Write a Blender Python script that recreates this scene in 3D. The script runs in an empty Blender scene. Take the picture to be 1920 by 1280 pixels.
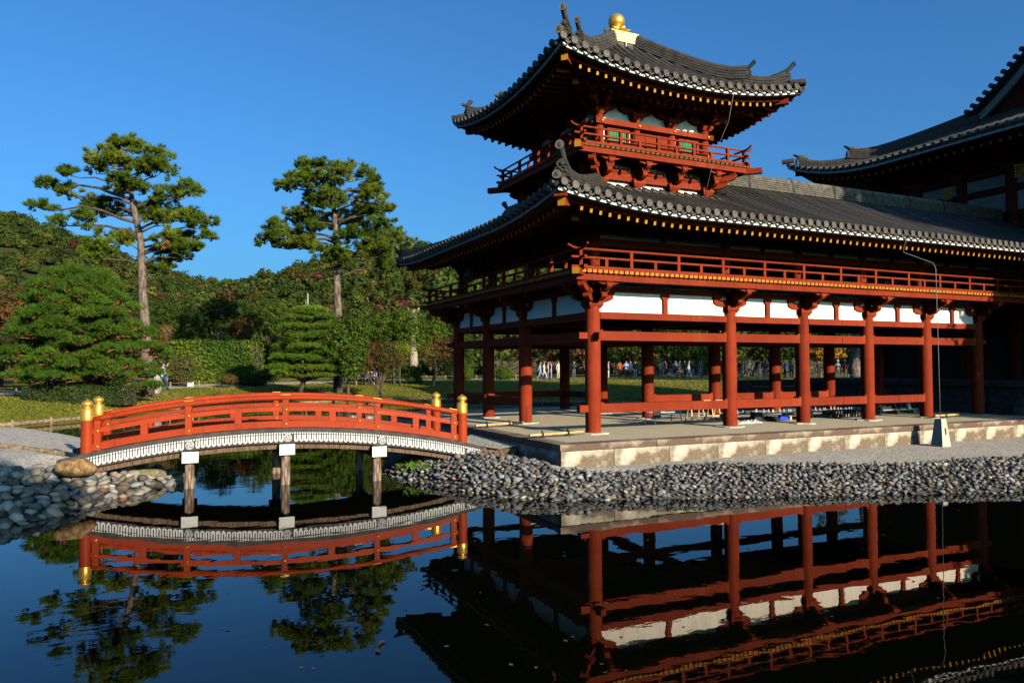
import bpy, math, random
import numpy as np
from mathutils import Vector, Matrix

random.seed(7)
rng = np.random.default_rng(11)
SC = bpy.context.scene
COL = SC.collection
rad = math.radians

# ------------------------------------------------------------------ camera
CAM = np.array([-8.497, -13.910, 1.4576])
YAW, PITCH, ROLL, FPX = 0.4408, 0.0331, 0.0034, 1400.2
cd = bpy.data.cameras.new("camera")
cam = bpy.data.objects.new("camera", cd)
COL.objects.link(cam)
cd.sensor_width = 36.0
cd.lens = FPX / 1920 * 36.0
cd.clip_start, cd.clip_end = 0.1, 3000
cam.matrix_world = (Matrix.Translation(CAM) @ Matrix.Rotation(-YAW, 4, 'Z')
                    @ Matrix.Rotation(math.pi / 2 + PITCH, 4, 'X') @ Matrix.Rotation(-ROLL, 4, 'Z'))
SC.camera = cam

# ------------------------------------------------------------------ light
SUN_AZ = (0.225, -0.974)                       # horizontal direction towards the sun
SUN_EL = rad(17.4)
W = bpy.data.worlds.new("World")
SC.world = W
W.use_nodes = True
nt = W.node_tree
bg = nt.nodes["Background"]
sky = nt.nodes.new("ShaderNodeTexSky")
sky.sky_type = 'NISHITA'
sky.sun_disc = False
sky.sun_elevation = SUN_EL
sky.sun_rotation = math.atan2(SUN_AZ[0], SUN_AZ[1])
sky.air_density = 1.0
sky.dust_density = 3.0
sky.ozone_density = 3.5
# the photograph's deep, polarised blue: one even colour filter over the whole sky
flt = nt.nodes.new("ShaderNodeMixRGB")
flt.blend_type = 'MULTIPLY'
flt.inputs[0].default_value = 1
flt.inputs[2].default_value = (.50, 1.12, 1.60, 1)
nt.links.new(sky.outputs[0], flt.inputs[1])
nt.links.new(flt.outputs[0], bg.inputs[0])
bg.inputs[1].default_value = 0.056
sd = bpy.data.lights.new("sun", 'SUN')
sd.energy = 5.0
sd.angle = rad(0.5)
sd.color = (1.0, 0.86, 0.66)
sun = bpy.data.objects.new("sun", sd)
COL.objects.link(sun)
_d = Vector((SUN_AZ[0] * math.cos(SUN_EL), SUN_AZ[1] * math.cos(SUN_EL), math.sin(SUN_EL)))
sun.rotation_euler = _d.to_track_quat('Z', 'Y').to_euler()
sun.location = _d * 60
SC.view_settings.view_transform = 'Standard'
SC.view_settings.look = 'None'
SC.view_settings.gamma = 1.0
SC.view_settings.use_curve_mapping = False
SC.view_settings.exposure = 1.10
SC.cycles.max_bounces = 6
SC.cycles.diffuse_bounces = 0
SC.cycles.transparent_max_bounces = 6

# ------------------------------------------------------------------ helpers
FW = np.array([math.sin(YAW), math.cos(YAW)])


def ray(x, y):
    c, s = math.cos(YAW), math.sin(YAW)
    cp, sp = math.cos(PITCH), math.sin(PITCH)
    cr, sr = math.cos(ROLL), math.sin(ROLL)
    xi, zi = (x - 960) / FPX, (640 - y) / FPX
    xi, zi = xi * cr + zi * sr, -xi * sr + zi * cr
    yc, zc = cp - zi * sp, sp + zi * cp
    return np.array([xi * c + yc * s, -xi * s + yc * c, zc])


def at(x, y, d):
    """world point seen at photo pixel x, y at forward distance d metres"""
    r = ray(x, y)
    return CAM + r * d / (r[:2] @ FW)


def onz(x, y, z):
    r = ray(x, y)
    return CAM + r * (z - CAM[2]) / r[2]


WLOC = {}


def put(mesh, name, parent=None, loc=(0, 0, 0), rot=None, scale=None):
    o = bpy.data.objects.new(name, mesh)
    COL.objects.link(o)
    loc = Vector(loc)
    if parent is not None:
        o.parent = parent
        o.location = loc - WLOC[parent.name]
    else:
        o.location = loc
    WLOC[o.name] = loc
    if rot is not None:
        o.rotation_euler = rot
    if scale is not None:
        o.scale = scale
    return o


def thing(name, label, cat, loc=(0, 0, 0), group=None):
    o = put(None, name, None, loc)
    tag(o, label, cat, group)
    return o


def tag(o, label=None, cat=None, group=None, kind=None):
    if label: o['label'] = label
    if cat: o['category'] = cat
    if group: o['group'] = group
    if kind: o['kind'] = kind
    return o


class MB:
    """collects shapes, builds ONE mesh"""

    def __init__(self):
        self.v, self.f, self.m = [], [], []

    def add(self, pts, faces, mi=0):
        b = len(self.v)
        self.v += [tuple(float(c) for c in p) for p in pts]
        for k, f in enumerate(faces):
            self.f.append([b + i for i in f])
            self.m.append(mi[k] if isinstance(mi, (list, tuple)) else mi)

    def box(self, x0, x1, y0, y1, z0, z1, mi=0):
        p = [(x0, y0, z0), (x1, y0, z0), (x1, y1, z0), (x0, y1, z0), (x0, y0, z1), (x1, y0, z1), (x1, y1, z1), (x0, y1, z1)]
        self.add(p, [(3, 2, 1, 0), (4, 5, 6, 7), (0, 1, 5, 4), (1, 2, 6, 5), (2, 3, 7, 6), (3, 0, 4, 7)], mi)

    def beam(self, p0, p1, w, h, mi=0, e0=None, e1=None, up=(0, 0, 1), taper=1.0):
        p0, p1, up = Vector(p0), Vector(p1), Vector(up)
        d = (p1 - p0).normalized()
        s = d.cross(up).normalized()
        u = s.cross(d).normalized()
        pts = []
        for p, k in ((p0, 1.0), (p1, taper)):
            for a, b in ((-1, -1), (1, -1), (1, 1), (-1, 1)):
                pts.append(p + s * a * w / 2 * k + u * b * h / 2 * k)
        self.add(pts, [(0, 1, 5, 4), (1, 2, 6, 5), (2, 3, 7, 6), (3, 0, 4, 7), (3, 2, 1, 0), (4, 5, 6, 7)],
                 [mi, mi, mi, mi, mi if e0 is None else e0, mi if e1 is None else e1])

    def tube(self, pts, radii, n=8, mi=0, caps=True, ecap=None):
        pts = [Vector(p) for p in pts]
        if not isinstance(radii, (list, tuple, np.ndarray)):
            radii = [radii] * len(pts)
        ring = []
        ref = None
        for i, p in enumerate(pts):
            d = (pts[min(i + 1, len(pts) - 1)] - pts[max(i - 1, 0)])
            d = d.normalized() if d.length > 1e-9 else Vector((0, 0, 1))
            if ref is None:
                ref = Vector((0, 0, 1)) if abs(d.z) < .9 else Vector((1, 0, 0))
            s = d.cross(ref).normalized()
            u = s.cross(d).normalized()
            ref = u
            ring.append([p + (s * math.cos(2 * math.pi * k / n) + u * math.sin(2 * math.pi * k / n)) * radii[i] for k in range(n)])
        P = [q for r in ring for q in r]
        F, M = [], []
        for i in range(len(pts) - 1):
            for k in range(n):
                a, b = i * n + k, i * n + (k + 1) % n
                F.append((a, a + n, b + n, b)); M.append(mi)
        if caps:
            F.append(tuple(range(n))); M.append(mi if ecap is None else ecap)
            F.append(tuple(range((len(pts) - 1) * n, len(pts) * n))[::-1]); M.append(mi if ecap is None else ecap)
        self.add(P, F, M)

    def lathe(self, prof, c=(0, 0, 0), n=16, mi=0, axis='z', mis=None):
        """prof: list of (r, h)"""
        c = Vector(c)
        P, F, M = [], [], []
        for r, h in prof:
            for k in range(n):
                a = 2 * math.pi * k / n
                q = (r * math.cos(a), r * math.sin(a), h)
                if axis == 'y': q = (q[0], -q[2], q[1])     # towards -y
                if axis == 'x': q = (-q[2], q[0], q[1])     # towards -x
                P.append(c + Vector(q))
        for i in range(len(prof) - 1):
            for k in range(n):
                a, b = i * n + k, i * n + (k + 1) % n
                F.append((a, b, b + n, a + n)); M.append(mis[i] if mis else mi)
        F.append(tuple(range(n))[::-1]); M.append(mis[0] if mis else mi)
        F.append(tuple(range((len(prof) - 1) * n, len(prof) * n))); M.append(mis[-1] if mis else mi)
        self.add(P, F, M)

    def prism(self, poly, o, ax, ay, an, t, mi=0, side=None):
        """extrude 2D polygon (in ax, ay) by +-t/2 along an"""
        o, ax, ay, an = Vector(o), Vector(ax), Vector(ay), Vector(an)
        n = len(poly)
        P = [o + ax * a + ay * b - an * (t / 2) for a, b in poly] + [o + ax * a + ay * b + an * (t / 2) for a, b in poly]
        F = [tuple(range(n))[::-1], tuple(range(n, 2 * n))]
        M = [mi, mi]
        for i in range(n):
            j = (i + 1) % n
            F.append((i, j, j + n, i + n)); M.append(mi if side is None else side)
        self.add(P, F, M)

    def grid(self, rows, mi=0, close=False):
        """rows: list of equal-length point lists"""
        n = len(rows[0])
        P = [q for r in rows for q in r]
        F = []
        for i in range(len(rows) - 1):
            for k in range(n if close else n - 1):
                a, b = i * n + k, i * n + (k + 1) % n
                F.append((a, b, b + n, a + n))
        self.add(P, F, mi)

    def mesh(self, name, mats, smooth=False, off=None):
        me = bpy.data.meshes.new(name)
        v = self.v if off is None else [(p[0] - off[0], p[1] - off[1], p[2] - off[2]) for p in self.v]
        me.from_pydata(v, [], self.f)
        for m in (mats if isinstance(mats, (list, tuple)) else [mats]):
            me.materials.append(m)
        if any(self.m):
            me.polygons.foreach_set("material_index", self.m)
        if smooth is True:
            me.polygons.foreach_set("use_smooth", [True] * len(me.polygons))
        elif smooth:                                   # angle-limited smooth shading
            me.polygons.foreach_set("use_smooth", [True] * len(me.polygons))
            me.set_sharp_from_angle(angle=rad(smooth))
        me.update()
        return me

    def build(self, name, mats, parent=None, smooth=False):
        """vertices are in world coordinates; the object's origin is put at their base centre"""
        a = np.array(self.v)
        c = ((a[:, 0].min() + a[:, 0].max()) / 2, (a[:, 1].min() + a[:, 1].max()) / 2, a[:, 2].min())
        return put(self.mesh(name, mats, smooth, c), name, parent, c)


def np_mesh(name, V, F, mat, tint=None, smooth=False):
    V = np.asarray(V, np.float32); F = np.asarray(F, np.int32)
    me = bpy.data.meshes.new(name)
    me.vertices.add(len(V)); me.vertices.foreach_set("co", V.ravel())
    k = F.shape[1]
    me.loops.add(F.size); me.loops.foreach_set("vertex_index", F.ravel())
    me.polygons.add(len(F))
    me.polygons.foreach_set("loop_start", np.arange(0, F.size, k, dtype=np.int32))
    me.polygons.foreach_set("loop_total", np.full(len(F), k, np.int32))
    if smooth:
        me.polygons.foreach_set("use_smooth", np.ones(len(F), bool))
    me.update(calc_edges=True)
    for m in (mat if isinstance(mat, (list, tuple)) else [mat]):
        me.materials.append(m)
    if tint is not None:
        a = me.color_attributes.new("tint", 'FLOAT_COLOR', 'POINT')
        t = np.asarray(tint, np.float32)
        if t.shape[1] == 3:
            t = np.concatenate([t, np.ones((len(t), 1), np.float32)], 1)
        a.data.foreach_set("color", t.ravel())
    return me


# ------------------------------------------------------------------ materials
def nodes(name):
    m = bpy.data.materials.new(name)
    m.use_nodes = True
    t = m.node_tree
    return m, t, t.nodes["Principled BSDF"]


def N(t, kind, **kw):
    n = t.nodes.new(kind)
    for k, v in kw.items():
        if k in n.inputs:
            n.inputs[k].default_value = v
        else:
            setattr(n, k, v)
    return n


def ramp(t, src, stops):
    r = t.nodes.new("ShaderNodeValToRGB")
    el = r.color_ramp.elements
    while len(el) < len(stops): el.new(0.5)
    for e, (p, c) in zip(el, stops):
        e.position = p
        e.color = (*c, 1) if len(c) == 3 else c
    t.links.new(src, r.inputs[0])
    return r


def noise(t, scale, detail=4, rough=.55, stretch=None, coord='Object', dist=0.0):
    tc = t.nodes.new("ShaderNodeTexCoord")
    src = tc.outputs[coord]
    if stretch:
        mp = t.nodes.new("ShaderNodeMapping")
        mp.inputs['Scale'].default_value = stretch
        t.links.new(src, mp.inputs[0]); src = mp.outputs[0]
    n = t.nodes.new("ShaderNodeTexNoise")
    n.inputs['Scale'].default_value = scale
    n.inputs['Detail'].default_value = detail
    n.inputs['Roughness'].default_value = rough
    n.inputs['Distortion'].default_value = dist
    t.links.new(src, n.inputs['Vector'])
    return n


def bump(t, b, h, strength=.3, dist=.02):
    n = t.nodes.new("ShaderNodeBump")
    n.inputs['Strength'].default_value = strength
    n.inputs['Distance'].default_value = dist
    t.links.new(h, n.inputs['Height'])
    t.links.new(n.outputs[0], b.inputs['Normal'])
    return n


def simple(name, c0, c1, scale=3.0, rough=.6, bmp=.2, stretch=None, metal=0.0, lo=.35, hi=.65, spec=.15, bdist=.01, detail=5, vary=0.0):
    m, t, b = nodes(name)
    n = noise(t, scale, detail, stretch=stretch)
    r = ramp(t, n.outputs[0], [(lo, c0), (hi, c1)])
    src = r.outputs[0]
    if vary:                                      # every piece a little darker or paler than the next
        oi = t.nodes.new('ShaderNodeObjectInfo'); mr = t.nodes.new('ShaderNodeMapRange')
        mr.inputs[3].default_value = 1 - vary; mr.inputs[4].default_value = 1 + vary
        hv = t.nodes.new('ShaderNodeHueSaturation')
        t.links.new(oi.outputs['Random'], mr.inputs[0]); t.links.new(mr.outputs[0], hv.inputs['Value']); t.links.new(src, hv.inputs['Color'])
        src = hv.outputs[0]
    t.links.new(src, b.inputs['Base Color'])
    b.inputs['Roughness'].default_value = rough
    b.inputs['Metallic'].default_value = metal
    b.inputs['Specular IOR Level'].default_value = spec
    if bmp: bump(t, b, n.outputs[0], bmp, bdist)
    return m


def wood_paint(name, c0, c1, streak=(1.2, 1.2, .25), rough=.75, spec=.10):
    """painted timber: broad fading, fine grain and a few dark checks"""
    m, t, b = nodes(name)
    n1 = noise(t, 1.7, 5, .6)
    n2 = noise(t, 16, 6, .6, stretch=(1, 1, 1))
    n3 = noise(t, 5, 5, .65, stretch=(2.2, 2.2, .35))
    c2 = tuple(min(1, c * k) for c, k in zip(c1, (1.12, 1.55, 2.1)))      # chalky, sun-faded paint
    ra = ramp(t, n1.outputs[0], [(.3, c0), (.58, c1), (.80, c2)])
    rb = ramp(t, n3.outputs[0], [(.30, (.52, .50, .50)), (.46, (1, 1, 1)), (.8, (1.08, 1.08, 1.08))])
    r1 = t.nodes.new('ShaderNodeMixRGB'); r1.blend_type = 'MULTIPLY'; r1.inputs[0].default_value = .55
    t.links.new(ra.outputs[0], r1.inputs[1]); t.links.new(rb.outputs[0], r1.inputs[2])
    r2 = ramp(t, n2.outputs[0], [(.28, (.55, .55, .55)), (.42, (1, 1, 1)), (.75, (1.0, 1.0, 1.0))])
    mx = t.nodes.new("ShaderNodeMixRGB"); mx.blend_type = 'MULTIPLY'; mx.inputs[0].default_value = .45
    t.links.new(r1.outputs[0], mx.inputs[1]); t.links.new(r2.outputs[0], mx.inputs[2])
    oi = t.nodes.new("ShaderNodeObjectInfo")
    hv = t.nodes.new("ShaderNodeHueSaturation")
    mr = t.nodes.new("ShaderNodeMapRange"); mr.inputs[3].default_value = .86; mr.inputs[4].default_value = 1.12
    t.links.new(oi.outputs['Random'], mr.inputs[0]); t.links.new(mr.outputs[0], hv.inputs['Value'])
    t.links.new(mx.outputs[0], hv.inputs['Color'])
    t.links.new(hv.outputs[0], b.inputs['Base Color'])
    b.inputs['Roughness'].default_value = rough
    b.inputs['Specular IOR Level'].default_value = spec
    bump(t, b, n2.outputs[0], .25, .006)
    return m


M = {}
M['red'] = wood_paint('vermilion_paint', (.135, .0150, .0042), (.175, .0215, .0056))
M['bridge_red'] = wood_paint('orange_red_paint', (.205, .0215, .0036), (.255, .0285, .0048), rough=.55, spec=.15)
M['darkred'] = wood_paint('aged_red_paint', (.06, .008, .004), (.09, .012, .005))  # darker copy of the red, shade put into its colour
M['white'] = simple('white_plaster', (.66, .57, .47), (.80, .70, .60), 2.2, .85, .1, stretch=(3, 3, .7), lo=.3, hi=.55, spec=.15, vary=.05)
M['chalk'] = simple('white_board_paint', (.42, .41, .39), (.52, .51, .49), 5, .7, .1)
M['yellow'] = simple('ochre_end_paint', (.26, .105, .005), (.34, .155, .009), 30, .6, .1)
M['yellow_old'] = simple('worn_ochre_paint', (.26, .095, .005), (.48, .22, .012), 9, .6, .1, lo=.4, hi=.6)
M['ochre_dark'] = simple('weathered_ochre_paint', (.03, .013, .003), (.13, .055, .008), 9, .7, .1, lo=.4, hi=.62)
M['green'] = simple('green_lattice_paint', (.012, .16, .065), (.02, .22, .09), 12, .6, 0)
M['dark'] = simple('dark_interior_wood', (.018, .009, .006), (.035, .016, .010), 6, .8, .1)  # dark wood; also colours soffits and hall body as if shaded
M['gold'] = simple('gilded_metal', (.70, .36, .055), (.80, .45, .085), 8, .36, .03, metal=.75)
M['gold_box'] = simple('gold_leaf_box', (.70, .50, .15), (.80, .60, .22), 10, .55, .03, metal=.2)
M['tile'] = simple('grey_roof_tile', (.019, .0175, .015), (.046, .041, .034), 5, .6, .2, lo=.3, hi=.7, spec=.25, vary=.3)
M['tile_end'] = simple('pale_tile_face', (.060, .053, .043), (.125, .11, .088), 25, .7, .25, lo=.35, hi=.65, vary=.3)
M['tile_dark'] = simple('roof_bed', (.03, .03, .03), (.05, .05, .05), 8, .8, .1)
M['noshi'] = simple('ridge_tile', (.040, .036, .028), (.10, .09, .07), 7, .7, .2, spec=.2)
M['charcoal'] = simple('charcoal_fascia', (.030, .028, .026), (.055, .050, .046), 7, .7, .1)
M['timber'] = simple('weathered_timber', (.045, .024, .013), (.15, .095, .06), 9, .8, .4, stretch=(6, 6, .6))
M['pile'] = simple('bleached_pile', (.06, .026, .014), (.32, .25, .195), 5, .85, .4, stretch=(5, 5, .7), lo=.38, hi=.68)
M['log'] = simple('edge_log', (.09, .062, .038), (.27, .20, .13), 9, .85, .4)
M['bamboo'] = simple('dried_bamboo', (.30, .19, .075), (.44, .31, .15), 12, .5, .1)
M['cord'] = simple('black_cord', (.015, .012, .010), (.03, .025, .02), 30, .8, .2)
M['steel'] = simple('pale_metal', (.45, .45, .43), (.6, .6, .58), 8, .5, 0)
M['wire'] = simple('dull_wire', (.10, .10, .10), (.16, .16, .155), 8, .6, 0)
M['black'] = simple('black_plastic', (.010, .010, .011), (.03, .03, .032), 14, .6, .2)
M['blue'] = simple('blue_sheet', (.012, .035, .38), (.03, .07, .55), 14, .5, .4)
M['cloth'] = simple('white_cloth', (.30, .30, .30), (.40, .40, .40), 10, .9, .4)
M['rawwood'] = simple('raw_wood', (.42, .26, .12), (.58, .40, .22), 14, .7, .2, stretch=(1, 1, 8))
M['graywood'] = simple('grey_board', (.22, .20, .17), (.34, .31, .27), 12, .8, .2)


def mat_floor():
    m, t, b = nodes('rammed_floor')
    n = noise(t, 3.5, 8, .65); n2 = noise(t, 60, 3)
    r = ramp(t, n.outputs[0], [(.3, (.40, .33, .21)), (.7, (.50, .42, .28))])
    mx = t.nodes.new("ShaderNodeMixRGB"); mx.blend_type = 'MULTIPLY'; mx.inputs[0].default_value = .3
    t.links.new(r.outputs[0], mx.inputs[1]); t.links.new(n2.outputs[0], mx.inputs[2])
    t.links.new(mx.outputs[0], b.inputs['Base Color'])
    b.inputs['Roughness'].default_value = .9
    bump(t, b, n2.outputs[0], .25, .004)
    return m


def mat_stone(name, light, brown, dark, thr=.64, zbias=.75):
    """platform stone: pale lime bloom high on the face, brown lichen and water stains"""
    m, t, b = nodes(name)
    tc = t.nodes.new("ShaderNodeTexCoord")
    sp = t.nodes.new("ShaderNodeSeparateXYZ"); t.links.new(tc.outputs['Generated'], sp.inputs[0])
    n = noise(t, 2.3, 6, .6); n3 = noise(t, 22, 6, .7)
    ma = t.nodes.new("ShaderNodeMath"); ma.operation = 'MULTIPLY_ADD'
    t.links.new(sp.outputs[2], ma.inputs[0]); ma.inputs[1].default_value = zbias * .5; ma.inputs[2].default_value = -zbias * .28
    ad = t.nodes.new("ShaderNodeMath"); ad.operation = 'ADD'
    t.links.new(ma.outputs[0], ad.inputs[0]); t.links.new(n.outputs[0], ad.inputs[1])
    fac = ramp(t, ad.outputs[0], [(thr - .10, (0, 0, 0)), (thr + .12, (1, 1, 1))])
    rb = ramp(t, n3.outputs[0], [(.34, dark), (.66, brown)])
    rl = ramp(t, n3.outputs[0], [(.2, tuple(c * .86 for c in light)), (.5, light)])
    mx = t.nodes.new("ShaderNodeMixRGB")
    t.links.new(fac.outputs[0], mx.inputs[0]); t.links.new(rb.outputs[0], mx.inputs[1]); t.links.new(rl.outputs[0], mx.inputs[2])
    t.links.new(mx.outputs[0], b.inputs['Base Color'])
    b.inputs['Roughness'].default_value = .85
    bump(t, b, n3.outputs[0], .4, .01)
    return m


M['floor'] = mat_floor()
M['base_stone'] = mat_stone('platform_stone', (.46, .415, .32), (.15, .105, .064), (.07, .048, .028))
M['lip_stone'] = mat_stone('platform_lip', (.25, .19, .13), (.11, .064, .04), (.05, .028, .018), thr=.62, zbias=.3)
M['old_plaster'] = simple('shaded_old_plaster', (.17, .15, .13), (.24, .21, .18), 3, .85, .1)  # white plaster of the hall, darkened in colour to stand for shade
M['dark_stone'] = simple('dark_damp_stone', (.030, .028, .025), (.075, .068, .058), 6, .85, .3)  # one dark stone tone for podium, steps and stair cheek
M['granite'] = simple('marker_granite', (.30, .27, .20), (.46, .42, .33), 26, .85, .4)
M['plinth'] = simple('plinth_stone', (.34, .28, .19), (.48, .41, .30), 9, .85, .3)


def mat_gravel():
    m, t, b = nodes('pale_gravel')
    tc = t.nodes.new("ShaderNodeTexCoord")
    v = t.nodes.new("ShaderNodeTexVoronoi"); v.inputs['Scale'].default_value = 38
    t.links.new(tc.outputs['Object'], v.inputs['Vector'])
    n = noise(t, 1.2, 6)
    r = ramp(t, v.outputs['Color'], [(.1, (.16, .145, .12)), (.5, (.38, .345, .295)), (.9, (.58, .535, .47))])
    r2 = ramp(t, n.outputs[0], [(.3, (.85, .84, .8)), (.7, (1, 1, 1))])
    mx = t.nodes.new("ShaderNodeMixRGB"); mx.blend_type = 'MULTIPLY'; mx.inputs[0].default_value = 1
    t.links.new(r.outputs[0], mx.inputs[1]); t.links.new(r2.outputs[0], mx.inputs[2])
    t.links.new(mx.outputs[0], b.inputs['Base Color'])
    b.inputs['Roughness'].default_value = .95
    bump(t, b, v.outputs['Distance'], .9, -.02)
    return m


M['gravel'] = mat_gravel()


def mat_pebble(name, attr):
    m, t, b = nodes(name)
    n = noise(t, 9, 5, .6)
    if attr:
        a = t.nodes.new("ShaderNodeVertexColor"); a.layer_name = 'tint'
        src = a.outputs[0]
    else:
        oi = t.nodes.new("ShaderNodeObjectInfo")
        src = oi.outputs['Color']
    r2 = ramp(t, n.outputs[0], [(.25, (.62, .62, .62)), (.7, (1.15, 1.13, 1.1))])
    mx = t.nodes.new("ShaderNodeMixRGB"); mx.blend_type = 'MULTIPLY'; mx.inputs[0].default_value = 1
    t.links.new(src, mx.inputs[1]); t.links.new(r2.outputs[0], mx.inputs[2])
    t.links.new(mx.outputs[0], b.inputs['Base Color'])
    b.inputs['Roughness'].default_value = .75
    b.inputs['Specular IOR Level'].default_value = .35
    bump(t, b, n.outputs[0], .3, .01)
    return m


M['pebble'] = mat_pebble('pebble_stone', False)
M['pebble_mass'] = mat_pebble('pebble_stone_mass', True)
M['silt'] = simple('bank_silt', (.035, .032, .026), (.07, .062, .05), 14, .95, .3)


def mat_lawn():
    m, t, b = nodes('autumn_lawn')
    n = noise(t, .55, 6, .65); n2 = noise(t, 9, 5, .7); n3 = noise(t, 40, 3, .7)
    r = ramp(t, n.outputs[0], [(.32, (.080, .095, .012)), (.5, (.135, .125, .018)), (.68, (.19, .145, .038))])
    r2 = ramp(t, n2.outputs[0], [(.3, (.62, .66, .55)), (.65, (1.15, 1.1, 1.0))])
    r3 = ramp(t, n3.outputs[0], [(.3, (.6, .62, .55)), (.7, (1.2, 1.18, 1.1))])
    mx = t.nodes.new("ShaderNodeMixRGB"); mx.blend_type = 'MULTIPLY'; mx.inputs[0].default_value = 1
    t.links.new(r.outputs[0], mx.inputs[1]); t.links.new(r2.outputs[0], mx.inputs[2])
    mx2 = t.nodes.new("ShaderNodeMixRGB"); mx2.blend_type = 'MULTIPLY'; mx2.inputs[0].default_value = 1
    t.links.new(mx.outputs[0], mx2.inputs[1]); t.links.new(r3.outputs[0], mx2.inputs[2])
    t.links.new(mx2.outputs[0], b.inputs['Base Color'])
    b.inputs['Roughness'].default_value = .95
    b.inputs['Specular IOR Level'].default_value = .1
    bump(t, b, n3.outputs[0], .8, .05)
    return m


M['lawn'] = mat_lawn()
M['grass'] = None


def mat_water():
    m, t, b = nodes('pond_water')
    b.inputs['Base Color'].default_value = (.0010, .0016, .0009, 1)
    b.inputs['Roughness'].default_value = .0
    b.inputs['IOR'].default_value = 1.333
    b.inputs['Specular IOR Level'].default_value = .5
    tc = t.nodes.new("ShaderNodeTexCoord")
    # slow long swell, faint everywhere, plus patches of fine ripples
    mp = t.nodes.new("ShaderNodeMapping"); mp.inputs['Scale'].default_value = (.55, 1.0, 1)
    mp.inputs['Rotation'].default_value = (0, 0, -.44)
    t.links.new(tc.outputs['Object'], mp.inputs[0])
    n1 = t.nodes.new("ShaderNodeTexNoise"); n1.inputs['Scale'].default_value = 1.5; n1.inputs['Detail'].default_value = 3
    t.links.new(mp.outputs[0], n1.inputs['Vector'])
    n2 = t.nodes.new("ShaderNodeTexNoise"); n2.inputs['Scale'].default_value = 7.0; n2.inputs['Detail'].default_value = 3
    t.links.new(mp.outputs[0], n2.inputs['Vector'])
    n3 = t.nodes.new("ShaderNodeTexNoise"); n3.inputs['Scale'].default_value = .28; n3.inputs['Detail'].default_value = 2
    t.links.new(tc.outputs['Object'], n3.inputs['Vector'])
    pr = ramp(t, n3.outputs[0], [(.45, (.04, .04, .04)), (.62, (1, 1, 1))])
    mu = t.nodes.new("ShaderNodeMath"); mu.operation = 'MULTIPLY'
    t.links.new(n2.outputs[0], mu.inputs[0]); t.links.new(pr.outputs[0], mu.inputs[1])
    h = t.nodes.new("ShaderNodeMath"); h.operation = 'MULTIPLY_ADD'; h.inputs[1].default_value = .22
    t.links.new(mu.outputs[0], h.inputs[0]); t.links.new(n1.outputs[0], h.inputs[2])
    last = h
    # ring ripples where fish or drops broke the surface
    for (cx, cy, R, fr) in RINGS:
        vs = t.nodes.new("ShaderNodeVectorMath"); vs.operation = 'DISTANCE'
        vs.inputs[1].default_value = (cx, cy, 0)
        t.links.new(tc.outputs['Object'], vs.inputs[0])
        sn = t.nodes.new("ShaderNodeMath"); sn.operation = 'MULTIPLY'; sn.inputs[1].default_value = fr
        t.links.new(vs.outputs['Value'], sn.inputs[0])
        si = t.nodes.new("ShaderNodeMath"); si.operation = 'SINE'; t.links.new(sn.outputs[0], si.inputs[0])
        fo = t.nodes.new("ShaderNodeMapRange"); fo.inputs[1].default_value = 0; fo.inputs[2].default_value = R
        fo.inputs[3].default_value = .30; fo.inputs[4].default_value = 0
        t.links.new(vs.outputs['Value'], fo.inputs[0])
        ml = t.nodes.new("ShaderNodeMath"); ml.operation = 'MULTIPLY'
        t.links.new(si.outputs[0], ml.inputs[0]); t.links.new(fo.outputs[0], ml.inputs[1])
        ad = t.nodes.new("ShaderNodeMath"); ad.operation = 'ADD'
        t.links.new(last.outputs[0], ad.inputs[0]); t.links.new(ml.outputs[0], ad.inputs[1])
        last = ad
    bump(t, b, last.outputs[0], .10, .022)
    return m


WATER = -0.80
RINGS = [(*onz(500, 1063, WATER)[:2], .55, 48.0), (*onz(1180, 1207, WATER)[:2], .45, 55.0), (*onz(1790, 1050, WATER)[:2], .9, 36.0),
         (*onz(1190, 1120, WATER)[:2], .5, 50.0)]
M['water'] = mat_water()


def mat_leaf(name, trans=.2, rough=.6):
    m, t, b = nodes(name)
    a = t.nodes.new("ShaderNodeVertexColor"); a.layer_name = 'tint'
    t.links.new(a.outputs[0], b.inputs['Base Color'])
    b.inputs['Roughness'].default_value = rough
    b.inputs['Specular IOR Level'].default_value = .06
    tr = t.nodes.new("ShaderNodeBsdfTranslucent")
    t.links.new(a.outputs[0], tr.inputs[0])
    mx = t.nodes.new("ShaderNodeMixShader"); mx.inputs[0].default_value = trans
    t.links.new(b.outputs[0], mx.inputs[1]); t.links.new(tr.outputs[0], mx.inputs[2])
    t.links.new(mx.outputs[0], t.nodes["Material Output"].inputs[0])
    return m


M['leaf'] = mat_leaf('leaf')
M['needle'] = mat_leaf('pine_needle', .2)
M['bark'] = simple('pine_bark', (.045, .034, .026), (.165, .125, .098), 3.5, .9, .6, stretch=(2.5, 2.5, .8), bdist=.05)
M['bark_red'] = simple('red_pine_bark', (.09, .034, .017), (.20, .08, .04), 4, .9, .5, stretch=(2, 2, .7), bdist=.04)
M['bark_dark'] = simple('dark_bark', (.030, .022, .015), (.09, .068, .048), 5, .9, .5, stretch=(2, 2, .7), bdist=.03)
M['bark_pale'] = simple('bleached_bark', (.22, .18, .13), (.42, .35, .26), 5, .9, .4, stretch=(2, 2, .6), bdist=.03)
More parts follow.
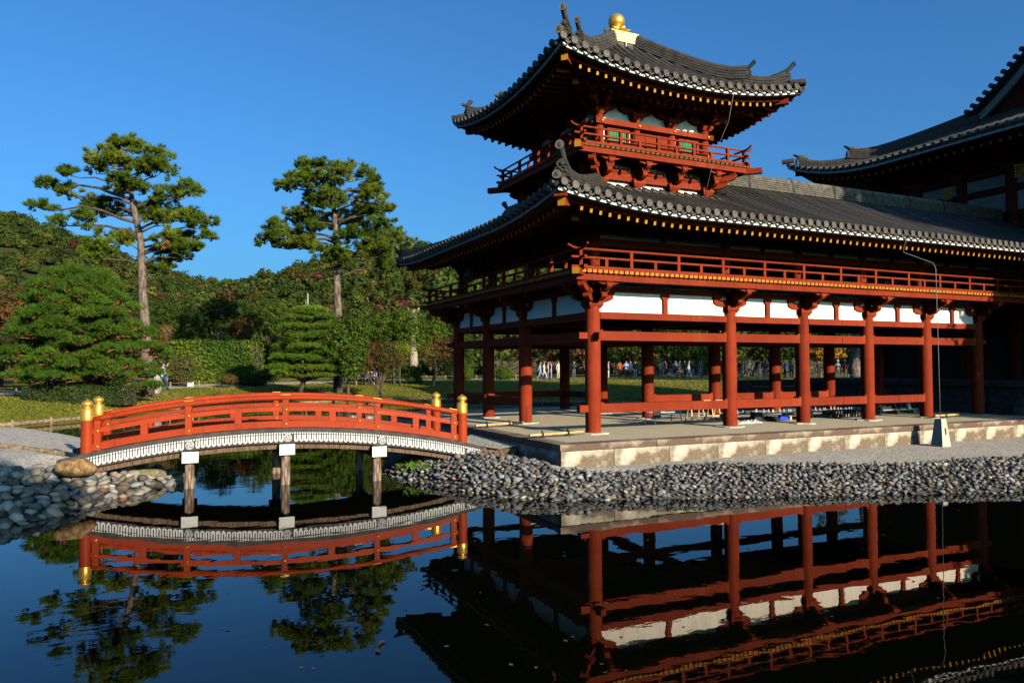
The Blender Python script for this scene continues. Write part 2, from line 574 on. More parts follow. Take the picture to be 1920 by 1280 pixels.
# ================================================================== ground, water, banks
def poly_sdf(P, poly):
    """signed distance of points P (N,2) to a closed polygon, positive inside"""
    poly = np.asarray(poly, float)
    a, b = poly, np.roll(poly, -1, 0)
    d = np.full(len(P), 1e9); ins = np.zeros(len(P), bool)
    for p, q in zip(a, b):
        e = q - p; w = P - p
        h = np.clip((w @ e) / (e @ e), 0, 1)
        d = np.minimum(d, np.hypot(*(w - h[:, None] * e).T))
        c = (p[1] > P[:, 1]) != (q[1] > P[:, 1])
        with np.errstate(divide='ignore', invalid='ignore'):
            xx = (q[0] - p[0]) * (P[:, 1] - p[1]) / (q[1] - p[1]) + p[0]
        ins ^= c & (P[:, 0] < xx)
    return np.where(ins, d, -d)


def vnoise(P, s, seed=0):
    """cheap smooth noise in -1..1"""
    r = np.random.default_rng(seed)
    out = np.zeros(len(P))
    for k in range(6):
        a = r.uniform(0, 2 * math.pi); f = s * r.uniform(.6, 1.7); ph = r.uniform(0, 6.3)
        out += np.sin((P[:, 0] * math.cos(a) + P[:, 1] * math.sin(a)) * f + ph)
    return out / 6 * 1.4


ISLAND = [(-4.15, 1.9), (-3.98, .75), (-3.32, -1.59), (-2.38, -2.82), (-1.09, -3.29), (.63, -3.97), (2.43, -4.63), (5.38, -5.73),
          (14, -8.2), (34, -13), (34, 12), (11.5, 12), (11.5, 5.35), (5.75, 5.35), (5.75, 9.95), (-2.3, 9.95), (-2.5, 5.2), (-3.7, 3.3)]
LEFTBANK = [(-10.62, -1.1), (-9.75, -.32), (-8.91, 1.45), (-8.15, 2.14), (-8.2, 3.1), (-9.0, 4.6), (-9.3, 7.5), (-10.0, 11.6), (-12.05, 13.4),
            (-14.2, 16.0), (-20, 17), (-60, 12), (-60, -30), (-18, -7.2), (-13, -4.0)]
FARBANK = [(-90, 8), (-24, 13.5), (-13.54, 19.67), (-11.49, 22.27), (-9.6, 26.6), (-7.7, 28.73), (-4.46, 29.77), (-1.1, 31.09), (4.17, 34.23), (6.6, 33.2),
           (8.51, 30.95), (10.9, 27.3), (13.5, 24.2), (17, 21.5), (23, 19.5), (34, 17), (60, 10), (150, -10), (700, 100), (700, 900), (-500, 900), (-500, 8)]


def h_island(P):
    d = poly_sdf(P, ISLAND)
    xf = np.clip((P[:, 0] + 3.2) / 2.2, 0, 1)          # steeper, higher bank near the bridge end
    top = -.44 + .14 * (1 - xf)
    z = np.where(d > 0, -.80 + (top + .80) * np.clip(d / (1.05 + .35 * (P[:, 0] > 1)), 0, 1) ** .75, -.80 + .55 * np.maximum(d, -1.0))
    # made-up ramp from the bridge to the platform
    k = np.clip(1 - np.abs(P[:, 1] - 1.2) / 1.5, 0, 1) * np.clip((P[:, 0] + 3.4) / .8, 0, 1) * (P[:, 0] < 0)
    z = np.where(d > .1, np.maximum(z, -.75 + .52 * np.clip(k * 1.6, 0, 1)), z)
    return z + vnoise(P, 1.5, 3) * .008


def h_left(P):
    d = poly_sdf(P, LEFTBANK)
    z = np.where(d > 0, -.80 + .62 * np.clip(d / 2.1, 0, 1) ** .8, -.80 + .5 * np.maximum(d, -1.0))
    return z + vnoise(P, 2, 5) * .01


def h_far(P):
    d = poly_sdf(P, FARBANK)
    di = np.maximum(d, 0)
    z = -.62 + .62 * (1 - np.exp(-di / 5.0)) + .021 * di
    z = np.minimum(z, .22) + vnoise(P, .25, 8) * .05 * np.clip(di / 4, 0, 1)
    return np.where(d > 0, z, -.62 + 1.2 * np.maximum(d, -.8))


def field(name, fn, xs, ys, mat, keep, second=None):
    X, Y = np.meshgrid(xs, ys)
    P = np.stack([X.ravel(), Y.ravel()], 1)
    z = fn(P)
    nx, ny = len(xs), len(ys)
    i = np.arange(ny - 1)[:, None] * nx + np.arange(nx - 1)[None]
    F = np.stack([i, i + 1, i + nx + 1, i + nx], -1).reshape(-1, 4)
    ok = keep(P)
    F = F[ok[F].any(1)]
    used = np.unique(F)
    mp = np.full(len(P), -1); mp[used] = np.arange(len(used))
    V = np.column_stack([P, z])[used]
    me = np_mesh(name, V, mp[F], mat if second is None else [mat, second[0]], smooth=True)
    if second is not None:                        # dark wet silt between the stones
        c = V[mp[F]].mean(1)
        me.polygons.foreach_set('material_index', (second[1](c) > 0).astype(np.int32))
    return tag(put(me, name), kind='structure')


UP = [(-4.6, 1.6), (-4.4, 3.6), (-3.3, 3.6), (-2.9, .55), (-2.05, -.3), (-1.95, -2.0), (-.73, -2.52), (1.06, -2.50), (2.21, -3.12), (4.44, -4.02), (6.62, -4.36), (9.5, -5.5), (16, -7.4), (16.5, -11), (5, -6.9), (2.2, -5.5), (-1.3, -4.1), (-2.9, -3.5), (-4.0, -1.9), (-4.7, .5)]
LB = [(-10.9, -1.6), (-9.4, -.4), (-8.5, 1.6), (-7.85, 2.3), (-8.1, 3.2), (-9.2, 2.55), (-9.9, 1.55), (-10.6, 1.35), (-12.5, 1.2), (-16, -1), (-16, -6.5), (-12.5, -3.2)]
# water: one sheet, the banks rise through it
w = MB()
w.grid([[(x, y, WATER) for x in (-400, -60, -20, 20, 60, 400)] for y in (-150, -40, -10, 15, 45, 120)])
tag(put(w.mesh('water', M['water']), 'water'), kind='structure')
p = MB()
p.grid([[(-400, -150, -2.2), (400, -150, -2.2)], [(-400, 160, -2.2), (400, 160, -2.2)]])
tag(put(p.mesh('pond_bed', M['silt']), 'pond_bed'), kind='structure')

field('island_ground', h_island, np.concatenate([np.arange(-5.5, 13, .11), np.arange(13, 34, .5)]), np.concatenate([np.arange(-13.5, -8.5, .4), np.arange(-8.5, 3.5, .11), np.arange(3.5, 12.3, .3)]), M['gravel'], lambda P: poly_sdf(P, ISLAND) > -1.0, (M['silt'], lambda c: np.maximum(poly_sdf(c[:, :2], UP) + .02, (-.70 - c[:, 2]))))
field('gravel_bank', h_left, np.concatenate([np.arange(-60, -16, 2), np.arange(-16, -7, .12)]), np.concatenate([np.arange(-30, -4, 1.5), np.arange(-4, 5, .12), np.arange(5, 18, .4)]), M['gravel'], lambda P: poly_sdf(P, LEFTBANK) > -1.0, (M['silt'], lambda c: np.maximum(poly_sdf(c[:, :2], LB) + .02, (-.70 - c[:, 2]))))
# land behind the camera where the photographer stands (trees there throw shade on the banks)
behind = MB()
behind.grid([[(x, y, -.45 - .6 * (y > -14.6)) for x in (-60, -20, 0, 20, 60)] for y in (-120, -60, -24, -15.2, -14.4)])
tag(put(behind.mesh('near_bank', M['lawn']), 'near_bank'), kind='structure')
field('lawn', h_far, np.concatenate([np.arange(-110, -30, 6), np.arange(-30, 60, .75), np.arange(60, 200, 8)]),
      np.concatenate([np.arange(6, 62, .75), np.arange(62, 130, 4)]), M['lawn'], lambda P: (poly_sdf(P, FARBANK) > -.7))


def gz(fn, x, y):
    return float(fn(np.array([[x, y]], float))[0])


# gravel path round the far side
def ribbon(name, pts, wid, mat, lift=.03):
    pts = [np.array(p, float) for p in pts]
    dense = []
    for a, b in zip(pts[:-1], pts[1:]):
        n = max(2, int(np.hypot(*(b - a)) / 1.0))
        dense += [a + (b - a) * k / n for k in range(n)]
    dense.append(pts[-1])
    rows = []
    for i, q in enumerate(dense):
        t = dense[min(i + 1, len(dense) - 1)] - dense[max(i - 1, 0)]
        t = t / np.hypot(*t); nrm = np.array([-t[1], t[0]])
        rows.append([(*(q + nrm * wid * k), gz(h_far, *(q + nrm * wid * k)) + lift) for k in (-.5, -.17, .17, .5)])
    b = MB(); b.grid(rows)
    return tag(put(b.mesh(name, mat), name), kind='structure')


PATHPTS = [(-40, 27), (-24, 29.8), (-16.3, 33.2), (-13, 36.0), (-9, 39.5), (-5.5, 42.5), (-1.5, 44.8), (3.5, 46.6), (10, 49.2), (18, 51.6), (24, 51.4), (31, 47.6), (37.5, 42.6), (46, 32.6), (58, 18)]
ribbon('path', PATHPTS, 3.2, M['gravel'])

# ------------------------------------------------------------------ pebble banks
def stone_proto(seed, flat):
    r = np.random.default_rng(seed)
    rings, n = 3, 7
    V = [(0, 0, -1)]
    for i in range(rings):
        th = math.pi * (i + 1) / (rings + 1)
        for k in range(n):
            a = 2 * math.pi * (k + .5 * (i % 2)) / n
            j = 1 + r.uniform(-.24, .24)
            V.append((math.sin(th) * math.cos(a) * j, math.sin(th) * math.sin(a) * j, -math.cos(th) * (1 + r.uniform(-.12, .12))))
    V.append((r.uniform(-.15, .15), r.uniform(-.15, .15), 1))
    V = np.array(V) * np.array([1, .72 + r.uniform(-.1, .12), flat])
    F = []
    for k in range(n):
        F.append((0, 1 + (k + 1) % n, 1 + k))
    for i in range(rings - 1):
        for k in range(n):
            a, b = 1 + i * n + k, 1 + i * n + (k + 1) % n
            F += [(a, b, b + n), (a, b + n, a + n)]
    t = len(V) - 1; o = 1 + (rings - 1) * n
    for k in range(n):
        F.append((t, o + k, o + (k + 1) % n))
    return V, np.array(F)


PROTO = [stone_proto(s, f) for s, f in ((1, .40), (2, .5), (3, .34), (4, .58), (5, .45), (6, .30))]
PROTO_ME = [np_mesh('stone', V, F, M['pebble'], smooth=True) for V, F in PROTO]


def stone_colour(warm):
    k = rng.random()
    v = rng.uniform(.045, .19) * (1.2 if warm else .95)
    if k < .55 - .25 * warm: c = (v * .95, v * .98, v * 1.02)          # grey
    elif k < .78: c = (v * 1.15, v * 1.0, v * .80)                     # buff
    elif k < .90: c = (v * .72, v * .78, v * .84)                      # blue slate
    elif k < .985: c = (v * 1.3, v * 1.1, v * .8)
    else: c = (v * 1.3, v * .8, v * .55)                              # rust
    if rng.random() < .08: c = tuple(min(.55, x * 1.7) for x in c)
    return c


def rotm(ax, ay, az):
    return np.array((Matrix.Rotation(az, 3, 'Z') @ Matrix.Rotation(ay, 3, 'Y') @ Matrix.Rotation(ax, 3, 'X')))


def scatter(parent_name, spots, warm, keep=300):
    """spots: (x, y, z, size).  The largest in view are objects of their own, the rest one mass"""
    par = put(None, parent_name, None, tuple(np.mean([s[:3] for s in spots], 0)))
    tag(par, kind='structure')
    spots = sorted(spots, key=lambda s: -s[3] / math.hypot(s[0] - CAM[0], s[1] - CAM[1]))
    VV, FF, TT, off = [], [], [], 0
    for i, (x, y, z, s) in enumerate(spots):
        k = rng.integers(len(PROTO)); e = (rng.normal(0, .32), rng.normal(0, .32), rng.uniform(0, 6.28))
        c = stone_colour(warm); sz = s * .5
        if i < keep:
            o = put(PROTO_ME[k], 'stone', par, (x, y, z), e, (sz, sz, sz))
            o.color = (*c, 1)
        else:
            V, F = PROTO[k]
            VV.append(V @ rotm(*e).T * sz + np.array([x, y, z])); FF.append(F + off); off += len(V)
            TT.append(np.repeat([c], len(V), 0))
    o = put(np_mesh('pebbles', np.concatenate(VV) - np.array(WLOC[par.name]), np.concatenate(FF), M['pebble_mass'], np.concatenate(TT), smooth=True), 'pebbles', par, WLOC[par.name])
    tag(o, kind='stuff')
    return par


def dart(n, box, ok, mind, tries=30):
    """poisson-ish scatter with a hash grid; mind: spacing function"""
    cell = {}; out = []
    g = .12
    for _ in range(n):
        x, y = rng.uniform(box[0], box[1]), rng.uniform(box[2], box[3])
        if not ok(x, y): continue
        m = mind(x, y)
        ci, cj = int(x // g), int(y // g); R = int(m // g) + 1
        bad = False
        for a in range(ci - R, ci + R + 1):
            for b in range(cj - R, cj + R + 1):
                for (u, v) in cell.get((a, b), ()):
                    if (u - x) ** 2 + (v - y) ** 2 < m * m: bad = True; break
                if bad: break
            if bad: break
        if bad: continue
        cell.setdefault((ci, cj), []).append((x, y)); out.append((x, y))
    return out


# right-hand beach: from the water up to the gravel edge
G = np.stack(np.meshgrid(np.arange(-5, 17, .05), np.arange(-11.5, 2.2, .05)), -1).reshape(-1, 2)
okU = (poly_sdf(G, UP) > 0).reshape(274, -1)
nxu = okU.shape[1]


def in_up(x, y):
    i, j = int((x + 5) / .05), int((y + 11.5) / .05)
    return 0 <= i < nxu and 0 <= j < okU.shape[0] and okU[j, i]


spots = []
for layer in range(2):
    pts = dart(100000 if layer == 0 else 9000, (-4.6, 12.5, -8.5, 1.7), in_up, lambda x, y: .078 if x < 3 else .088)
    P = np.array(pts); z = h_island(P)
    for (x, y), zz in zip(pts, z):
        if zz < -.90: continue
        s = (.068 + .085 * rng.random() ** 1.8) * (1.2 if x < -1.5 else 1.0)
        spots.append((x, y, zz + .022 + layer * rng.uniform(.01, .03), s))
scatter('pebble_beach', spots, False)

spots = []
for layer in range(2):
    pts = dart(9000 if layer == 0 else 2500, (-14, -7.6, -5, 3.4), lambda x, y: poly_sdf(np.array([[x, y]]), LB)[0] > 0, lambda x, y: .155)
    P = np.array(pts); z = h_left(P)
    for (x, y), zz in zip(pts, z):
        if zz < -.92: continue
        spots.append((x, y, zz + .035 + layer * .05, rng.uniform(.16, .29)))
scatter('cobble_bank', spots, True)


# log edging
def log_edge(name, label, pts, r, fn, group=None, z0=None, n=6):
    t = thing(name, label, 'log edging', (pts[0][0], pts[0][1], z0 if z0 is not None else gz(fn, *pts[0])), group)
    for a, b in zip(pts[:-1], pts[1:]):
        za = (z0 if z0 is not None else gz(fn, *a)) + r * .6
        zb = (z0 if z0 is not None else gz(fn, *b)) + r * .6
        q = MB(); q.tube([(a[0], a[1], za), ((a[0] + b[0]) / 2, (a[1] + b[1]) / 2, (za + zb) / 2 + .01), (b[0], b[1], zb)], [r, r * .97, r * .93], 8)
        q.build('log', M['log'], t, 60)
    return t


log_edge('log_edging', 'two weathered logs lying along the far edge of the left gravel spit beside the water', [(-13.6, 6.4), (-11.35, 4.42), (-9.75, 3.15)], .06, h_left)
log_edge('log_edging', 'single short log between pale gravel and grey cobbles left of the brown boulder', [(-12.2, 2.05), (-10.35, 1.2)], .06, h_left)
fb = [(-24, 13.6), (-21, 15.3), (-18.3, 16.9), (-15.8, 18.4), (-13.5, 19.75), (-12.4, 21.1), (-11.45, 22.3), (-10.5, 24.5), (-9.55, 26.65), (-7.65, 28.78), (-6.1, 29.3), (-4.45, 29.82), (-2.7, 30.5), (-1.1, 31.14), (.7, 32.2), (2.4, 33.2), (4.17, 34.28), (6.6, 33.25), (7.6, 32.1), (8.5, 31.0), (9.7, 29.2), (10.9, 27.35), (12.2, 25.8), (13.5, 24.25), (17, 21.55), (20, 20.5), (23, 19.55), (28, 18.3), (34, 17.05)]
le = log_edge('bank_logs', 'long line of pale logs edging the far lawn along the pond waterline', fb, .09, h_far, z0=-.72)
for (x, y) in fb[3:24]:
    q = MB(); q.tube([(x, y - .06, -.95), (x, y - .06, -.50)], .05, 7); q.build('stake', M['log'], le)
# fence stakes with a rope beside the path
st = thing('rope_fence', 'low rope fence of short pale stakes along the edge of the far path', 'fence', (24, 48, .2))
rp = []
for k in range(len(PATHPTS) - 1):
    a, b = np.array(PATHPTS[k]), np.array(PATHPTS[k + 1])
    n = max(1, int(np.hypot(*(b - a)) / 1.9))
    for i in range(n):
        q = a + (b - a) * i / n; t = (b - a) / np.hypot(*(b - a)); q = q + np.array([t[1], -t[0]]) * 1.75
        z = gz(h_far, *q)
        m = MB(); m.tube([(*q, z - .1), (*q, z + .48)], .045, 6); m.build('stake', M['log'], st)
        rp.append((*q, z + .40))
m = MB(); m.tube(rp, .012, 4); m.build('rope', M['log'], st)

# the big ochre boulder at the bridge foot
def boulder(name, label, c, s, mat, seed):
    bm = __import__('bmesh').new()
    __import__('bmesh').ops.create_icosphere(bm, subdivisions=3, radius=1)
    r = np.random.default_rng(seed)
    ks = r.normal(0, 1, (9, 3)); ph = r.uniform(0, 6, 9)
    for v in bm.verts:
        d = 1 + sum(math.sin(float(v.co @ Vector(k)) * 2.2 + f) for k, f in zip(ks, ph)) * .035
        v.co = Vector((v.co.x * s[0] * d, v.co.y * s[1] * d, v.co.z * s[2] * d))
    me = bpy.data.meshes.new(name); bm.to_mesh(me); bm.free(); me.materials.append(mat)
    me.polygons.foreach_set("use_smooth", [True] * len(me.polygons))
    return tag(put(me, name, None, c, (0, .15, .6)), label, 'boulder')


M['ochre_rock'] = simple('ochre_rock', (.075, .040, .018), (.26, .165, .075), 11, .9, .7, bdist=.03)
M['grey_rock'] = simple('grey_rock', (.14, .14, .13), (.34, .33, .31), 5, .9, .7, bdist=.03)
boulder('boulder', 'large rough ochre brown boulder at the left foot of the red bridge', (-9.80, 1.10, -.27), (.34, .25, .17), M['ochre_rock'], 3)
boulder('boulder', 'flat lichen yellow rock under the left end of the bridge by the water', (-8.75, 2.35, -.62), (.5, .34, .16), simple('lichen_rock', (.08, .075, .04), (.20, .18, .10), 8, .9, .6), 8)
boulder('boulder', 'small yellowish rock beside the waterline of the left front bridge pile', (-8.05, 2.25, -.74), (.22, .2, .14), simple('lichen_rock_b', (.08, .075, .04), (.20, .18, .10), 9, .9, .6), 9)
# ================================================================== temple wing with corner tower
U = [0, 3.798, 6.157, 8.486, 10.788, 13.032]
V = [0, 3.303, 5.682, 8.017]
T = thing('temple_wing', 'red pillared temple wing with white panels, grey tiled roofs and a two-tier corner tower', 'temple', (0, 0, 0))
PX0, PX1, PY0 = -1.83, 13.6, -1.83        # platform
PBX, PBY, PAY = 5.63, 9.85, 5.13

# ---- platform: core, lip stones, face stones
core = MB()
core.box(PX0 + .12, PX1, PY0 + .12, PAY - .1, -1.2, -.02)
core.box(PX0 + .12, PBX - .1, PAY - .1, PBY - .1, -1.2, -.02)
core.build('platform', M['base_stone'], T)
fl = MB()
fl.box(PX0 + .34, PX1, PY0 + .34, PAY - .3, -.02, 0)
fl.box(PX0 + .34, PBX - .3, PAY - .3, PBY - .3, -.02, 0)
fl.build('floor', M['floor'], T)


def stone_run(a, b, n_out, lens, z0, z1, th, name, mat, jit=.004):
    """row of blocks from a to b with open joints"""
    a, b = np.array(a, float), np.array(b, float)
    L = np.hypot(*(b - a)); t = (b - a) / L; n = np.array(n_out, float)
    s = 0; i = 0
    while s < L - .05:
        l = min(lens[i % len(lens)], L - s)
        if L - s - l < .3: l = L - s
        m = MB(); g = .006
        q = a + t * (s + g); w = a + t * (s + l - g); o = n * rng.uniform(0, jit)
        p = [q + o, w + o, w - n * th, q - n * th]
        if (t[0] * n[1] - t[1] * n[0]) > 0: p = p[::-1]
        m.add([(*x, z0) for x in p] + [(*x, z1) for x in p], [(3, 2, 1, 0), (4, 5, 6, 7), (0, 1, 5, 4), (1, 2, 6, 5), (2, 3, 7, 6), (3, 0, 4, 7)])
        m.build(name, mat, T)
        s += l; i += 1


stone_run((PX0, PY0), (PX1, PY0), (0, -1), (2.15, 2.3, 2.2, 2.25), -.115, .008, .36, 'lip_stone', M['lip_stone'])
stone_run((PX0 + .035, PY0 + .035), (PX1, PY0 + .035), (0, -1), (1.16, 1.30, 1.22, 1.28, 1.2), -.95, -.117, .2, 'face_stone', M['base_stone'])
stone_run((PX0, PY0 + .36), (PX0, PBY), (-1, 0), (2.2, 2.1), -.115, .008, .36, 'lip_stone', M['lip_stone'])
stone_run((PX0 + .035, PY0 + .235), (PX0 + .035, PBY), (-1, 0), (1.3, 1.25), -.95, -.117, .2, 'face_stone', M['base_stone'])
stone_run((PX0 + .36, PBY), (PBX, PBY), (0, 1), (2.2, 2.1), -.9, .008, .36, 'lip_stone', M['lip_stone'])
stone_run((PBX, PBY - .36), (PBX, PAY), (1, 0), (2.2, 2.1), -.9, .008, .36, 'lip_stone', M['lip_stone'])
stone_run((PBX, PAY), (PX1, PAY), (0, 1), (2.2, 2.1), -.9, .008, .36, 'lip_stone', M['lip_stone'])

# ---- lower columns
grid = [(u, 0) for u in U] + [(u, V[1]) for u in U[1:]] + [(0, v) for v in V[1:]] + [(U[1], V[2]), (U[1], V[3])]
cm = MB(); cm.lathe([(.166, 0), (.170, .5), (.170, 1.9), (.160, 2.75)], n=24)
CME = cm.mesh('column', M['red'], 40)
PLM = []
for s in range(3):
    r_ = np.random.default_rng(s)
    m = MB(); n = 14
    rr = [.33 + r_.uniform(-.05, .05) for _ in range(n)]
    P = [(r * math.cos(2 * math.pi * k / n) * q, r * math.sin(2 * math.pi * k / n) * q, z) for z, q in ((0, 1), (.022, .97), (.028, .72)) for k, r in enumerate(rr)]
    F = [(i * n + k, i * n + (k + 1) % n, (i + 1) * n + (k + 1) % n, (i + 1) * n + k) for i in range(2) for k in range(n)] + [tuple(range(2 * n, 3 * n))]
    m.add(P, F)
    PLM.append(m.mesh('column_base', M['plinth']))
for i, (u, v) in enumerate(grid):
    put(CME, 'column', T, (u, v, .02), (0, 0, i * .7))
    put(PLM[i % 3], 'column_base', T, (u, v, 0), (0, 0, i * 1.3))

# the sister column is spliced near its foot: a proud repair board with a cut top, as on the left face
m = MB(); m.prism([(-.02, 0), (.09, 0), (.09, .47), (-.02, .40)], (0 - .03, V[1] - .166, .02), (1, 0, 0), (0, 0, 1), (0, 1, 0), .02)
m.build('splice_board', M['red'], T)


# ---- beams between columns
def span(a, b, z0, z1, th, name='beam', ears=True, mat='red', ext0=0.0, ext1=0.0, r=.165):
    a, b = Vector((*a, 0)), Vector((*b, 0))
    d = (b - a).normalized()
    p, q = a + d * (r - .02 - ext0 * 0), b - d * (r - .02)
    zc = (z0 + z1) / 2
    m = MB()
    m.beam((p.x, p.y, zc), (q.x, q.y, zc), th, z1 - z0)
    if ears:
        for e, s in ((a, 1), (b, -1)):
            c0 = e + d * s * (r - .01); c1 = e + d * s * (r + .055)
            zz = z1 + .017
            m.beam((c0.x, c0.y, zz), (c1.x, c1.y, zz), th, .034)
    return m.build(name, M[mat], T)


ROWS = []
for i in range(5): ROWS.append(((U[i], 0), (U[i + 1], 0), i < 4))
for i in range(1, 5): ROWS.append(((U[i], V[1]), (U[i + 1], V[1]), i < 4))
ROWS += [((0, V[0]), (0, V[1]), False), ((0, V[1]), (0, V[2]), True), ((0, V[2]), (0, V[3]), True)]
ROWS += [((U[1], V[1]), (U[1], V[2]), False), ((U[1], V[2]), (U[1], V[3]), True), ((0, V[3]), (U[1], V[3]), True)]
ROWS += [((0, V[1]), (U[1], V[1]), False), ((U[1], 0), (U[1], V[1]), False)]
for k, (a, b, rail) in enumerate(ROWS):
    span(a, b, 2.482, 2.632, .19, ears=False)
    if k < 17: span(a, b, 2.013, 2.212, .165)
    if rail: span(a, b, .443, .640, .185, 'rail')
# protruding tenons at the outer corner and ends
for (x, y, d) in [(0, 0, (-1, 0)), (0, 0, (0, -1)), (0, V[3], (-1, 0)), (0, V[3], (0, 1)), (U[5], 0, (1, 0)), (U[5], V[1], (1, 0)), (U[1], V[3], (0, 1))]:
    for z0, z1, th in ((2.045, 2.18, .125), (.47, .615, .14)):
        if z0 < 1 and (x, y, d) in [(0, 0, (0, -1)), (U[5], 0, (1, 0))]: continue
        m = MB(); zc = (z0 + z1) / 2
        m.beam((x + d[0] * .14, y + d[1] * .14, zc), (x + d[0] * .37, y + d[1] * .37, zc), th, z1 - z0)
        m.build('tenon', M['red'], T)
# splice line tie straps on the front rail
m = MB(); m.box(9.56, 9.585, -.097, .097, .438, .645); m.build('strap', M['dark'], T)

# ---- white panels, struts and lintels above the head beam (outer faces)
FACES = [((U[i], 0), (U[i + 1], 0)) for i in range(5)] + [((0, V[i]), (0, V[i + 1])) for i in range(3)]
BACKF = [((U[i], V[1]), (U[i + 1], V[1])) for i in range(1, 5)] + [((U[1], V[i]), (U[1], V[i + 1])) for i in (1, 2)] + [((0, V[3]), (U[1], V[3]))]
stm = MB()
stm.prism([(-.062, 0), (.062, 0), (.062, .31), (.11, .36), (.11, .445), (-.11, .445), (-.11, .36), (-.062, .31)], (0, 0, 0), (1, 0, 0), (0, 0, 1), (0, 1, 0), .15)
STME = stm.mesh('strut', M['red'])


def panelwork(a, b, z0, z1, z2, z3, inset=.0):
    a, b = Vector((*a, 0)), Vector((*b, 0)); d = (b - a).normalized(); mid = (a + b) / 2
    m = MB(); zc = (z0 + z1) / 2
    p, q = a + d * .1, b - d * .1
    m.beam((p.x, p.y, zc), (q.x, q.y, zc), .05, z1 - z0); m.build('wall_panel', M['white'], T)
    m = MB(); m.beam((p.x, p.y, (z1 + z2) / 2), (q.x, q.y, (z1 + z2) / 2), .14, z2 - z1); m.build('lintel', M['red'], T)
    if z3 > z2:
        m = MB(); m.beam((p.x, p.y, (z2 + z3) / 2), (q.x, q.y, (z2 + z3) / 2), .05, z3 - z2); m.build('wall_panel', M['white'], T)
    put(STME, 'strut', T, (mid.x, mid.y, z0), (0, 0, math.atan2(d.y, d.x)), (1, 1, (z1 - z0) / .445))


for a, b in FACES + BACKF:
    panelwork(a, b, 2.634, 3.082, 3.20, 3.345)

# ---- bracket sets
def bracket_mesh(name, outs=((0, -1),), diag=False, reach=.62, s=1.0):
    """bearing block, cross arm with three small blocks, outward stepped arm"""
    m = MB()

    def block(cx, cy, z, w, h, rot=0.0):
        c, sn = math.cos(rot), math.sin(rot)
        R = lambda x, y: (cx + x * c - y * sn, cy + x * sn + y * c)
        a, b = w / 2, w * .36
        P = [(*R(sx * b, sy * b), z) for sx, sy in ((-1, -1), (1, -1), (1, 1), (-1, 1))] + \
            [(*R(sx * a, sy * a), z + h * .45) for sx, sy in ((-1, -1), (1, -1), (1, 1), (-1, 1))] + \
            [(*R(sx * a, sy * a), z + h) for sx, sy in ((-1, -1), (1, -1), (1, 1), (-1, 1))]
        F = [(3, 2, 1, 0)] + [(i + k, i + (k + 1) % 4, i + (k + 1) % 4 + 4, i + k + 4) for i in (0, 4) for k in range(4)] + [(8, 9, 10, 11)]
        m.add(P, F)

    def arm(cx, cy, ax, half, z, h, th, both=True):
        e = half
        pr = [(e, h), (e, h * .55), (e - .05 * s, h * .32), (e - .14 * s, h * .08), (e - .22 * s, 0)]
        poly = pr + [(-x, y) for x, y in pr[::-1]] if both else pr + [(-.05, 0), (-.05, h)]
        ax = Vector((*ax, 0)); an = ax.cross(Vector((0, 0, 1)))
        m.prism(poly, (cx, cy, z), ax, (0, 0, 1), an, th)

    block(0, 0, 0, .36 * s, .17 * s)
    along = (1, 0) if abs(outs[0][1]) > .5 else (0, 1)
    arm(0, 0, along, .50 * s, .15 * s, .15 * s, .13 * s)
    for k in (-.41, 0, .41):
        block(along[0] * k * s, along[1] * k * s, .30 * s, .22 * s, .12 * s)
    if diag:
        arm(0, 0, (0, 1) if along == (1, 0) else (1, 0), .50 * s, .15 * s, .15 * s, .13 * s)
        for k in (-.41, .41):
            block((0 if along == (1, 0) else k) * s, (k if along == (1, 0) else 0) * s, .30 * s, .22 * s, .12 * s)
    for o in outs:
        L = math.hypot(*o); o = (o[0] / L, o[1] / L); r = math.atan2(o[1], o[0])
        k = L
        arm(0, 0, o, .42 * s * k, .15 * s, .15 * s, .13 * s, both=False)
        block(o[0] * .34 * s * k, o[1] * .34 * s * k, .29 * s, .21 * s, .11 * s, r)
        arm(0, 0, o, (reach + .09) * k * s, .33 * s, .17 * s, .13 * s, both=False)
        block(o[0] * reach * k * s, o[1] * reach * k * s, .47 * s, .20 * s, .11 * s, r)
        # short cross arm carried at the end
        if abs(o[0]) < .01 or abs(o[1]) < .01:
            al = (1, 0) if abs(o[1]) > .5 else (0, 1)
            arm(o[0] * reach * s, o[1] * reach * s, al, .30 * s, .46 * s, .11 * s, .11 * s)
    return m.mesh(name, M['red'])


BR = {'s': bracket_mesh('bracket', ((0, -1),)), 'w': bracket_mesh('bracket', ((-1, 0),)), 'c': bracket_mesh('bracket', ((0, -1), (-1, 0), (-1, -1)), True),
      'n': bracket_mesh('bracket', ((0, 1),)), 'e': bracket_mesh('bracket', ((1, 0),)), 'nw': bracket_mesh('bracket', ((0, 1), (-1, 0), (-1, 1)), True), 'se': bracket_mesh('bracket', ((0, -1), (1, 0), (1, -1)), True)}
for (u, v) in grid:
    k = 'c' if (u, v) == (0, 0) else 'nw' if (u, v) == (0, V[3]) else 's' if v == 0 else 'w' if u == 0 else 'n' if v == V[1] else 'e'
    put(BR[k], 'bracket', T, (u, v, 2.70))

# ---- upper gallery floor, edge beams, ochre ended planks
fz = 3.36
g = MB(); g.box(-.30, 16.9, -.30, V[1] + .3, fz, fz + .06); g.box(-.30, U[1] + .3, V[1] + .3, V[3] + .3, fz, fz + .06)
g.build('gallery_floor', M['dark'], T)
EO = .755
ENDX, ENDY = 16.6, V[3] + .80


def edge_beam(a, b, name='edge_beam', z0=3.225, z1=3.372, th=.14):
    m = MB(); zc = (z0 + z1) / 2
    m.beam((*a, zc), (*b, zc), th, z1 - z0)
    return m.build(name, M['red'], T)


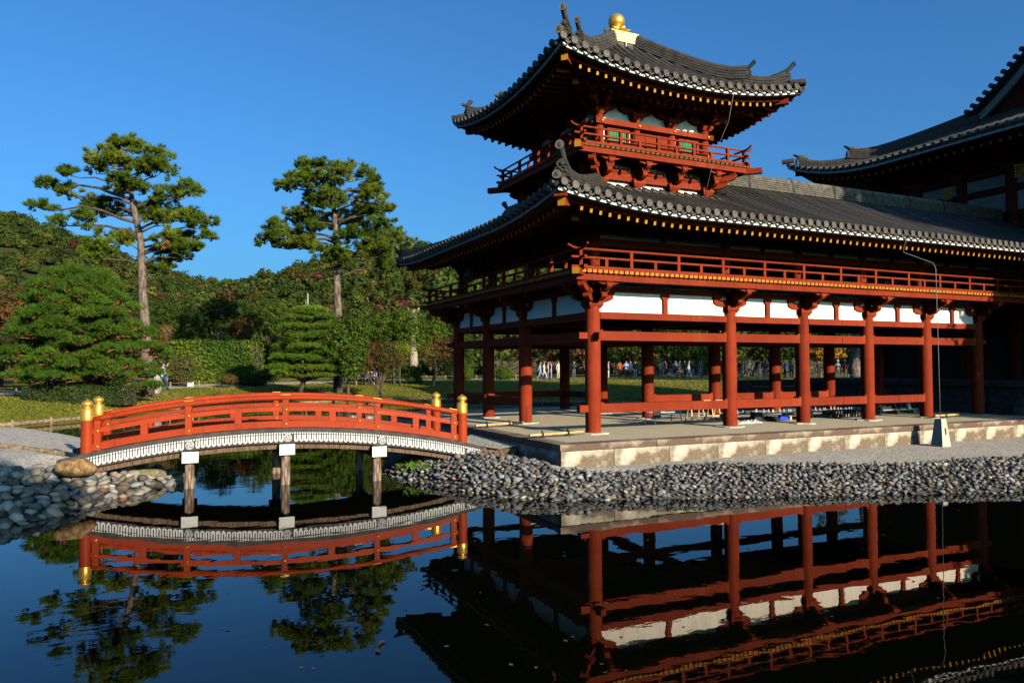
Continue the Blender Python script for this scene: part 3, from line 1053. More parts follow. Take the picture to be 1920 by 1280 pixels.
edge_beam((-EO - .07, -EO + .07), (ENDX, -EO + .07))
edge_beam((-EO + .07, -EO + .14), (-EO + .07, ENDY))
edge_beam((-EO + .14, ENDY - .07), (U[1] + .7, ENDY - .07))
pk = MB(); pk.beam((0, -.84, 0), (0, -.28, 0), .098, .062, 0, 1, 0)
PK = pk.mesh('gallery_plank', [M['red'], M['yellow_old']])
n = int((ENDX + .70) / .1295)
for i in range(n):
    put(PK, 'gallery_plank', T, (-.70 + i * .1295, rng.uniform(-.006, .006), 3.404 + rng.uniform(-.002, .002)))
n = int((ENDY + .70) / .1295)
for i in range(n):
    put(PK, 'gallery_plank', T, (rng.uniform(-.006, .006), -.70 + i * .1295, 3.404 + rng.uniform(-.002, .002)), (0, 0, -math.pi / 2))
m = MB(); m.beam((-.98, -.98, 3.375), (-.2, -.2, 3.375), .15, .125, 0, 1); m.build('corner_beam', [M['red'], M['yellow']], T)
m = MB(); m.beam((-.93, ENDY + .13, 3.335), (-.2, ENDY - .6, 3.335), .15, .125, 0, 0); m.build('corner_beam', [M['red'], M['yellow']], T)


# ---- railings: three rails with alternating tall and short posts
def railing(a, b, z, ends=(True, True), step=.612, sc=1.0, mat='red', phase=0, cross=.22):
    a, b = Vector((*a, 0)), Vector((*b, 0)); d = (b - a).normalized(); L = (b - a).length
    r = MB()
    a2 = a - d * cross if ends[0] else a; b2 = b + d * cross if ends[1] else b
    r.beam((a2.x, a2.y, z + .045 * sc), (b2.x, b2.y, z + .045 * sc), .085 * sc, .07 * sc)
    r.beam((a2.x, a2.y, z + .255 * sc), (b2.x, b2.y, z + .255 * sc), .06 * sc, .042 * sc)
    tip = lambda p, s: [p + d * s * k for k in (.0, .5, 1.0)]
    path = []
    zt = z + .43 * sc
    if ends[0]: path += [(a.x - d.x * (cross + .08), a.y - d.y * (cross + .08), zt + .075), (a.x - d.x * .2, a.y - d.y * .2, zt + .03), (a.x - d.x * .08, a.y - d.y * .08, zt)]
    else: path += [(a.x, a.y, zt)]
    if ends[1]: path += [(b.x + d.x * .08, b.y + d.y * .08, zt), (b.x + d.x * .2, b.y + d.y * .2, zt + .03), (b.x + d.x * (cross + .08), b.y + d.y * (cross + .08), zt + .075)]
    else: path += [(b.x, b.y, zt)]
    r.tube(path, .027 * sc, 8)
    o = r.build('railing', M[mat], T)
    n = max(2, round(L / step)); ang = math.atan2(d.y, d.x)
    tall = MB(); tall.box(-.037 * sc, .037 * sc, -.037 * sc, .037 * sc, 0, .41 * sc)
    short = MB(); short.box(-.037 * sc, .037 * sc, -.033 * sc, .033 * sc, 0, .245 * sc)
    key = ('rail', sc, mat)
    if key not in CACHE: CACHE[key] = (tall.mesh('baluster', M[mat]), short.mesh('baluster', M[mat]))
    TM, SM = CACHE[key]
    for i in range(n + 1):
        q = a + (b - a) * i / n
        put(TM if (i + phase) % 2 == 0 or i in (0, n) else SM, 'baluster', o, (q.x, q.y, z + .01), (0, 0, ang))
    return o


CACHE = {}
RY = -.72
railing((RY, RY), (ENDX, RY), 3.437, (True, False))
railing((RY, RY), (RY, ENDY - .1), 3.437, (True, True))
railing((RY, ENDY - .1), (U[1] + .6, ENDY - .1), 3.437, (True, False))

# ---- upper storey columns, beams, panels
INS = .14
ug = []
for (u, v) in grid:
    x = u + INS if u == 0 else (u - INS if (u == U[1] and v in (V[2], V[3])) else u)
    y = v + INS if v == 0 else (v - INS if (v in (V[1], V[3]) and u > 0 and not (u == U[1] and v == V[2])) else v)
    ug.append((x, y))
ug.append((15.3, INS))
um = MB(); um.lathe([(.128, 0), (.128, .95), (.12, 1.02)], n=16)
UM = um.mesh('upper_column', M['red'], 40)
for (x, y) in ug: put(UM, 'upper_column', T, (x, y, 3.42))
ux = sorted({round(x, 3) for x, y in ug if abs(y - INS) < .01})
uy = sorted({round(y, 3) for x, y in ug if abs(x - INS) < .01})
UF = [((p, INS), (q, INS)) for p, q in zip(ux[:-1], ux[1:])] + [((INS, p), (INS, q)) for p, q in zip(uy[:-1], uy[1:])]
UFB = [((U[i], V[1] - INS), (U[i + 1], V[1] - INS)) for i in range(1, 5)]
for a, b in UF + UFB:
    span(a, b, 4.10, 4.27, .16, ears=False, r=.12)
    panelwork(a, b, 4.272, 4.70, 4.80, 4.80)
SB = {k: bracket_mesh('upper_bracket', o, dg, reach=.40, s=.92) for k, o, dg in (('s', ((0, -1),), False), ('w', ((-1, 0),), False), ('c', ((0, -1), (-1, 0), (-1, -1)), True))}
for (x, y) in ug:
    if y == INS or x == INS:
        put(SB['c' if (x == INS and y == INS) else 's' if y == INS else 'w'], 'upper_bracket', T, (x, y, 4.36))
# ================================================================== roofs
class Slope:
    """one roof slope: origin O at the eave, e along the eave, n inward; surface height Z(a, q)"""

    def __init__(s, O, e, n, length, run, z0, rise, lift=.30, c0=True, c1=False, reach=3.3, bow=.28, pw=2.0):
        s.O, s.e, s.n = np.array(O, float), np.array(e, float), np.array(n, float)
        s.L, s.run, s.z0, s.rise, s.lift, s.c0, s.c1, s.reach, s.bow, s.pw = length, run, z0, rise, lift, c0, c1, reach, bow, pw

    def up(s, a):
        v = 0
        if s.c0: v += s.lift * max(0, 1 - a / s.reach) ** s.pw
        if s.c1: v += s.lift * max(0, 1 - (s.L - a) / s.reach) ** s.pw
        return v

    def Z(s, a, q):
        t = q / s.run
        tt = max(t, 0)
        return s.z0 + s.rise * ((1 - s.bow) * t + s.bow * tt * abs(tt)) + s.up(a) * max(0, 1 - tt) ** 2

    def P(s, a, q, dz=0.0):
        p = s.O + s.e * a + s.n * q
        return (p[0], p[1], s.Z(a, q) + dz)


def sheet(sl, lo, hi, na=40, nq=7, thick=.05):
    """bed of the slope between eave q=lo(a) and q=hi(a)"""
    m = MB()
    As = np.linspace(0, sl.L, na)
    top = [[sl.P(a, lo + (hi(a) - lo) * k / nq, -.03) for k in range(nq + 1)] for a in As]
    m.grid(top)
    m.grid([[(x, y, z - thick) for x, y, z in r][::-1] for r in top])
    for side in (0, -1):
        m.grid([[r[side] for r in top], [(r[side][0], r[side][1], r[side][2] - thick) for r in top]] if side else [[(r[side][0], r[side][1], r[side][2] - thick) for r in top], [r[side] for r in top]])
    return m


TILE_R = .058


def tile_rows(sl, hi, parent, step=.2375, first=.12, single=True, q0=-.055, name='tile_row', skip=None):
    rows = []
    a = first; bigm = MB()
    while a < sl.L - .05:
        h = hi(a)
        if h > .15:
            m = MB() if single else bigm
            nseg = max(2, int(h / .45))
            ring = []
            for i in range(nseg + 1):
                q = q0 + (h - q0) * i / nseg
                c = np.array(sl.P(a, q, -.02))
                ring.append([tuple(c + np.array([sl.e[0], sl.e[1], 0]) * TILE_R * math.cos(w) + np.array([0, 0, 1]) * TILE_R * math.sin(w) * 1.15) for w in np.linspace(0, math.pi, 6)])
            m.grid(ring)
            if single: rows.append(m.build(name, M['tile'], parent, True))
        a += step
    if not single and bigm.v:
        o = bigm.build('tile_rows', M['tile'], parent, True)
        tag(o, kind='stuff')
    return rows


def disc_mesh():
    """round eave end tile with rim, three comma swirl, and the pendant flat tile beside it"""
    m = MB()
    m.lathe([(.074, -.045), (.076, .0), (.072, .010), (.060, .010), (.056, .002)], n=18, mi=0, axis='y', mis=[1, 0, 0, 0, 0])
    for k in range(3):
        a0 = k * 2 * math.pi / 3
        pts = [(math.cos(a0 + w) * r, math.sin(a0 + w) * r) for w, r in ((0, .012), (.5, .024), (1.1, .034), (1.7, .040))]
        out = [(x * 1.0 - math.sin(a0) * 0, y) for x, y in pts]
        inn = [(math.cos(a0 + w) * (r + d), math.sin(a0 + w) * (r + d)) for (w, r), d in zip(((1.6, .046), (1.0, .048), (.4, .044), (-.1, .034)), (0, 0, 0, 0))]
        poly = out + inn
        m.prism(poly, (0, -.006, 0), (1, 0, 0), (0, 0, 1), (0, 1, 0), .010, 0)
    # pendant edge of the flat tile to its right: shallow curved strip
    P, F = [], []
    for i in range(7):
        x = .055 + (.2375 - .11) * i / 6
        sag = -.045 - .038 * math.sin(math.pi * i / 6)
        for dz in (.0, -.042):
            for y in (-.005, .05): P.append((x, y, sag + dz))
    for i in range(6):
        b = i * 4
        F += [(b, b + 4, b + 6, b + 2), (b + 1, b + 3, b + 7, b + 5), (b, b + 1, b + 5, b + 4), (b + 2, b + 6, b + 7, b + 3)]
    m.add(P, F, 1)
    m.prism([(.05, -.055), (.105, -.075), (.115, -.055), (.06, -.035)], (0, -.012, 0), (1, 0, 0), (0, 0, 1), (0, 1, 0), .02, 0)
    return m.mesh('eave_tile', [M['tile_end'], M['tile']], 40)


DISC = disc_mesh()


def eave_tiles(sl, parent, step=.2375, first=.12, skip=0):
    a = first
    ang = math.atan2(sl.n[1], sl.n[0]) - math.pi / 2
    sg = 1 if sl.e @ np.array([math.cos(ang), math.sin(ang)]) > 0 else -1
    while a < sl.L - .05:
        p = sl.P(a, -.065, .005)
        slope = math.atan2(sl.Z(a + .1, 0) - sl.Z(a - .1, 0), .2)
        put(DISC, 'eave_tile', parent, p, (0, -slope * sg, ang))
        a += step


def ridge(parent, pts, w, h, name='ridge', layers=4, cap=True, mat='noshi', vert=None):
    """stacked flat ridge tiles with a round cap, following pts"""
    m = MB()
    pts = [Vector(p) for p in pts]

    def prof(k0, k1, ww):
        rows = []
        for i, p in enumerate(pts):
            d = pts[min(i + 1, len(pts) - 1)] - pts[max(i - 1, 0)]
            d.z = 0; d.normalize(); s = Vector((d.y, -d.x, 0))
            rows.append([p + s * ww / 2 + Vector((0, 0, k0)), p + s * ww / 2 + Vector((0, 0, k1)), p - s * ww / 2 + Vector((0, 0, k1)), p - s * ww / 2 + Vector((0, 0, k0))])
        m.grid(rows, 0, True)
        m.add(rows[0], [(3, 2, 1, 0)]); m.add(rows[-1], [(0, 1, 2, 3)])

    lh = h / layers
    prof(-.14, 0, w * .8)
    for i in range(layers):
        prof(i * lh, i * lh + lh * .72, w * (1 - .06 * i) + .02)
        prof(i * lh + lh * .72, (i + 1) * lh, w * (1 - .06 * i) - .035)
    if cap:
        m.tube([p + Vector((0, 0, h + .01)) for p in pts], w * .36, 8)
    return m.build(name, M[mat], parent, 35)


def demon_tile(parent, p, d, s=1.0, horn=True):
    """end ornament of a hip ridge: shaped plate with relief, tall rolled horn tile and a round foot disc"""
    d = Vector((d[0], d[1], 0)).normalized(); side = Vector((-d.y, d.x, 0)); z = Vector((0, 0, 1))
    p = Vector(p)
    m = MB()
    half = [(0, .0), (.17, 0), (.155, .08), (.17, .15), (.13, .22), (.115, .30), (.06, .36), (0, .375)]
    poly = [(x * s, y * s) for x, y in half] + [(-x * s, y * s) for x, y in half[-2:0:-1]]
    m.prism(poly, p, side, z, d, .07 * s)
    # relief: brow, eyes, jaw
    for (x, y, r, q) in ((-.055, .19, .03, .03), (.055, .19, .03, .03), (0, .135, .032, .045), (-.09, .10, .035, .03), (.09, .10, .035, .03), (0, .27, .045, .03), (-.1, .24, .025, .03), (.1, .24, .025, .03), (-.05, .05, .03, .03), (.05, .05, .03, .03)):
        c = p + side * x * s + z * y * s + d * .035 * s
        m.tube([c, c + d * q * s, c + d * (q + .012) * s], [r * s, r * .8 * s, r * .3 * s], 7)
    if horn:
        q = p + z * .30 * s - d * .10 * s
        m.tube([q - d * .50 * s - z * .05 * s, q - d * .22 * s + z * .0 * s, q + d * .0 * s + z * .07 * s, q + d * .16 * s + z * .18 * s, q + d * .28 * s + z * .30 * s], [.05 * s, .06 * s, .066 * s, .07 * s, .078 * s], 12, ecap=1)
        e = q + d * .27 * s + z * .30 * s                 # round end face looks outwards
        m.tube([e, e + d * .05 * s], .090 * s, 14, 0, ecap=1)
        m.tube([e + d * .05 * s, e + d * .06 * s], [.05 * s, .03 * s], 10, 0)
    o = m.build('ridge_ornament', [M['tile'], M['tile_end']], parent, 35)
    return o


def foot_disc(parent, p, d, s=1.0):
    d = Vector((d[0], d[1], -.1)).normalized(); p = Vector(p)
    m = MB(); m.tube([p - d * .35 * s, p], .075 * s, 14, 0)
    m.tube([p, p + d * .012], [.085 * s, .08 * s], 14, 1)
    m.tube([p + d * .012, p + d * .022], [.045 * s, .02 * s], 12, 0)
    return m.build('foot_tile', [M['tile'], M['tile_end']], parent, 35)


def eave_trim(sl, parent, inset, drop_board=.17, a0=0.0, a1=None, miter0=True, miter1=False, off=.0, soff=None, boards=True, fascia_q=.30, fz=None):
    """white eave board, dark soffit and red fascia strip following the eave curve"""
    a1 = sl.L if a1 is None else a1
    n = max(12, int((a1 - a0) / .35))

    def strip(name, mat, q, z0, z1, th, mg=1.0):
        m = MB(); rows = []
        for i in range(n + 1):
            a = a0 + (a1 - a0) * i / n
            b = a
            if miter0 and i == 0: b = a0 + q
            if miter1 and i == n: b = a1 - q
            if miter0: b = max(b, a0 + q)
            if miter1: b = min(b, a1 - q)
            x = sl.O + sl.e * b + sl.n * q; y = sl.O + sl.e * b + sl.n * (q + th)
            zz = sl.z0 + sl.up(b)
            rows.append([(x[0], x[1], zz + z0), (x[0], x[1], zz + z1), (y[0], y[1], zz + z1), (y[0], y[1], zz + z0)])
        m.grid([r[::-1] for r in rows], 0, True)
        m.add(rows[0], [(0, 1, 2, 3)]); m.add(rows[-1], [(3, 2, 1, 0)])
        return m.build(name, M[mat], parent)

    strip('eave_board', 'chalk', .05, -drop_board, -.065, .04)
    strip('fascia', 'red', fascia_q, -drop_board - .075, -drop_board - .018, .06)
    strip('soffit', 'dark', .09, -drop_board - .016, -drop_board + .002, fascia_q - .03)  # underside shade painted by the dark colour
    return strip


RAFTER = {}


def rafters(sl, step, first, q_tip, z_tip, q_in, slope, hip, last=None, w=.062, h=.078, name='rafter', end='yellow', skip=lambda a: False, body='red'):
    """parallel rafters, tips on a line q=q_tip; hip(a) gives the inward limit"""
    a = first; i = 0
    last = sl.L if last is None else last
    ang = math.atan2(sl.n[1], sl.n[0]) - math.pi / 2
    while a < last:
        qi = min(q_in, hip(a))
        if qi - q_tip > .12 and not skip(a):
            L = round(qi - q_tip, 2)
            key = (name, L, slope, w, h)
            if key not in RAFTER:
                m = MB(); m.beam((0, 0, 0), (0, L, L * slope), w, h, 0, 1, 0, up=(0, 0, 1))
                RAFTER[key] = m.mesh(name, [M[body], M[end]])
            p = sl.O + sl.e * a + sl.n * q_tip
            put(RAFTER[key], name, T, (p[0], p[1], sl.z0 + z_tip + sl.up(a) * .95), (0, 0, ang))
        a += step; i += 1


# -------------------------------------------------- lower roof (L shaped)
EV = 1.90
Z0 = 4.605                       # tile bed height at the eave
RUNA, RUNB = 1.65 + EV, 1.90 + EV
RISE = 1.72
LA, LB_ = 16.9 + EV, 8.42 + EV
SA = Slope((-EV, -EV), (1, 0), (0, 1), LA, RUNA, Z0, RISE)
SBs = Slope((-EV, -EV), (0, 1), (1, 0), LB_, RUNB, Z0, RISE, c1=True)
SBs.upb = SBs.up
SBs.up = lambda a: SBs.lift * max(0, 1 - a / 3.3) ** 2 + .16 * max(0, 1 - (SBs.L - a) / 2.4) ** 2
roof = put(None, 'lower_roof', T, (2, 2, Z0))
hipA = lambda a: min(RUNA, a * RUNA / RUNB)
hipB = lambda a: min(RUNB, a * RUNB / RUNA)
sheet(SA, 0, hipA, 70).build('roof_bed', M['tile_dark'], roof)
sheet(SBs, 0, hipB, 50).build('roof_bed', M['tile_dark'], roof)
tile_rows(SA, lambda a: hipA(a) - .02, roof)
tile_rows(SBs, lambda a: hipB(a) - .02, roof)
eave_tiles(SA, roof)
eave_tiles(SBs, roof)
# hidden inner slopes
SAi = Slope((16.9, 1.65 + RUNA), (-1, 0), (0, -1), 16.9 - 1.9, RUNA, Z0, RISE, c0=False)
vA = lambda a: min(RUNA, max(.0, RUNA))
SBi = Slope((1.9 + RUNB, 8.42), (0, -1), (-1, 0), 8.42 - 1.65, RUNB, Z0, RISE, c0=False)


def inner(sl, L, cut):
    m = MB()
    rows = []
    for a in np.linspace(0, sl.L, 30):
        lo = max(0.0, cut(a)); rows.append([sl.P(a, lo + (sl.run - lo) * k / 5, -.03) for k in range(6)])
    m.grid(rows); m.build('roof_bed', M['tile_dark'], roof)
    b = MB(); a = .12
    while a < sl.L - .1:
        lo = max(-.05, cut(a)); ring = []
        for k in range(5):
            q = lo + (sl.run - lo) * k / 4; c = np.array(sl.P(a, q, -.02))
            ring.append([tuple(c + np.array([*sl.e, 0]) * TILE_R * math.cos(w) + np.array([0, 0, 1.15]) * TILE_R * math.sin(w)) for w in np.linspace(0, math.pi, 5)])
        b.grid(ring); a += .2375
    tag(b.build('tile_rows', M['tile'], roof, True), kind='stuff')


inner(SAi, 0, lambda a: (a - (16.9 - 1.9 - RUNB)) * RUNA / RUNB)
inner(SBi, 0, lambda a: (a - (8.42 - 1.65 - RUNA)) * RUNB / RUNA)
# main ridges
zr = Z0 + RISE - .06
ridge(roof, [(3.2, 1.65, zr), (8, 1.65, zr), (13, 1.65, zr), (16.95, 1.65, zr)], .30, .30, layers=5)
ridge(roof, [(1.9, 3.2, zr), (1.9, 6, zr), (1.9, 8.35, zr + .05)], .30, .30, layers=5)
demon_tile(roof, (1.9, 8.5, zr + .02), (0, 1), 1.0)
# wire clips over the ridge
for x in (5.9, 7.5, 9.1, 10.7, 12.3, 13.9):
    m = MB(); m.tube([(x, 1.46, zr + .0), (x, 1.48, zr + .25), (x, 1.55, zr + .41), (x, 1.65, zr + .45), (x, 1.75, zr + .41), (x, 1.82, zr + .25)], .010, 5)
    m.build('ridge_clip', M['cord'], roof)
# gable end of the left arm: verge tiles, bargeboard, descending ridge
for sl, sgn in ((SBs, 1), (SBi, -1)):
    pts = [sl.P(sl.L - .42 if sgn > 0 else .42, q, -.02) for q in np.linspace(-.02, sl.run - .2, 9)]
    pts[0] = (pts[0][0], pts[0][1], pts[0][2] + .07)
    ridge(roof, pts, .2, .17, 'descending_ridge', 3)
    m = MB(); rows = []
    for q in np.linspace(0, sl.run, 10):
        a = sl.L - .03 if sgn > 0 else .03
        x, y, z = sl.P(a, q, -.07)
        rows.append([(x, 8.33, z), (x, 8.33, z - .2), (x, 8.39, z - .2), (x, 8.39, z)])
    m.grid(rows, 0, True); m.build('bargeboard', M['red'], roof)
p = SBs.P(SBs.L - .42, .0, .03)
demon_tile(roof, p, (-1, 0), .8, False)
m = MB(); q = Vector(SBs.P(SBs.L - .42, .05, .17)); m.tube([q + Vector((.3, 0, .03)), q, q + Vector((-.14, 0, .05)), q + Vector((-.24, 0, .17))], [.07, .075, .06, .03], 8); m.build('ridge_tip', M['tile'], roof, True)
gw = MB(); gw.prism([(-3.2, 0), (3.2, 0), (0, 1.4)], (1.9, 8.18, 4.75), (1, 0, 0), (0, 0, 1), (0, 1, 0), .06); gw.build('gable_wall', M['white'], roof)
# corner hip ridge with ornament
hp = [SA.P(a, hipA(a), -.03) for a in np.linspace(.28, 2.7, 9)]
hp = [(x, y, z + .13 * max(0, 1 - i / 3.0) ** 2) for i, (x, y, z) in enumerate(hp)]
ridge(roof, hp, .22, .22, 'hip_ridge', 4, mat='tile')
demon_tile(roof, (hp[0][0] - .04, hp[0][1] - .04, hp[0][2] + .0), (-1, -1), .95)
foot_disc(roof, (-1.93, -1.93, SA.P(0, 0)[2] + .08), (-1, -1), 1.0)
eave_trim(SA, roof, 0)
eave_trim(SBs, roof, 0)
# rafters: lower (base) tier and flying tier
rafters(SA, .2135, .70, .30, -.30, 2.0, .24, lambda a: a, w=.058, h=.075)
rafters(SBs, .2135, .70, .30, -.30, 2.0, .24, lambda a: a, w=.058, h=.075)
rafters(SA, .2135, 1.25, .92, -.225, 2.7, .30, lambda a: a, name='base_rafter', h=.085)
rafters(SBs, .2135, 1.25, .92, -.225, 2.7, .30, lambda a: a, name='base_rafter', h=.085)


def ceiling(sl, z, q0, q1, slope):
    m = MB(); rows = []
    for a in np.linspace(0, sl.L, 40):
        rows.append([(*(sl.O + sl.e * max(a, q) + sl.n * q), sl.z0 + z + (q - q0) * slope + sl.up(max(a, q)) * .95) for q in (q0, (q0 + q1) / 2, q1)])
    m.grid([r[::-1] for r in rows]); m.grid([[(x, y, zz + .03) for x, y, zz in r] for r in rows])
    return m.build('soffit_boards', M['dark'], roof)  # boards coloured dark to stand in for the shade under the eave


for sl in (SA, SBs):
    ceiling(sl, -.255, .34, 1.15, .24)
    ceiling(sl, -.175, 1.1, 3.0, .30)
    # purlin carried by the brackets
for a, b in (((-.55, -.48), (16.8, -.48)), ((-.48, -.40), (-.48, 8.3))):
    m = MB(); m.beam((*a, 4.76), (*b, 4.76), .13, .12); m.build('purlin', M['red'], T)
m = MB(); m.beam((-1.70, -1.70, 4.555), (.3, .3, 4.99), .15, .16, 0, 1); m.build('hip_rafter', [M['red'], M['yellow']], T)
m = MB(); m.beam((-1.78, -1.78, 4.655), (-1.2, -1.2, 4.75), .24, .05, 0, 0); m.build('hip_rafter_cap', M['red'], T)
m = MB(); m.beam((-1.02, -1.02, 4.44), (.2, .2, 4.76), .15, .16, 0, 1); m.build('hip_rafter', [M['red'], M['yellow']], T)

# -------------------------------------------------- tower
TX, TY = 1.80, 1.70
WX0, WX1, WY0, WY1 = .32, 3.28, .20, 3.20
# waist wall under the balcony
m = MB(); m.box(WX0 + .04, WX1 - .04, WY0 + .04, WY1 - .04, 5.0, 6.05); m.build('waist_wall', M['white'], T)
cols = [WX0, WX0 + .985, WX1 - .985, WX1]; rows_ = [WY0, WY0 + 1.0, WY1 - 1.0, WY1]
per = [(x, WY0, 's') for x in cols] + [(WX0, y, 'w') for y in rows_[1:]] + [(WX1, y, 'e') for y in rows_[1:]] + [(x, WY1, 'n') for x in cols[1:3]]
wm = MB(); wm.lathe([(.115, 0), (.115, 1.0)], n=12); WM = wm.mesh('waist_post', M['red'], 40)
tc = MB(); tc.lathe([(.108, 0), (.108, 1.0), (.102, 1.06)], n=16); TC = tc.mesh('tower_column', M['red'], 40)
TB = {k: bracket_mesh('tower_bracket', o, dg, reach=.50, s=.9) for k, o, dg in (('s', ((0, -1),), False), ('w', ((-1, 0),), False), ('e', ((1, 0),), False), ('n', ((0, 1),), False),
      ('c', ((0, -1), (-1, 0), (-1, -1)), True), ('se', ((0, -1), (1, 0), (1, -1)), True), ('nw', ((0, 1), (-1, 0), (-1, 1)), True), ('ne', ((0, 1), (1, 0), (1, 1)), True))}


def kind_of(x, y):
    W_, E_, S_, N_ = abs(x - WX0) < .01, abs(x - WX1) < .01, abs(y - WY0) < .01, abs(y - WY1) < .01
    if S_ and W_: return 'c'
    if S_ and E_: return 'se'
    if N_ and W_: return 'nw'
    if N_ and E_: return 'ne'
    return 's' if S_ else 'w' if W_ else 'e' if E_ else 'n'


for (x, y, k) in per:
    put(WM, 'waist_post', T, (x, y, 5.0))
    put(TB[kind_of(x, y)], 'tower_bracket', T, (x, y, 5.52))
    put(TC, 'tower_column', T, (x, y, 6.10))
    put(TB[kind_of(x, y)], 'tower_bracket', T, (x, y, 7.06))
for z0, z1, nm in ((5.62, 5.74, 'waist_beam'),):
    for a, b in (((WX0, WY0), (WX1, WY0)), ((WX0, WY0), (WX0, WY1)), ((WX1, WY0), (WX1, WY1)), ((WX0, WY1), (WX1, WY1))):
        m = MB(); m.beam((*a, (z0 + z1) / 2), (*b, (z0 + z1) / 2), .15, z1 - z0); m.build(nm, M['red'], T)
# flat coping courses where the roof meets the waist
for off, zz in ((0, 5.40), (.10, 5.345)):
    m = MB(); y = WY0 - .17 - off
    m.box(WX0 - .35 - off, WX1 + .35 + off, y, WY0 + .05, zz, zz + .05); m.build('coping', M['noshi'], T)
    m = MB(); m.box(WX0 - .17 - off, WX0 + .05, WY0 + .052, WY1 + .3, zz, zz + .05); m.build('coping', M['noshi'], T)
# balcony
BX0, BX1, BY0, BY1 = -.55, 4.16, -.42, 3.80
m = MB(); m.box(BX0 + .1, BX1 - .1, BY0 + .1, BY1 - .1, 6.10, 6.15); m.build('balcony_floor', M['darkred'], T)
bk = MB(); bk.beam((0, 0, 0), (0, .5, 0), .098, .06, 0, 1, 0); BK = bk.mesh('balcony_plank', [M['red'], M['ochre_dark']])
x = BX0 + .06
while x < BX1: put(BK, 'balcony_plank', T, (x, BY0, 6.165)); put(BK, 'balcony_plank', T, (x, BY1, 6.165), (0, 0, math.pi)); x += .131
y = BY0 + .06
while y < BY1: put(BK, 'balcony_plank', T, (BX0, y, 6.165), (0, 0, -math.pi / 2)); put(BK, 'balcony_plank', T, (BX1, y, 6.165), (0, 0, math.pi / 2)); y += .131
for a, b in (((BX0 + .02, BY0 + .09), (BX1 - .02, BY0 + .09)), ((BX0 + .09, BY0 + .16), (BX0 + .09, BY1 - .16)), ((BX1 - .09, BY0 + .16), (BX1 - .09, BY1 - .16)), ((BX0 + .02, BY1 - .09), (BX1 - .02, BY1 - .09))):
    m = MB(); m.beam((*a, 6.065), (*b, 6.065), .13, .115); m.build('balcony_beam', M['red'], T)
for (x, y, dx, dy, e) in ((BX0, BY0, -1, -1, 1), (BX1, BY0, 1, -1, 0), (BX0, BY1, -1, 1, 0), (BX1, BY1, 1, 1, 0)):
    m = MB(); L = .22 if e else .30
    m.beam((x + dx * (L - .12), y + dy * (L - .12), 6.105 if e else 6.055), (x - dx * .7, y - dy * .7, 6.10 if e else 6.055), .14, .13, 0, 1 if e else 0); m.build('corner_beam', [M['red'], M['yellow']], T)
r0 = .11
for a, b in (((BX0 + r0, BY0 + r0), (BX1 - r0, BY0 + r0)), ((BX0 + r0, BY0 + r0), (BX0 + r0, BY1 - r0)), ((BX1 - r0, BY0 + r0), (BX1 - r0, BY1 - r0)), ((BX0 + r0, BY1 - r0), (BX1 - r0, BY1 - r0))):
    railing(a, b, 6.195, (True, True), step=.50, sc=.86, cross=.17)
# tower walls: white strips, green lattice windows, plank doors, studded beams
body = MB(); body.box(WX0 + .05, WX1 - .05, WY0 + .05, WY1 - .05, 6.10, 7.75); body.build('tower_wall', M['white'], T)


def tower_face(o, e, nrm, span_, cs):
    o, e, nrm = np.array(o, float), np.array(e, float), np.array(nrm, float)

    def slab(name, a0, a1, z0, z1, d0, d1, mat):
        m = MB(); p = [o + e * a0 + nrm * d0, o + e * a1 + nrm * d0, o + e * a1 + nrm * d1, o + e * a0 + nrm * d1]
        m.add([(*q, z0) for q in p] + [(*q, z1) for q in p], [(0, 1, 2, 3), (7, 6, 5, 4), (4, 5, 1, 0), (5, 6, 2, 1), (6, 7, 3, 2), (7, 4, 0, 3)])
        return m.build(name, M[mat], T)

    slab('studded_beam', -.16, span_ + .16, 6.83, 6.95, -.05, .16, 'red')
    slab('sill_beam', -.10, span_ + .10, 6.385, 6.48, -.05, .145, 'red')
    for i in range(3):
        a, b = cs[i] + .1, cs[i + 1] - .1
        if i == 1:
            k = 5
            for j in range(k):
                slab('door_plank', a + (b - a) * j / k + .004, a + (b - a) * (j + 1) / k - .004, 6.17, 6.82, -.04, .02 + .004 * (j % 2), 'red')
        else:
            slab('window_frame', a + .10, b - .10, 6.76, 6.826, -.04, .05, 'red')
            slab('window_frame', a + .10, b - .10, 6.482, 6.52, -.04, .05, 'red')
            slab('window_frame', a + .10, a + .16, 6.52, 6.76, -.04, .05, 'red')
            slab('window_frame', b - .16, b - .10, 6.52, 6.76, -.04, .05, 'red')
            slab('window_back', a + .16, b - .16, 6.52, 6.76, -.047, -.040, 'dark')
            nb = 9; a2, b2 = a + .165, b - .165
            for j in range(nb):
                c = a2 + (b2 - a2) * (j + .5) / nb
                slab('lattice_bar', c - .017, c + .017, 6.522, 6.758, -.025, .012, 'green')
            slab('wall_board', a - .02, b + .02, 6.17, 6.384, -.045, .03, 'red')
        # strut between brackets
    for c in cs:
        for z in (6.89, 6.432):
            q = o + e * c + nrm * (.16 if z > 6.6 else .145)
            m = MB(); ax = Vector((*nrm, 0)); p = Vector((*q, z))
            m.tube([p - ax * .01, p + ax * .018, p + ax * .035], [.036, .033, .012], 10)
            m.build('stud', M['gold'], T, True)
    slab('eave_beam', -.05, span_ + .05, 7.42, 7.52, -.05, .08, 'red')


tower_face((WX0, WY0), (1, 0), (0, -1), WX1 - WX0, [c - WX0 for c in cols])
tower_face((WX0, WY1), (0, -1), (-1, 0), WY1 - WY0, [WY1 - c for c in rows_[::-1]])
tower_face((WX1, WY0), (0, 1), (1, 0), WY1 - WY0, [c - WY0 for c in rows_])

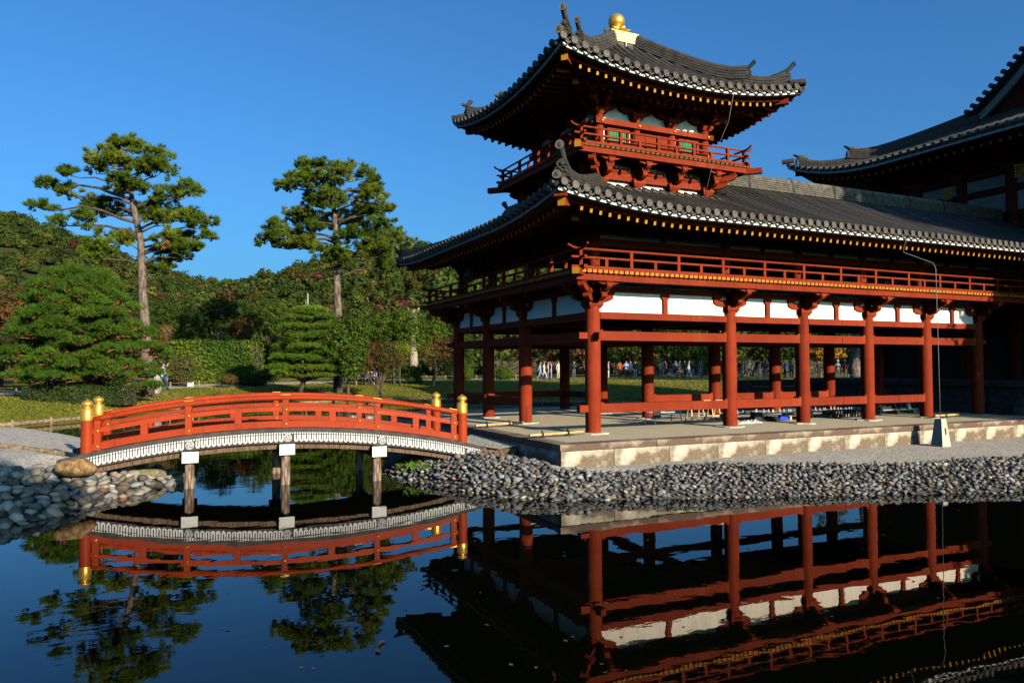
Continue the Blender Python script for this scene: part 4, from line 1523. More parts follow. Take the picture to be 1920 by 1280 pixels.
# tower roof
HX, HY = 3.20, 2.88
EX0, EX1, EY0, EY1 = TX - HX - .02, TX + HX + .06, TY - HY, TY + HY
uz, urise, ul = 7.635, 1.83, .37
runx, runy = HX - .22, HY - .22
TS = [Slope((EX0, EY0), (1, 0), (0, 1), EX1 - EX0, runy, uz, urise, ul, True, True, 3.0, .30),
      Slope((EX0, EY1), (0, -1), (1, 0), EY1 - EY0, runx, uz, urise, ul, True, True, 2.8, .30),
      Slope((EX1, EY0), (0, 1), (-1, 0), EY1 - EY0, runx, uz, urise, ul, True, True, 2.8, .30),
      Slope((EX1, EY1), (-1, 0), (0, -1), EX1 - EX0, runy, uz, urise, ul, True, True, 3.0, .30)]
troof = put(None, 'tower_roof', T, (TX, TY, uz))
for i, sl in enumerate(TS):
    k = (sl.run / (sl.L / 2 - .22))
    hip = (lambda sl, k: lambda a: max(0.0, min(sl.run, min(a, sl.L - a) * k)))(sl, k)
    sheet(sl, 0, hip, 41, 6).build('roof_bed', M['tile_dark'], troof)
    off = (sl.L % .2475) / 2
    tile_rows(sl, (lambda h: lambda a: h(a) - .02)(hip), troof, .2475, off + .02, single=i < 3)
    eave_tiles(sl, troof, .2475, off + .02)
    eave_trim(sl, troof, 0, miter1=True, fascia_q=.27)
    rafters(sl, .205, .62, .27, -.30, 1.55, .10, (lambda L: lambda a: min(a, L - a))(sl.L), last=sl.L - .55, w=.056, h=.072)
    rafters(sl, .205, 1.1, .80, -.29, 2.7, .20, (lambda L: lambda a: min(a, L - a))(sl.L), last=sl.L - 1.0, name='base_rafter', h=.08)
    m = MB(); rows = []
    for a in np.linspace(0, sl.L, 30):
        rows.append([(*(sl.O + sl.e * min(max(a, q), sl.L - q) + sl.n * q), sl.z0 - .25 + (q - .3) * s_ + sl.up(min(max(a, q), sl.L - q)) * .95) for q, s_ in ((.3, .1), (.9, .1), (1.7, .14), (2.5, .165))])
    m.grid([r[::-1] for r in rows]); m.grid([[(x, y, z + .03) for x, y, z in r] for r in rows]); m.build('soffit_boards', M['dark'], troof)  # tower soffit: eave shade put into the board colour
# hips
for (cx, cy, sl, rev) in ((EX0, EY0, TS[0], False), (EX1, EY0, TS[0], True), (EX0, EY1, TS[3], True), (EX1, EY1, TS[3], False)):
    k = sl.run / (sl.L / 2 - .22)
    if sl is TS[3]: rev = not rev
    f = lambda a: sl.P((sl.L - a) if rev else a, a * k, -.03)
    d = (-1 if cx == EX0 else 1, -1 if cy == EY0 else 1)
    o1 = [f(a) for a in np.linspace(.26, 1.0, 5)]
    o1 = [(x, y, z + .13 * max(0, 1 - i / 2.2) ** 2) for i, (x, y, z) in enumerate(o1)]
    ridge(troof, o1, .20, .19, 'hip_ridge', 3, mat='tile')
    i1 = [f(a) for a in np.linspace(.92, sl.L / 2 - .3, 8)]
    i1 = [(x, y, z + .02 + .12 * max(0, 1 - i / 2.0) ** 2) for i, (x, y, z) in enumerate(i1)]
    ridge(troof, i1, .22, .26, 'hip_ridge', 4, mat='tile')
    demon_tile(troof, (o1[0][0] + d[0] * .03, o1[0][1] + d[1] * .03, o1[0][2]), d, .84 if d == (-1, -1) else .72)
    demon_tile(troof, (i1[0][0] + d[0] * .03, i1[0][1] + d[1] * .03, i1[0][2] + .02), d, .74 if d == (-1, -1) else .66)
    foot_disc(troof, (cx + d[0] * .05, cy + d[1] * .05, sl.P(0, 0)[2] + .07), d, 1.0)
    e = 1 if d == (-1, -1) else 0
    m = MB(); zt = uz + ul - .325
    m.beam((cx - d[0] * .22, cy - d[1] * .22, zt), (cx - d[0] * 2.2, cy - d[1] * 2.2, zt - .02), .14, .15, 0, 1); m.build('hip_rafter', [M['red'], M['yellow']], T)
    m = MB(); m.beam((cx - d[0] * .16, cy - d[1] * .16, zt + .105), (cx - d[0] * .7, cy - d[1] * .7, zt + .07), .22, .05); m.build('hip_rafter_cap', M['red'], T)
    m = MB(); m.beam((cx - d[0] * .80, cy - d[1] * .80, zt - .19), (cx - d[0] * 2.4, cy - d[1] * 2.4, zt - .12), .14, .15, 0, 1); m.build('hip_rafter', [M['red'], M['yellow']], T)
# purlin ring
for a, b in (((-.28, -.42), (3.88, -.42)), ((-.28, -.36), (-.28, 3.8)), ((3.88, -.36), (3.88, 3.8))):
    m = MB(); m.beam((*a, 7.50), (*b, 7.50), .12, .11); m.build('purlin', M['red'], T)
# crown: noshi courses, gilded box, lotus and jewel
cz = 9.28
fin = put(None, 'roof_crown', T, (TX, TY, cz))
m = MB()
for k in range(5): m.box(TX - .42 + .012 * k, TX + .42 - .012 * k, TY - .42 + .012 * k, TY + .42 - .012 * k, cz + k * .052 - .12, cz + k * .052 - .12 + .040); m.box(TX - .38, TX + .38, TY - .38, TY + .38, cz + k * .052 - .12 + .04, cz + (k + 1) * .052 - .12)
m.build('crown_tiles', M['noshi'], fin)
m = MB(); m.box(TX - .40, TX + .40, TY - .40, TY + .40, cz + .142, cz + .40); m.box(TX - .33, TX + .33, TY - .33, TY + .33, cz + .40, cz + .425); m.build('crown_box', M['gold_box'], fin)
m = MB(); m.box(TX - .012, TX + .012, TY - .432, TY - .405, cz - .12, cz + .14); m.build('crown_rod', M['steel'], fin)
P = []
for i, (r, h) in enumerate([(.13, .425), (.15, .47), (.30, .50), (.335, .545), (.20, .565), (.12, .60)]):
    P.append([(TX + math.cos(a) * r * (1 + (.10 * math.cos(8 * a) if i in (2, 3) else 0)), TY + math.sin(a) * r * (1 + (.10 * math.cos(8 * a) if i in (2, 3) else 0)), cz + h + (.03 * math.cos(8 * a) if i == 3 else 0)) for a in np.linspace(0, 2 * math.pi, 33)[:-1]])
m = MB(); m.grid(P, 0, True); m.build('lotus', M['gold'], fin, True)
m = MB(); m.lathe([(.11, .57), (.10, .62), (.12, .655), (.175, .70), (.205, .77), (.21, .83), (.19, .90), (.15, .955), (.09, .995), (.03, 1.02), (.0, 1.03)], (TX, TY, cz), 24); m.build('jewel', M['gold'], fin, True)
# ================================================================== arched bridge
BA = rad(-10.5)
BT = np.array([math.cos(BA), math.sin(BA)]); BN = np.array([-BT[1], BT[0]])
BF = np.array([-6.28, 1.02]); BWID = 1.75
zf = lambda s: .29 - .37 * (s / 3.45) ** 2          # top of the fascia


def bp(s, off, z):
    q = BF + BT * (s - .26 * off / BWID) + BN * off
    return (q[0], q[1], z)


B = thing('arched_bridge', 'small arched orange-red wooden bridge with gold capped posts and white patterned sides', 'bridge', bp(0, BWID / 2, WATER))
SS = np.linspace(-3.92, 3.92, 57)


def arc(name, mat, off0, off1, z0, z1, s0=-3.92, s1=3.92, n=48, smooth=False, parent=None):
    m = MB(); rows = []
    for s in np.linspace(s0, s1, n + 1):
        f = zf(s)
        rows.append([bp(s, off0, f + z0), bp(s, off0, f + z1), bp(s, off1, f + z1), bp(s, off1, f + z0)])
    m.grid([r[::-1] for r in rows], 0, True)
    m.add(rows[0], [(0, 1, 2, 3)]); m.add(rows[-1], [(3, 2, 1, 0)])
    return m.build(name, M[mat], parent or B, smooth)


fas = arc('fascia_board', 'charcoal', -.13, -.07, -.285, 0)
arc('fascia_board', 'charcoal', BWID + .07, BWID + .13, -.285, 0)
arc('girder', 'timber', -.02, .16, -.40, -.20, -3.75, 3.75)
arc('girder', 'timber', BWID - .16, BWID + .02, -.40, -.20, -3.75, 3.75)
arc('girder', 'timber', BWID / 2 - .09, BWID / 2 + .09, -.40, -.20, -3.75, 3.75)
n = 46
pm = MB(); pm.box(-.079, .079, -.06, BWID + .06, -.05, .0); PLK = pm.mesh('deck_plank', M['red'])
for i in range(n):
    s = -3.72 + 7.44 * (i + .5) / n
    a = math.atan(-2 * .37 * s / 3.45 ** 2)
    q = bp(s, 0, zf(s) - .06)
    put(PLK, 'deck_plank', B, q, (0, -a, BA + .148 * 0))

# white painted comb pattern and swirl roundels on the fascia
MED = [-3.46, -1.72, .02, 1.80, 3.58]
off = -.134


def flat(m, pts, mi=0, o=off, th=.006):
    """polygon on the fascia: (s, drop below the fascia top)"""
    n = len(pts)
    P = [bp(s, o, zf(s) - d) for s, d in pts] + [bp(s, o + th, zf(s) - d) for s, d in pts]
    F = [tuple(range(n))] + [(i, i + n, (i + 1) % n + n, (i + 1) % n) for i in range(n)]
    m.add(P, F, mi)


pat = MB()
s = -3.80
while s < 3.86:
    near = min(abs(s - k) for k in MED)
    if near > .105:
        w = .0385
        # U-shaped picket: two strokes joined by a pointed foot
        flat(pat, [(s - w, .122), (s - w * .28, .122), (s - w * .28, .222), (s + w * .28, .222), (s + w * .28, .122), (s + w, .122), (s + w, .236), (s, .262), (s - w, .236)])
    for k in (-.023, .023):
        c = s + k
        flat(pat, [(c + .0165 * math.cos(t), .094 + .017 * math.sin(t)) for t in np.linspace(0, 2 * math.pi, 9)[:-1]])
    s += .0925
o = pat.build('painted_pickets', M['chalk'], B)
tag(o, kind='stuff')
for k in MED:
    m = MB(); zc = .182
    ring = lambda r: [(k + r * math.cos(t), zc + r * math.sin(t)) for t in np.linspace(0, 2 * math.pi, 21)[:-1]]
    flat(m, ring(.076), 0)
    flat(m, ring(.065), 1, off - .002)
    flat(m, ring(.054), 0, off - .004)
    for j in range(3):
        a0 = j * 2 * math.pi / 3 + .4
        pts = [(.004, -.3), (.012, .3), (.026, 1.1), (.038, 1.9), (.054, 2.5), (.050, 1.6), (.042, .8), (.028, -.1)]
        flat(m, [(k + r * math.cos(a0 - w), zc + r * math.sin(a0 - w)) for r, w in pts], 1, off - .006)
    m.build('swirl_roundel', [M['chalk'], M['charcoal']], B)

# piles with white capped cross beams
for s, off_s in ((-1.72, 0), (0.0, 0), (1.74, 0)):
    for o in (.03, BWID - .05):
        q = bp(s, o, 0); m = MB()
        m.tube([(q[0], q[1], -1.5), (q[0], q[1], -.75), (q[0], q[1], zf(s) - .5)], [.092, .090, .082], 12)
        pl = m.build('pile', M['pile'], B, 40)
    top = zf(s) - .305
    m = MB(); m.beam(bp(s + .01, -.15, top - .10), bp(s + .01, BWID + .15, top - .10), .285, .205, 0, 1, 1)
    m.build('cross_beam', [M['dark'], M['chalk']], B)

# railings
for o, sgn in ((0.0, -1), (BWID, 1)):
    rail_par = None
    arc('bottom_rail', 'bridge_red', o - .055, o + .055, .012, .135, -3.40, 3.40)
    mr = arc('middle_rail', 'bridge_red', o - .04, o + .04, .322, .405, -3.36, 3.36)
    m = MB(); m.tube([bp(s, o, zf(s) + .575) for s in np.linspace(-3.36, 3.36, 40)], .052, 10); m.build('top_rail', M['bridge_red'], B, True)
    for s in (-3.27, -1.74, -.005, 1.74, 3.27):
        q = bp(s, o, zf(s)); z = zf(s)
        m = MB(); w = .056
        pl = [(-w, .008), (w, .008), (w, .40), (w * .82, .44), (w * .82, .455), (w * 1.0, .50), (w * .9, .54), (-w * .9, .54), (-w * 1.0, .50), (-w * .82, .455), (-w * .82, .44), (-w, .40)]
        m.prism(pl, q, (*BT, 0), (0, 0, 1), (*BN, 0), .125)
        st_ = m.build('stanchion', M['bridge_red'], B)
        for h in (.075, .355):
            p = Vector(bp(s, o - .064, z + h)); ax = Vector((*BN, 0))
            m = MB(); m.tube([p + ax * .004, p - ax * .012, p - ax * .022], [.023, .021, .008], 9); m.build('stud', M['gold'], st_, True)
        m = MB(); zt = z + .632; p0 = Vector(bp(s - .08, o, zf(s - .08) + .632)); p1 = Vector(bp(s + .08, o, zf(s + .08) + .632))
        m.beam(p0, p1, .06, .010); m.build('brass_strip', M['gold'], st_)
    for s in (-2.50, -.87, .87, 2.50):
        q = bp(s, o, zf(s)); m = MB()
        m.prism([(-.062, .13), (.062, .13), (.062, .325), (-.062, .325)], q, (*BT, 0), (0, 0, 1), (*BN, 0), .075); m.build('short_post', M['bridge_red'], B)
    for s in (-3.45, 3.45):
        q = bp(s, o, -.0); z0 = -.42
        m = MB(); m.lathe([(.103, z0), (.103, .52)], (q[0], q[1], 0), 20); po = m.build('newel_post', M['bridge_red'], B, 40)
        m = MB(); m.lathe([(.106, .50), (.108, .51), (.108, .70), (.094, .715), (.066, .722), (.060, .735), (.062, .748), (.088, .765), (.100, .795), (.096, .825), (.068, .850), (.032, .866), (.010, .885), (.0, .89)], (q[0], q[1], 0), 20)
        m.build('gilded_cap', M['gold'], po, True)
# abutment at the platform end and the sloping timber sill beside it
ab = thing('abutment', 'pale stone block carrying the right end of the red bridge above the cobbles', 'abutment', bp(3.62, .3, -.8))
m = MB(); p = [bp(3.42, -.06, 0), bp(3.82, -.06, 0), bp(3.82, BWID + .06, 0), bp(3.42, BWID + .06, 0)]
m.add([(*q[:2], -1.0) for q in p] + [(*q[:2], -.50) for q in p], [(3, 2, 1, 0), (4, 5, 6, 7), (0, 1, 5, 4), (1, 2, 6, 5), (2, 3, 7, 6), (3, 0, 4, 7)])
m.build('block', M['granite'], ab)
sl = thing('timber_sill', 'squared weathered timber retaining the gravel ramp right of the bridge end', 'timber sill', (-2.2, .3, -.5))
q0, q1 = bp(3.86, -.10, 0), (-1.86, -.02, 0)
m = MB(); m.beam((q0[0], q0[1], -.33), (q1[0], q1[1], -.30), .12, .17); m.build('timber', M['timber'], sl)
m = MB(); m.beam((q0[0], q0[1] + .03, -.52), (q1[0], q1[1] + .05, -.50), .10, .18); m.build('timber', M['granite'], sl)
m = MB(); m.box(q0[0] - .05, q0[0] + .05, q0[1] - .05, q0[1] + .05, -.75, -.20); m.build('post', M['timber'], sl)
rp = MB(); rp.grid([[(*bp(3.7, -.05, 0)[:2], zf(3.7) - .02), (*bp(3.7, BWID + .05, 0)[:2], zf(3.7) - .02)], [(-2.25, -.05, -.22), (-2.25, 2.2, -.2)], [(-1.86, -.05, -.17), (-1.86, 2.3, -.12)]])
tag(put(rp.mesh('gravel_ramp', M['gravel']), 'gravel_ramp'), kind='structure')

# tuft of green plants under the right end
# ================================================================== main hall at the right edge
H = thing('main_hall', 'tall dark main hall in shade at the right edge with sweeping grey tiled gable roof', 'temple', (22, -1, -.4))
HXE, HYN, HYS = 14.8, 8.9, -12.0
hz, hlift = 8.83, .92
HS = Slope((HXE, HYN), (0, -1), (1, 0), HYN - HYS, 4.9, hz, 1.95, hlift, True, True, 4.6, .25, 2.2)
hroof = put(None, 'hall_roof', H, (HXE, -1, hz))
hh = lambda a: max(0.0, min(4.9, a, HS.L - a))
sheet(HS, 0, hh, 60, 5).build('roof_bed', M['tile_dark'], hroof)
tile_rows(HS, hh, hroof, .30, .2)
eave_tiles(HS, hroof, .30, .2)
eave_trim(HS, hroof, 0, miter1=True, drop_board=.20, fascia_q=.40)
HB = Slope((27.5, HYN), (-1, 0), (0, -1), 27.5 - HXE, 4.9, hz, 1.95, hlift, False, True, 4.6, .25, 2.2)
hb = lambda a: max(0.0, min(4.9, HB.L - a))
sheet(HB, 0, hb, 40, 5).build('roof_bed', M['tile_dark'], hroof)
tile_rows(HB, hb, hroof, .30, .2, single=False)
HC = Slope((HXE, HYS), (1, 0), (0, 1), 27.5 - HXE, 4.9, hz, 1.95, hlift, True, False, 4.6, .25, 2.2)
hc = lambda a: max(0.0, min(4.9, a))
sheet(HC, 0, hc, 40, 5).build('roof_bed', M['tile_dark'], hroof)
tile_rows(HC, hc, hroof, .30, .2, single=False)
# rafters with pale ends, hip rafter
_T = T
T = H
rafters(HS, .30, .9, .42, -.36, 2.6, .22, lambda a: min(a, HS.L - a), last=16, w=.085, h=.10)
rafters(HS, .30, 1.7, 1.15, -.30, 2.9, .25, lambda a: min(a, HS.L - a), last=16, name='base_rafter', w=.085, h=.11, body='darkred')
T = _T
zt = hz + hlift - .40
m = MB(); m.beam((HXE + .25, HYN - .25, zt), (HXE + 3, HYN - 3, zt - .1), .2, .26, 0, 0); m.build('hip_rafter', M['darkred'], H)
m = MB(); m.beam((HXE + 1.0, HYN - 1.0, zt - .38), (HXE + 3, HYN - 3, zt - .35), .2, .26, 0, 0); m.build('hip_rafter', M['darkred'], H)
m = MB(); rows = []
for a in np.linspace(0, HS.L, 50):
    rows.append([(*(HS.O + HS.e * min(max(a, q), HS.L - q) + HS.n * q), HS.z0 - .27 + (q - .4) * .2 + HS.up(min(max(a, q), HS.L - q)) * .95) for q in (.4, 1.1, 1.8, 2.6)])
m.grid([r[::-1] for r in rows]); m.grid([[(x, y, z + .03) for x, y, z in r] for r in rows]); m.build('soffit_boards', M['dark'], hroof)  # hall soffit darkened in colour for eave shade
# hip ridges with the lower and upper ornaments
h1 = [HS.P(a, a, -.03) for a in np.linspace(.35, 1.75, 6)]
h1 = [(x, y, z - .06 + .14 * max(0, 1 - i / 2.2) ** 2) for i, (x, y, z) in enumerate(h1)]
ridge(hroof, h1, .26, .26, 'hip_ridge', 4, mat='tile')
demon_tile(hroof, (h1[0][0] - .05, h1[0][1] + .05, h1[0][2]), (-1, 1), .9, False)
m = MB(); q = Vector(h1[0]); m.tube([q + Vector((.25, -.25, .28)), q + Vector((0, 0, .33)), q + Vector((-.15, .15, .45))], [.08, .08, .03], 8); m.build('ridge_tip', M['tile'], hroof, True)
h2 = [HS.P(a, a, -.03) for a in np.linspace(1.7, 4.9, 10)]
h2 = [(x, y, z + .02 + .20 * max(0, 1 - i / 2.2) ** 2) for i, (x, y, z) in enumerate(h2)]
ridge(hroof, h2, .28, .34, 'hip_ridge', 5, mat='tile')
demon_tile(hroof, (h2[0][0] - .05, h2[0][1] + .05, h2[0][2]), (-1, 1), .95, False)
m = MB(); q = Vector(h2[0]); m.tube([q + Vector((.25, -.25, .36)), q + Vector((0, 0, .41)), q + Vector((-.15, .15, .55))], [.08, .08, .03], 8); m.build('ridge_tip', M['tile'], hroof, True)
foot_disc(hroof, (HXE - .1, HYN + .1, HS.P(0, 0)[2] + .08), (-1, 1), 1.3)
# gable: verge discs, bargeboard and pediment
GX, GYC, GHALF, GZ, GRISE = 19.68, -.6, 4.75, 10.80, 4.6
gq = lambda t: GZ + GRISE * (.68 * t + .32 * t * t)
for sgn in (1, -1):
    m = MB(); rows = []
    for t in np.linspace(-.02, 1, 16):
        y = GYC + sgn * GHALF * (1 - t); z = gq(t) + .06
        rows.append([(GX - .06, y, z), (GX - .06, y, z - .30), (GX + .06, y, z - .30), (GX + .06, y, z)])
    m.grid(rows, 0, True); m.build('bargeboard', M['chalk'] if False else M['graywood'], hroof)
    m = MB(); rows = []
    for t in np.linspace(-.02, 1, 16):
        y = GYC + sgn * GHALF * (1 - t); z = gq(t) + .10
        rows.append([(GX - .42, y, z), (27.5, y, z), (27.5, y, z + .08), (GX - .42, y, z + .08)])
    m.grid(rows, 0, True); m.build('roof_bed', M['tile_dark'], hroof)
    L = 0; t = .0; k = 0
    while t < 1:
        y = GYC + sgn * GHALF * (1 - t); z = gq(t) + .27
        m = MB(); m.tube([(GX - .52, y, z), (GX + .9, y, z)], .088, 12); m.build('verge_tile', M['tile'], hroof, 50)
        dt = .29 / math.hypot(GHALF, GRISE * (.68 + .64 * t)); t += dt
m = MB(); m.prism([(-GHALF + .3, 0), (GHALF - .3, 0), (0, GRISE - .05)], (GX + .28, GYC, GZ - .25), (0, 1, 0), (0, 0, 1), (1, 0, 0), .06); m.build('gable_wall', M['darkred'], hroof)
ridge(hroof, [(GX - .5, GYC, GZ + GRISE + .1), (27.5, GYC, GZ + GRISE + .1)], .4, .5, 'ridge', 5)
m = MB(); m.box(GX - .1, GX + .24, GYC - GHALF, GYC + GHALF, GZ - .38, GZ - .26); m.build('gable_sill', M['tile'], hroof)
# body
HX0 = 17.0
m = MB(); m.box(HX0 + .1, 27, -9.6, 6.4, .6, 9.0); m.build('hall_body', M['dark'], H)  # deep shade of the hall put into the wall colour
ys = [6.35, 4.6, 2.92, 1.24, -.44, -2.1, -3.8, -5.5, -7.2, -8.9]
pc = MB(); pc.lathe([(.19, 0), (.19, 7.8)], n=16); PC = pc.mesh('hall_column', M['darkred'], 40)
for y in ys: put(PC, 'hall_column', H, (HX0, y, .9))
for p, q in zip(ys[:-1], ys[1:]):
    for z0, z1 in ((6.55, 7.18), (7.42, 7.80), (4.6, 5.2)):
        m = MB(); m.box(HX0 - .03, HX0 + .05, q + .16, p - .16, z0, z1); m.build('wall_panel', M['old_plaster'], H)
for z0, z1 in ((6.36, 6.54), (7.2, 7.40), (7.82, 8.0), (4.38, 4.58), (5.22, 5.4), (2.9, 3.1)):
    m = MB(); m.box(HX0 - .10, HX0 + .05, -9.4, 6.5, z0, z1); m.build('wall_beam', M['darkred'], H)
for y in (4.6, 2.92, 1.24, -.44):
    put(BR['w'], 'hall_bracket', H, (HX0, y, 7.9), None, (1.5, 1.5, 1.5))
# gilt lattice plates hanging under the eave
for (x, y, z) in ((15.95, 2.75, 7.32), (15.9, .35, 7.55)):
    o = put(None, 'eave_ornament', H, (x, y, z)); m = MB()
    for k in range(4): m.box(x - .015, x + .015, y - .13 + k * .075, y - .10 + k * .075, z - .2, z + .2)
    for k in range(5): m.box(x - .02, x + .02, y - .13, y + .155, z - .2 + k * .093, z - .175 + k * .093)
    m.build('lattice', M['yellow_old'], o)
# second-floor gallery continuing along the hall side, in shade
m = MB(); m.box(16.2, 17, -6, 6, 3.3, 3.45); m.build('gallery', M['darkred'], H)
# podium with coping and stair cheek
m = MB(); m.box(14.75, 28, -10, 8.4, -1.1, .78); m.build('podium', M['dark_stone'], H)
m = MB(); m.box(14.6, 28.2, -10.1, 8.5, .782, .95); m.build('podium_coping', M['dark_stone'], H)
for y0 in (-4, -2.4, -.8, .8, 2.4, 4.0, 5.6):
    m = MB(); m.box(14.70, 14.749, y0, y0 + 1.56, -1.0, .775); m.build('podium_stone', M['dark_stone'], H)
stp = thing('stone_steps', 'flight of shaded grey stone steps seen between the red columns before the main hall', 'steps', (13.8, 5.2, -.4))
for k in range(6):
    m = MB(); m.box(11.7, 16.4, 6.2 + k * .36, 8.7, -.55 + k * .24, -.55 + (k + 1) * .24); m.build('step', M['dark_stone'], stp); m = MB(); m.box(11.7, 16.4, 6.19 + k * .36, 6.23 + k * .36, -.55 + (k + 1) * .24 + .002, -.55 + (k + 1) * .24 + .02); m.build('nosing', M['granite'], stp)  # pale strips paint in the lit tread edges
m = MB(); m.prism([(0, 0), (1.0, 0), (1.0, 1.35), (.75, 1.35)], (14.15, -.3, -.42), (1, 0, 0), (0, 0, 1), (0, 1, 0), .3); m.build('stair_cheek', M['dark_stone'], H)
# ================================================================== smaller things
# lightning conductor: stone foot and rod that bends back under the eave, then up the tower
mk = thing('stone_post', 'tapered grey granite post with a dark plate standing on gravel beside the platform', 'stone post', (8.02, -2.38, -.42))
cx, cy, zb = 8.0, -2.36, -.44
m = MB()
P = []
for z, w in ((zb, .150), (zb + .02, .147), (.185, .085), (.20, .072)):
    P.append([(cx + a * w, cy + b * w, z) for a, b in ((-1, -1), (1, -1), (1, 1), (-1, 1))])
m.grid(P, 0, True); m.add(P[-1], [(0, 1, 2, 3)]); m.build('shaft', M['granite'], mk)
m = MB(); m.beam((cx + .02, cy - .133, -.16), (cx + .02, cy - .116, .0), .05, .03, up=(0, -1, 0)); m.build('plate', M['graywood'], mk)
rd = thing('lightning_rod', 'thin grey conductor rod rising from the stone post to the wing eave', 'conductor', (cx, cy, .2))
top = SA.P(9.75, -.05, .0)
m = MB(); m.tube([(cx, cy, .18), (cx + .01, cy + .02, 2.0), (cx, cy + .03, 3.72), (cx - .03, cy + .07, 3.85), (7.66, -1.75, 4.16), (7.62, -1.80, 4.3), (7.60, -1.95, 4.56)], .009, 6)
m.build('rod', M['wire'], rd, True)
cb = thing('conductor_cable', 'thin pale cable hanging from the tower eave down past the balcony', 'cable', (2.6, -.95, 7.4))
m = MB(); m.tube([(2.95, -1.22, 7.52), (2.93, -1.06, 6.9), (2.91, -.62, 6.3), (2.90, -.48, 5.9), (2.88, -.28, 5.34)], .006, 5); m.build('wire', M['wire'], cb, True)

# bamboo barriers lying on little trestles
def bamboo(label, a, b, k=(.22, .7)):
    a, b = Vector(a), Vector(b); t = thing('bamboo_barrier', label, 'barrier', (a + b) / 2 - Vector((0, 0, .05)), 'bamboo barriers on the platform')
    d = (b - a).normalized(); pts, rr = [], []
    n = 8
    for i in range(n + 1):
        p = a + (b - a) * i / n
        pts += [p - d * .012, p, p + d * .012]; rr += [.030, .035, .030]
    m = MB(); m.tube(pts, rr, 9); m.build('pole', M['bamboo'], t, 50)
    for f in k:
        p = a + (b - a) * f; s = Vector((-d.y, d.x, 0))
        m = MB()
        m.tube([p - s * .07 - Vector((0, 0, .07)), p + s * .02 + Vector((0, 0, .085))], .011, 6)
        m.tube([p + s * .07 - Vector((0, 0, .07)), p - s * .02 + Vector((0, 0, .085))], .011, 6)
        m.tube([p - d * .025, p + d * .025], .042, 8); m.build('trestle', M['cord'], t)


bamboo('bamboo pole barrier on black corded trestles before the repaired left column', (-1.80, 2.28, .075), (-.42, 2.62, .075))
bamboo('bamboo pole barrier on black corded trestles reaching the corner column foot', (-1.78, -.50, .075), (-.42, -.28, .075))
bamboo('short bamboo pole barrier on the platform right of the stone post', (10.55, -.42, .075), (11.6, -.36, .075), (.45,))

# ---- working gear lying under the wing
def leg_stand(label, cx, cy, w, d, h, mat, rot=0.0, name='folding_stand'):
    t = thing(name, label, 'stand', (cx, cy, 0)); c, s = math.cos(rot), math.sin(rot)
    R = lambda x, y, z: (cx + x * c - y * s, cy + x * s + y * c, z)
    for sx in (-1, 1):
        for sy in (-1, 1):
            m = MB(); m.tube([R(sx * w, sy * d, 0), R(sx * w, sy * d * .7, h)], .014, 6); m.build('leg', M[mat], t)
    for z in (h * .35, h * .72, h):
        for sy in (-1, 1):
            m = MB(); k = 1 - .3 * z / h; m.tube([R(-w, sy * d * k, z), R(w, sy * d * k, z)], .017, 6); m.build('bar', M['cloth'], t)
    m = MB(); q = [R(-w, -d * .9, h * .4), R(w * .2, -d * .9, h * .4), R(w * .2, d * .9, h * .4), R(-w, d * .9, h * .4)]
    m.beam(R(-w * .9, 0, h * .38), R(w * .3, 0, h * .38), d * 1.2, .03); m.build('shelf', M['cloth'], t)
    return t


leg_stand('white metal folding stand with two rails beneath the front rail near the second column', 3.05, 1.60, .42, .20, .40, 'steel', .05)
# dark canvas hung on it
cv = thing('dark_canvas', 'small black canvas panel hung on the left side of the white folding stand', 'canvas', (2.62, 1.52, .16))
m = MB(); m.box(2.56, 2.80, 1.36, 1.375, .17, .40); m.build('panel', M['black'], cv)


def trestle(label, cx, cy, w, h, rot, legs=.03):
    t = thing('wooden_trestle', label, 'trestle', (cx, cy, 0)); c, s = math.cos(rot), math.sin(rot)
    R = lambda x, y, z: (cx + x * c - y * s, cy + x * s + y * c, z)
    for sx in (-1, 1):
        for sy in (-1, 1):
            m = MB(); m.beam(R(sx * w, sy * .13, 0), R(sx * w * .85, sy * .06, h), legs, legs); m.build('leg', M['rawwood'], t)
    m = MB(); m.beam(R(-w * 1.2, 0, h + .02), R(w * 1.2, 0, h + .02), .16, .04); m.build('top', M['rawwood'], t)
    m = MB(); m.beam(R(-w, -.1, h * .3), R(w, -.1, h * .3), .025, .035); m.build('brace', M['rawwood'], t)


trestle('plain low wooden trestle standing just right of the white folding stand', 4.22, 1.80, .22, .38, .05)
trestle('pale wooden trestle with an open frame left of the second front column', 4.95, 1.95, .14, .40, .1)


def low_bench(label, x0, x1, cy, h, w, mat='graywood'):
    t = thing('low_bench', label, 'bench', ((x0 + x1) / 2, cy, 0))
    m = MB(); m.box(x0, x1, cy - w / 2, cy + w / 2, h - .03, h); m.build('board', M[mat], t)
    for x in np.linspace(x0 + .12, x1 - .12, 3):
        m = MB(); m.box(x - .03, x + .03, cy - w / 2 + .03, cy + w / 2 - .03, 0, h - .03); m.build('leg', M['rawwood'], t)


low_bench('long low grey workbench between the second and third front columns', 5.1, 7.55, 1.75, .17, .5)
low_bench('long low grey workbench between the third and fourth front columns', 8.0, 10.0, 1.75, .17, .5)
low_bench('low grey board bench left of the fifth front column', 10.5, 12.2, 1.5, .15, .45)
low_bench('short pale bench with a blue sheet beside it behind the third front column', 6.6, 7.4, 1.05, .14, .25, 'rawwood')


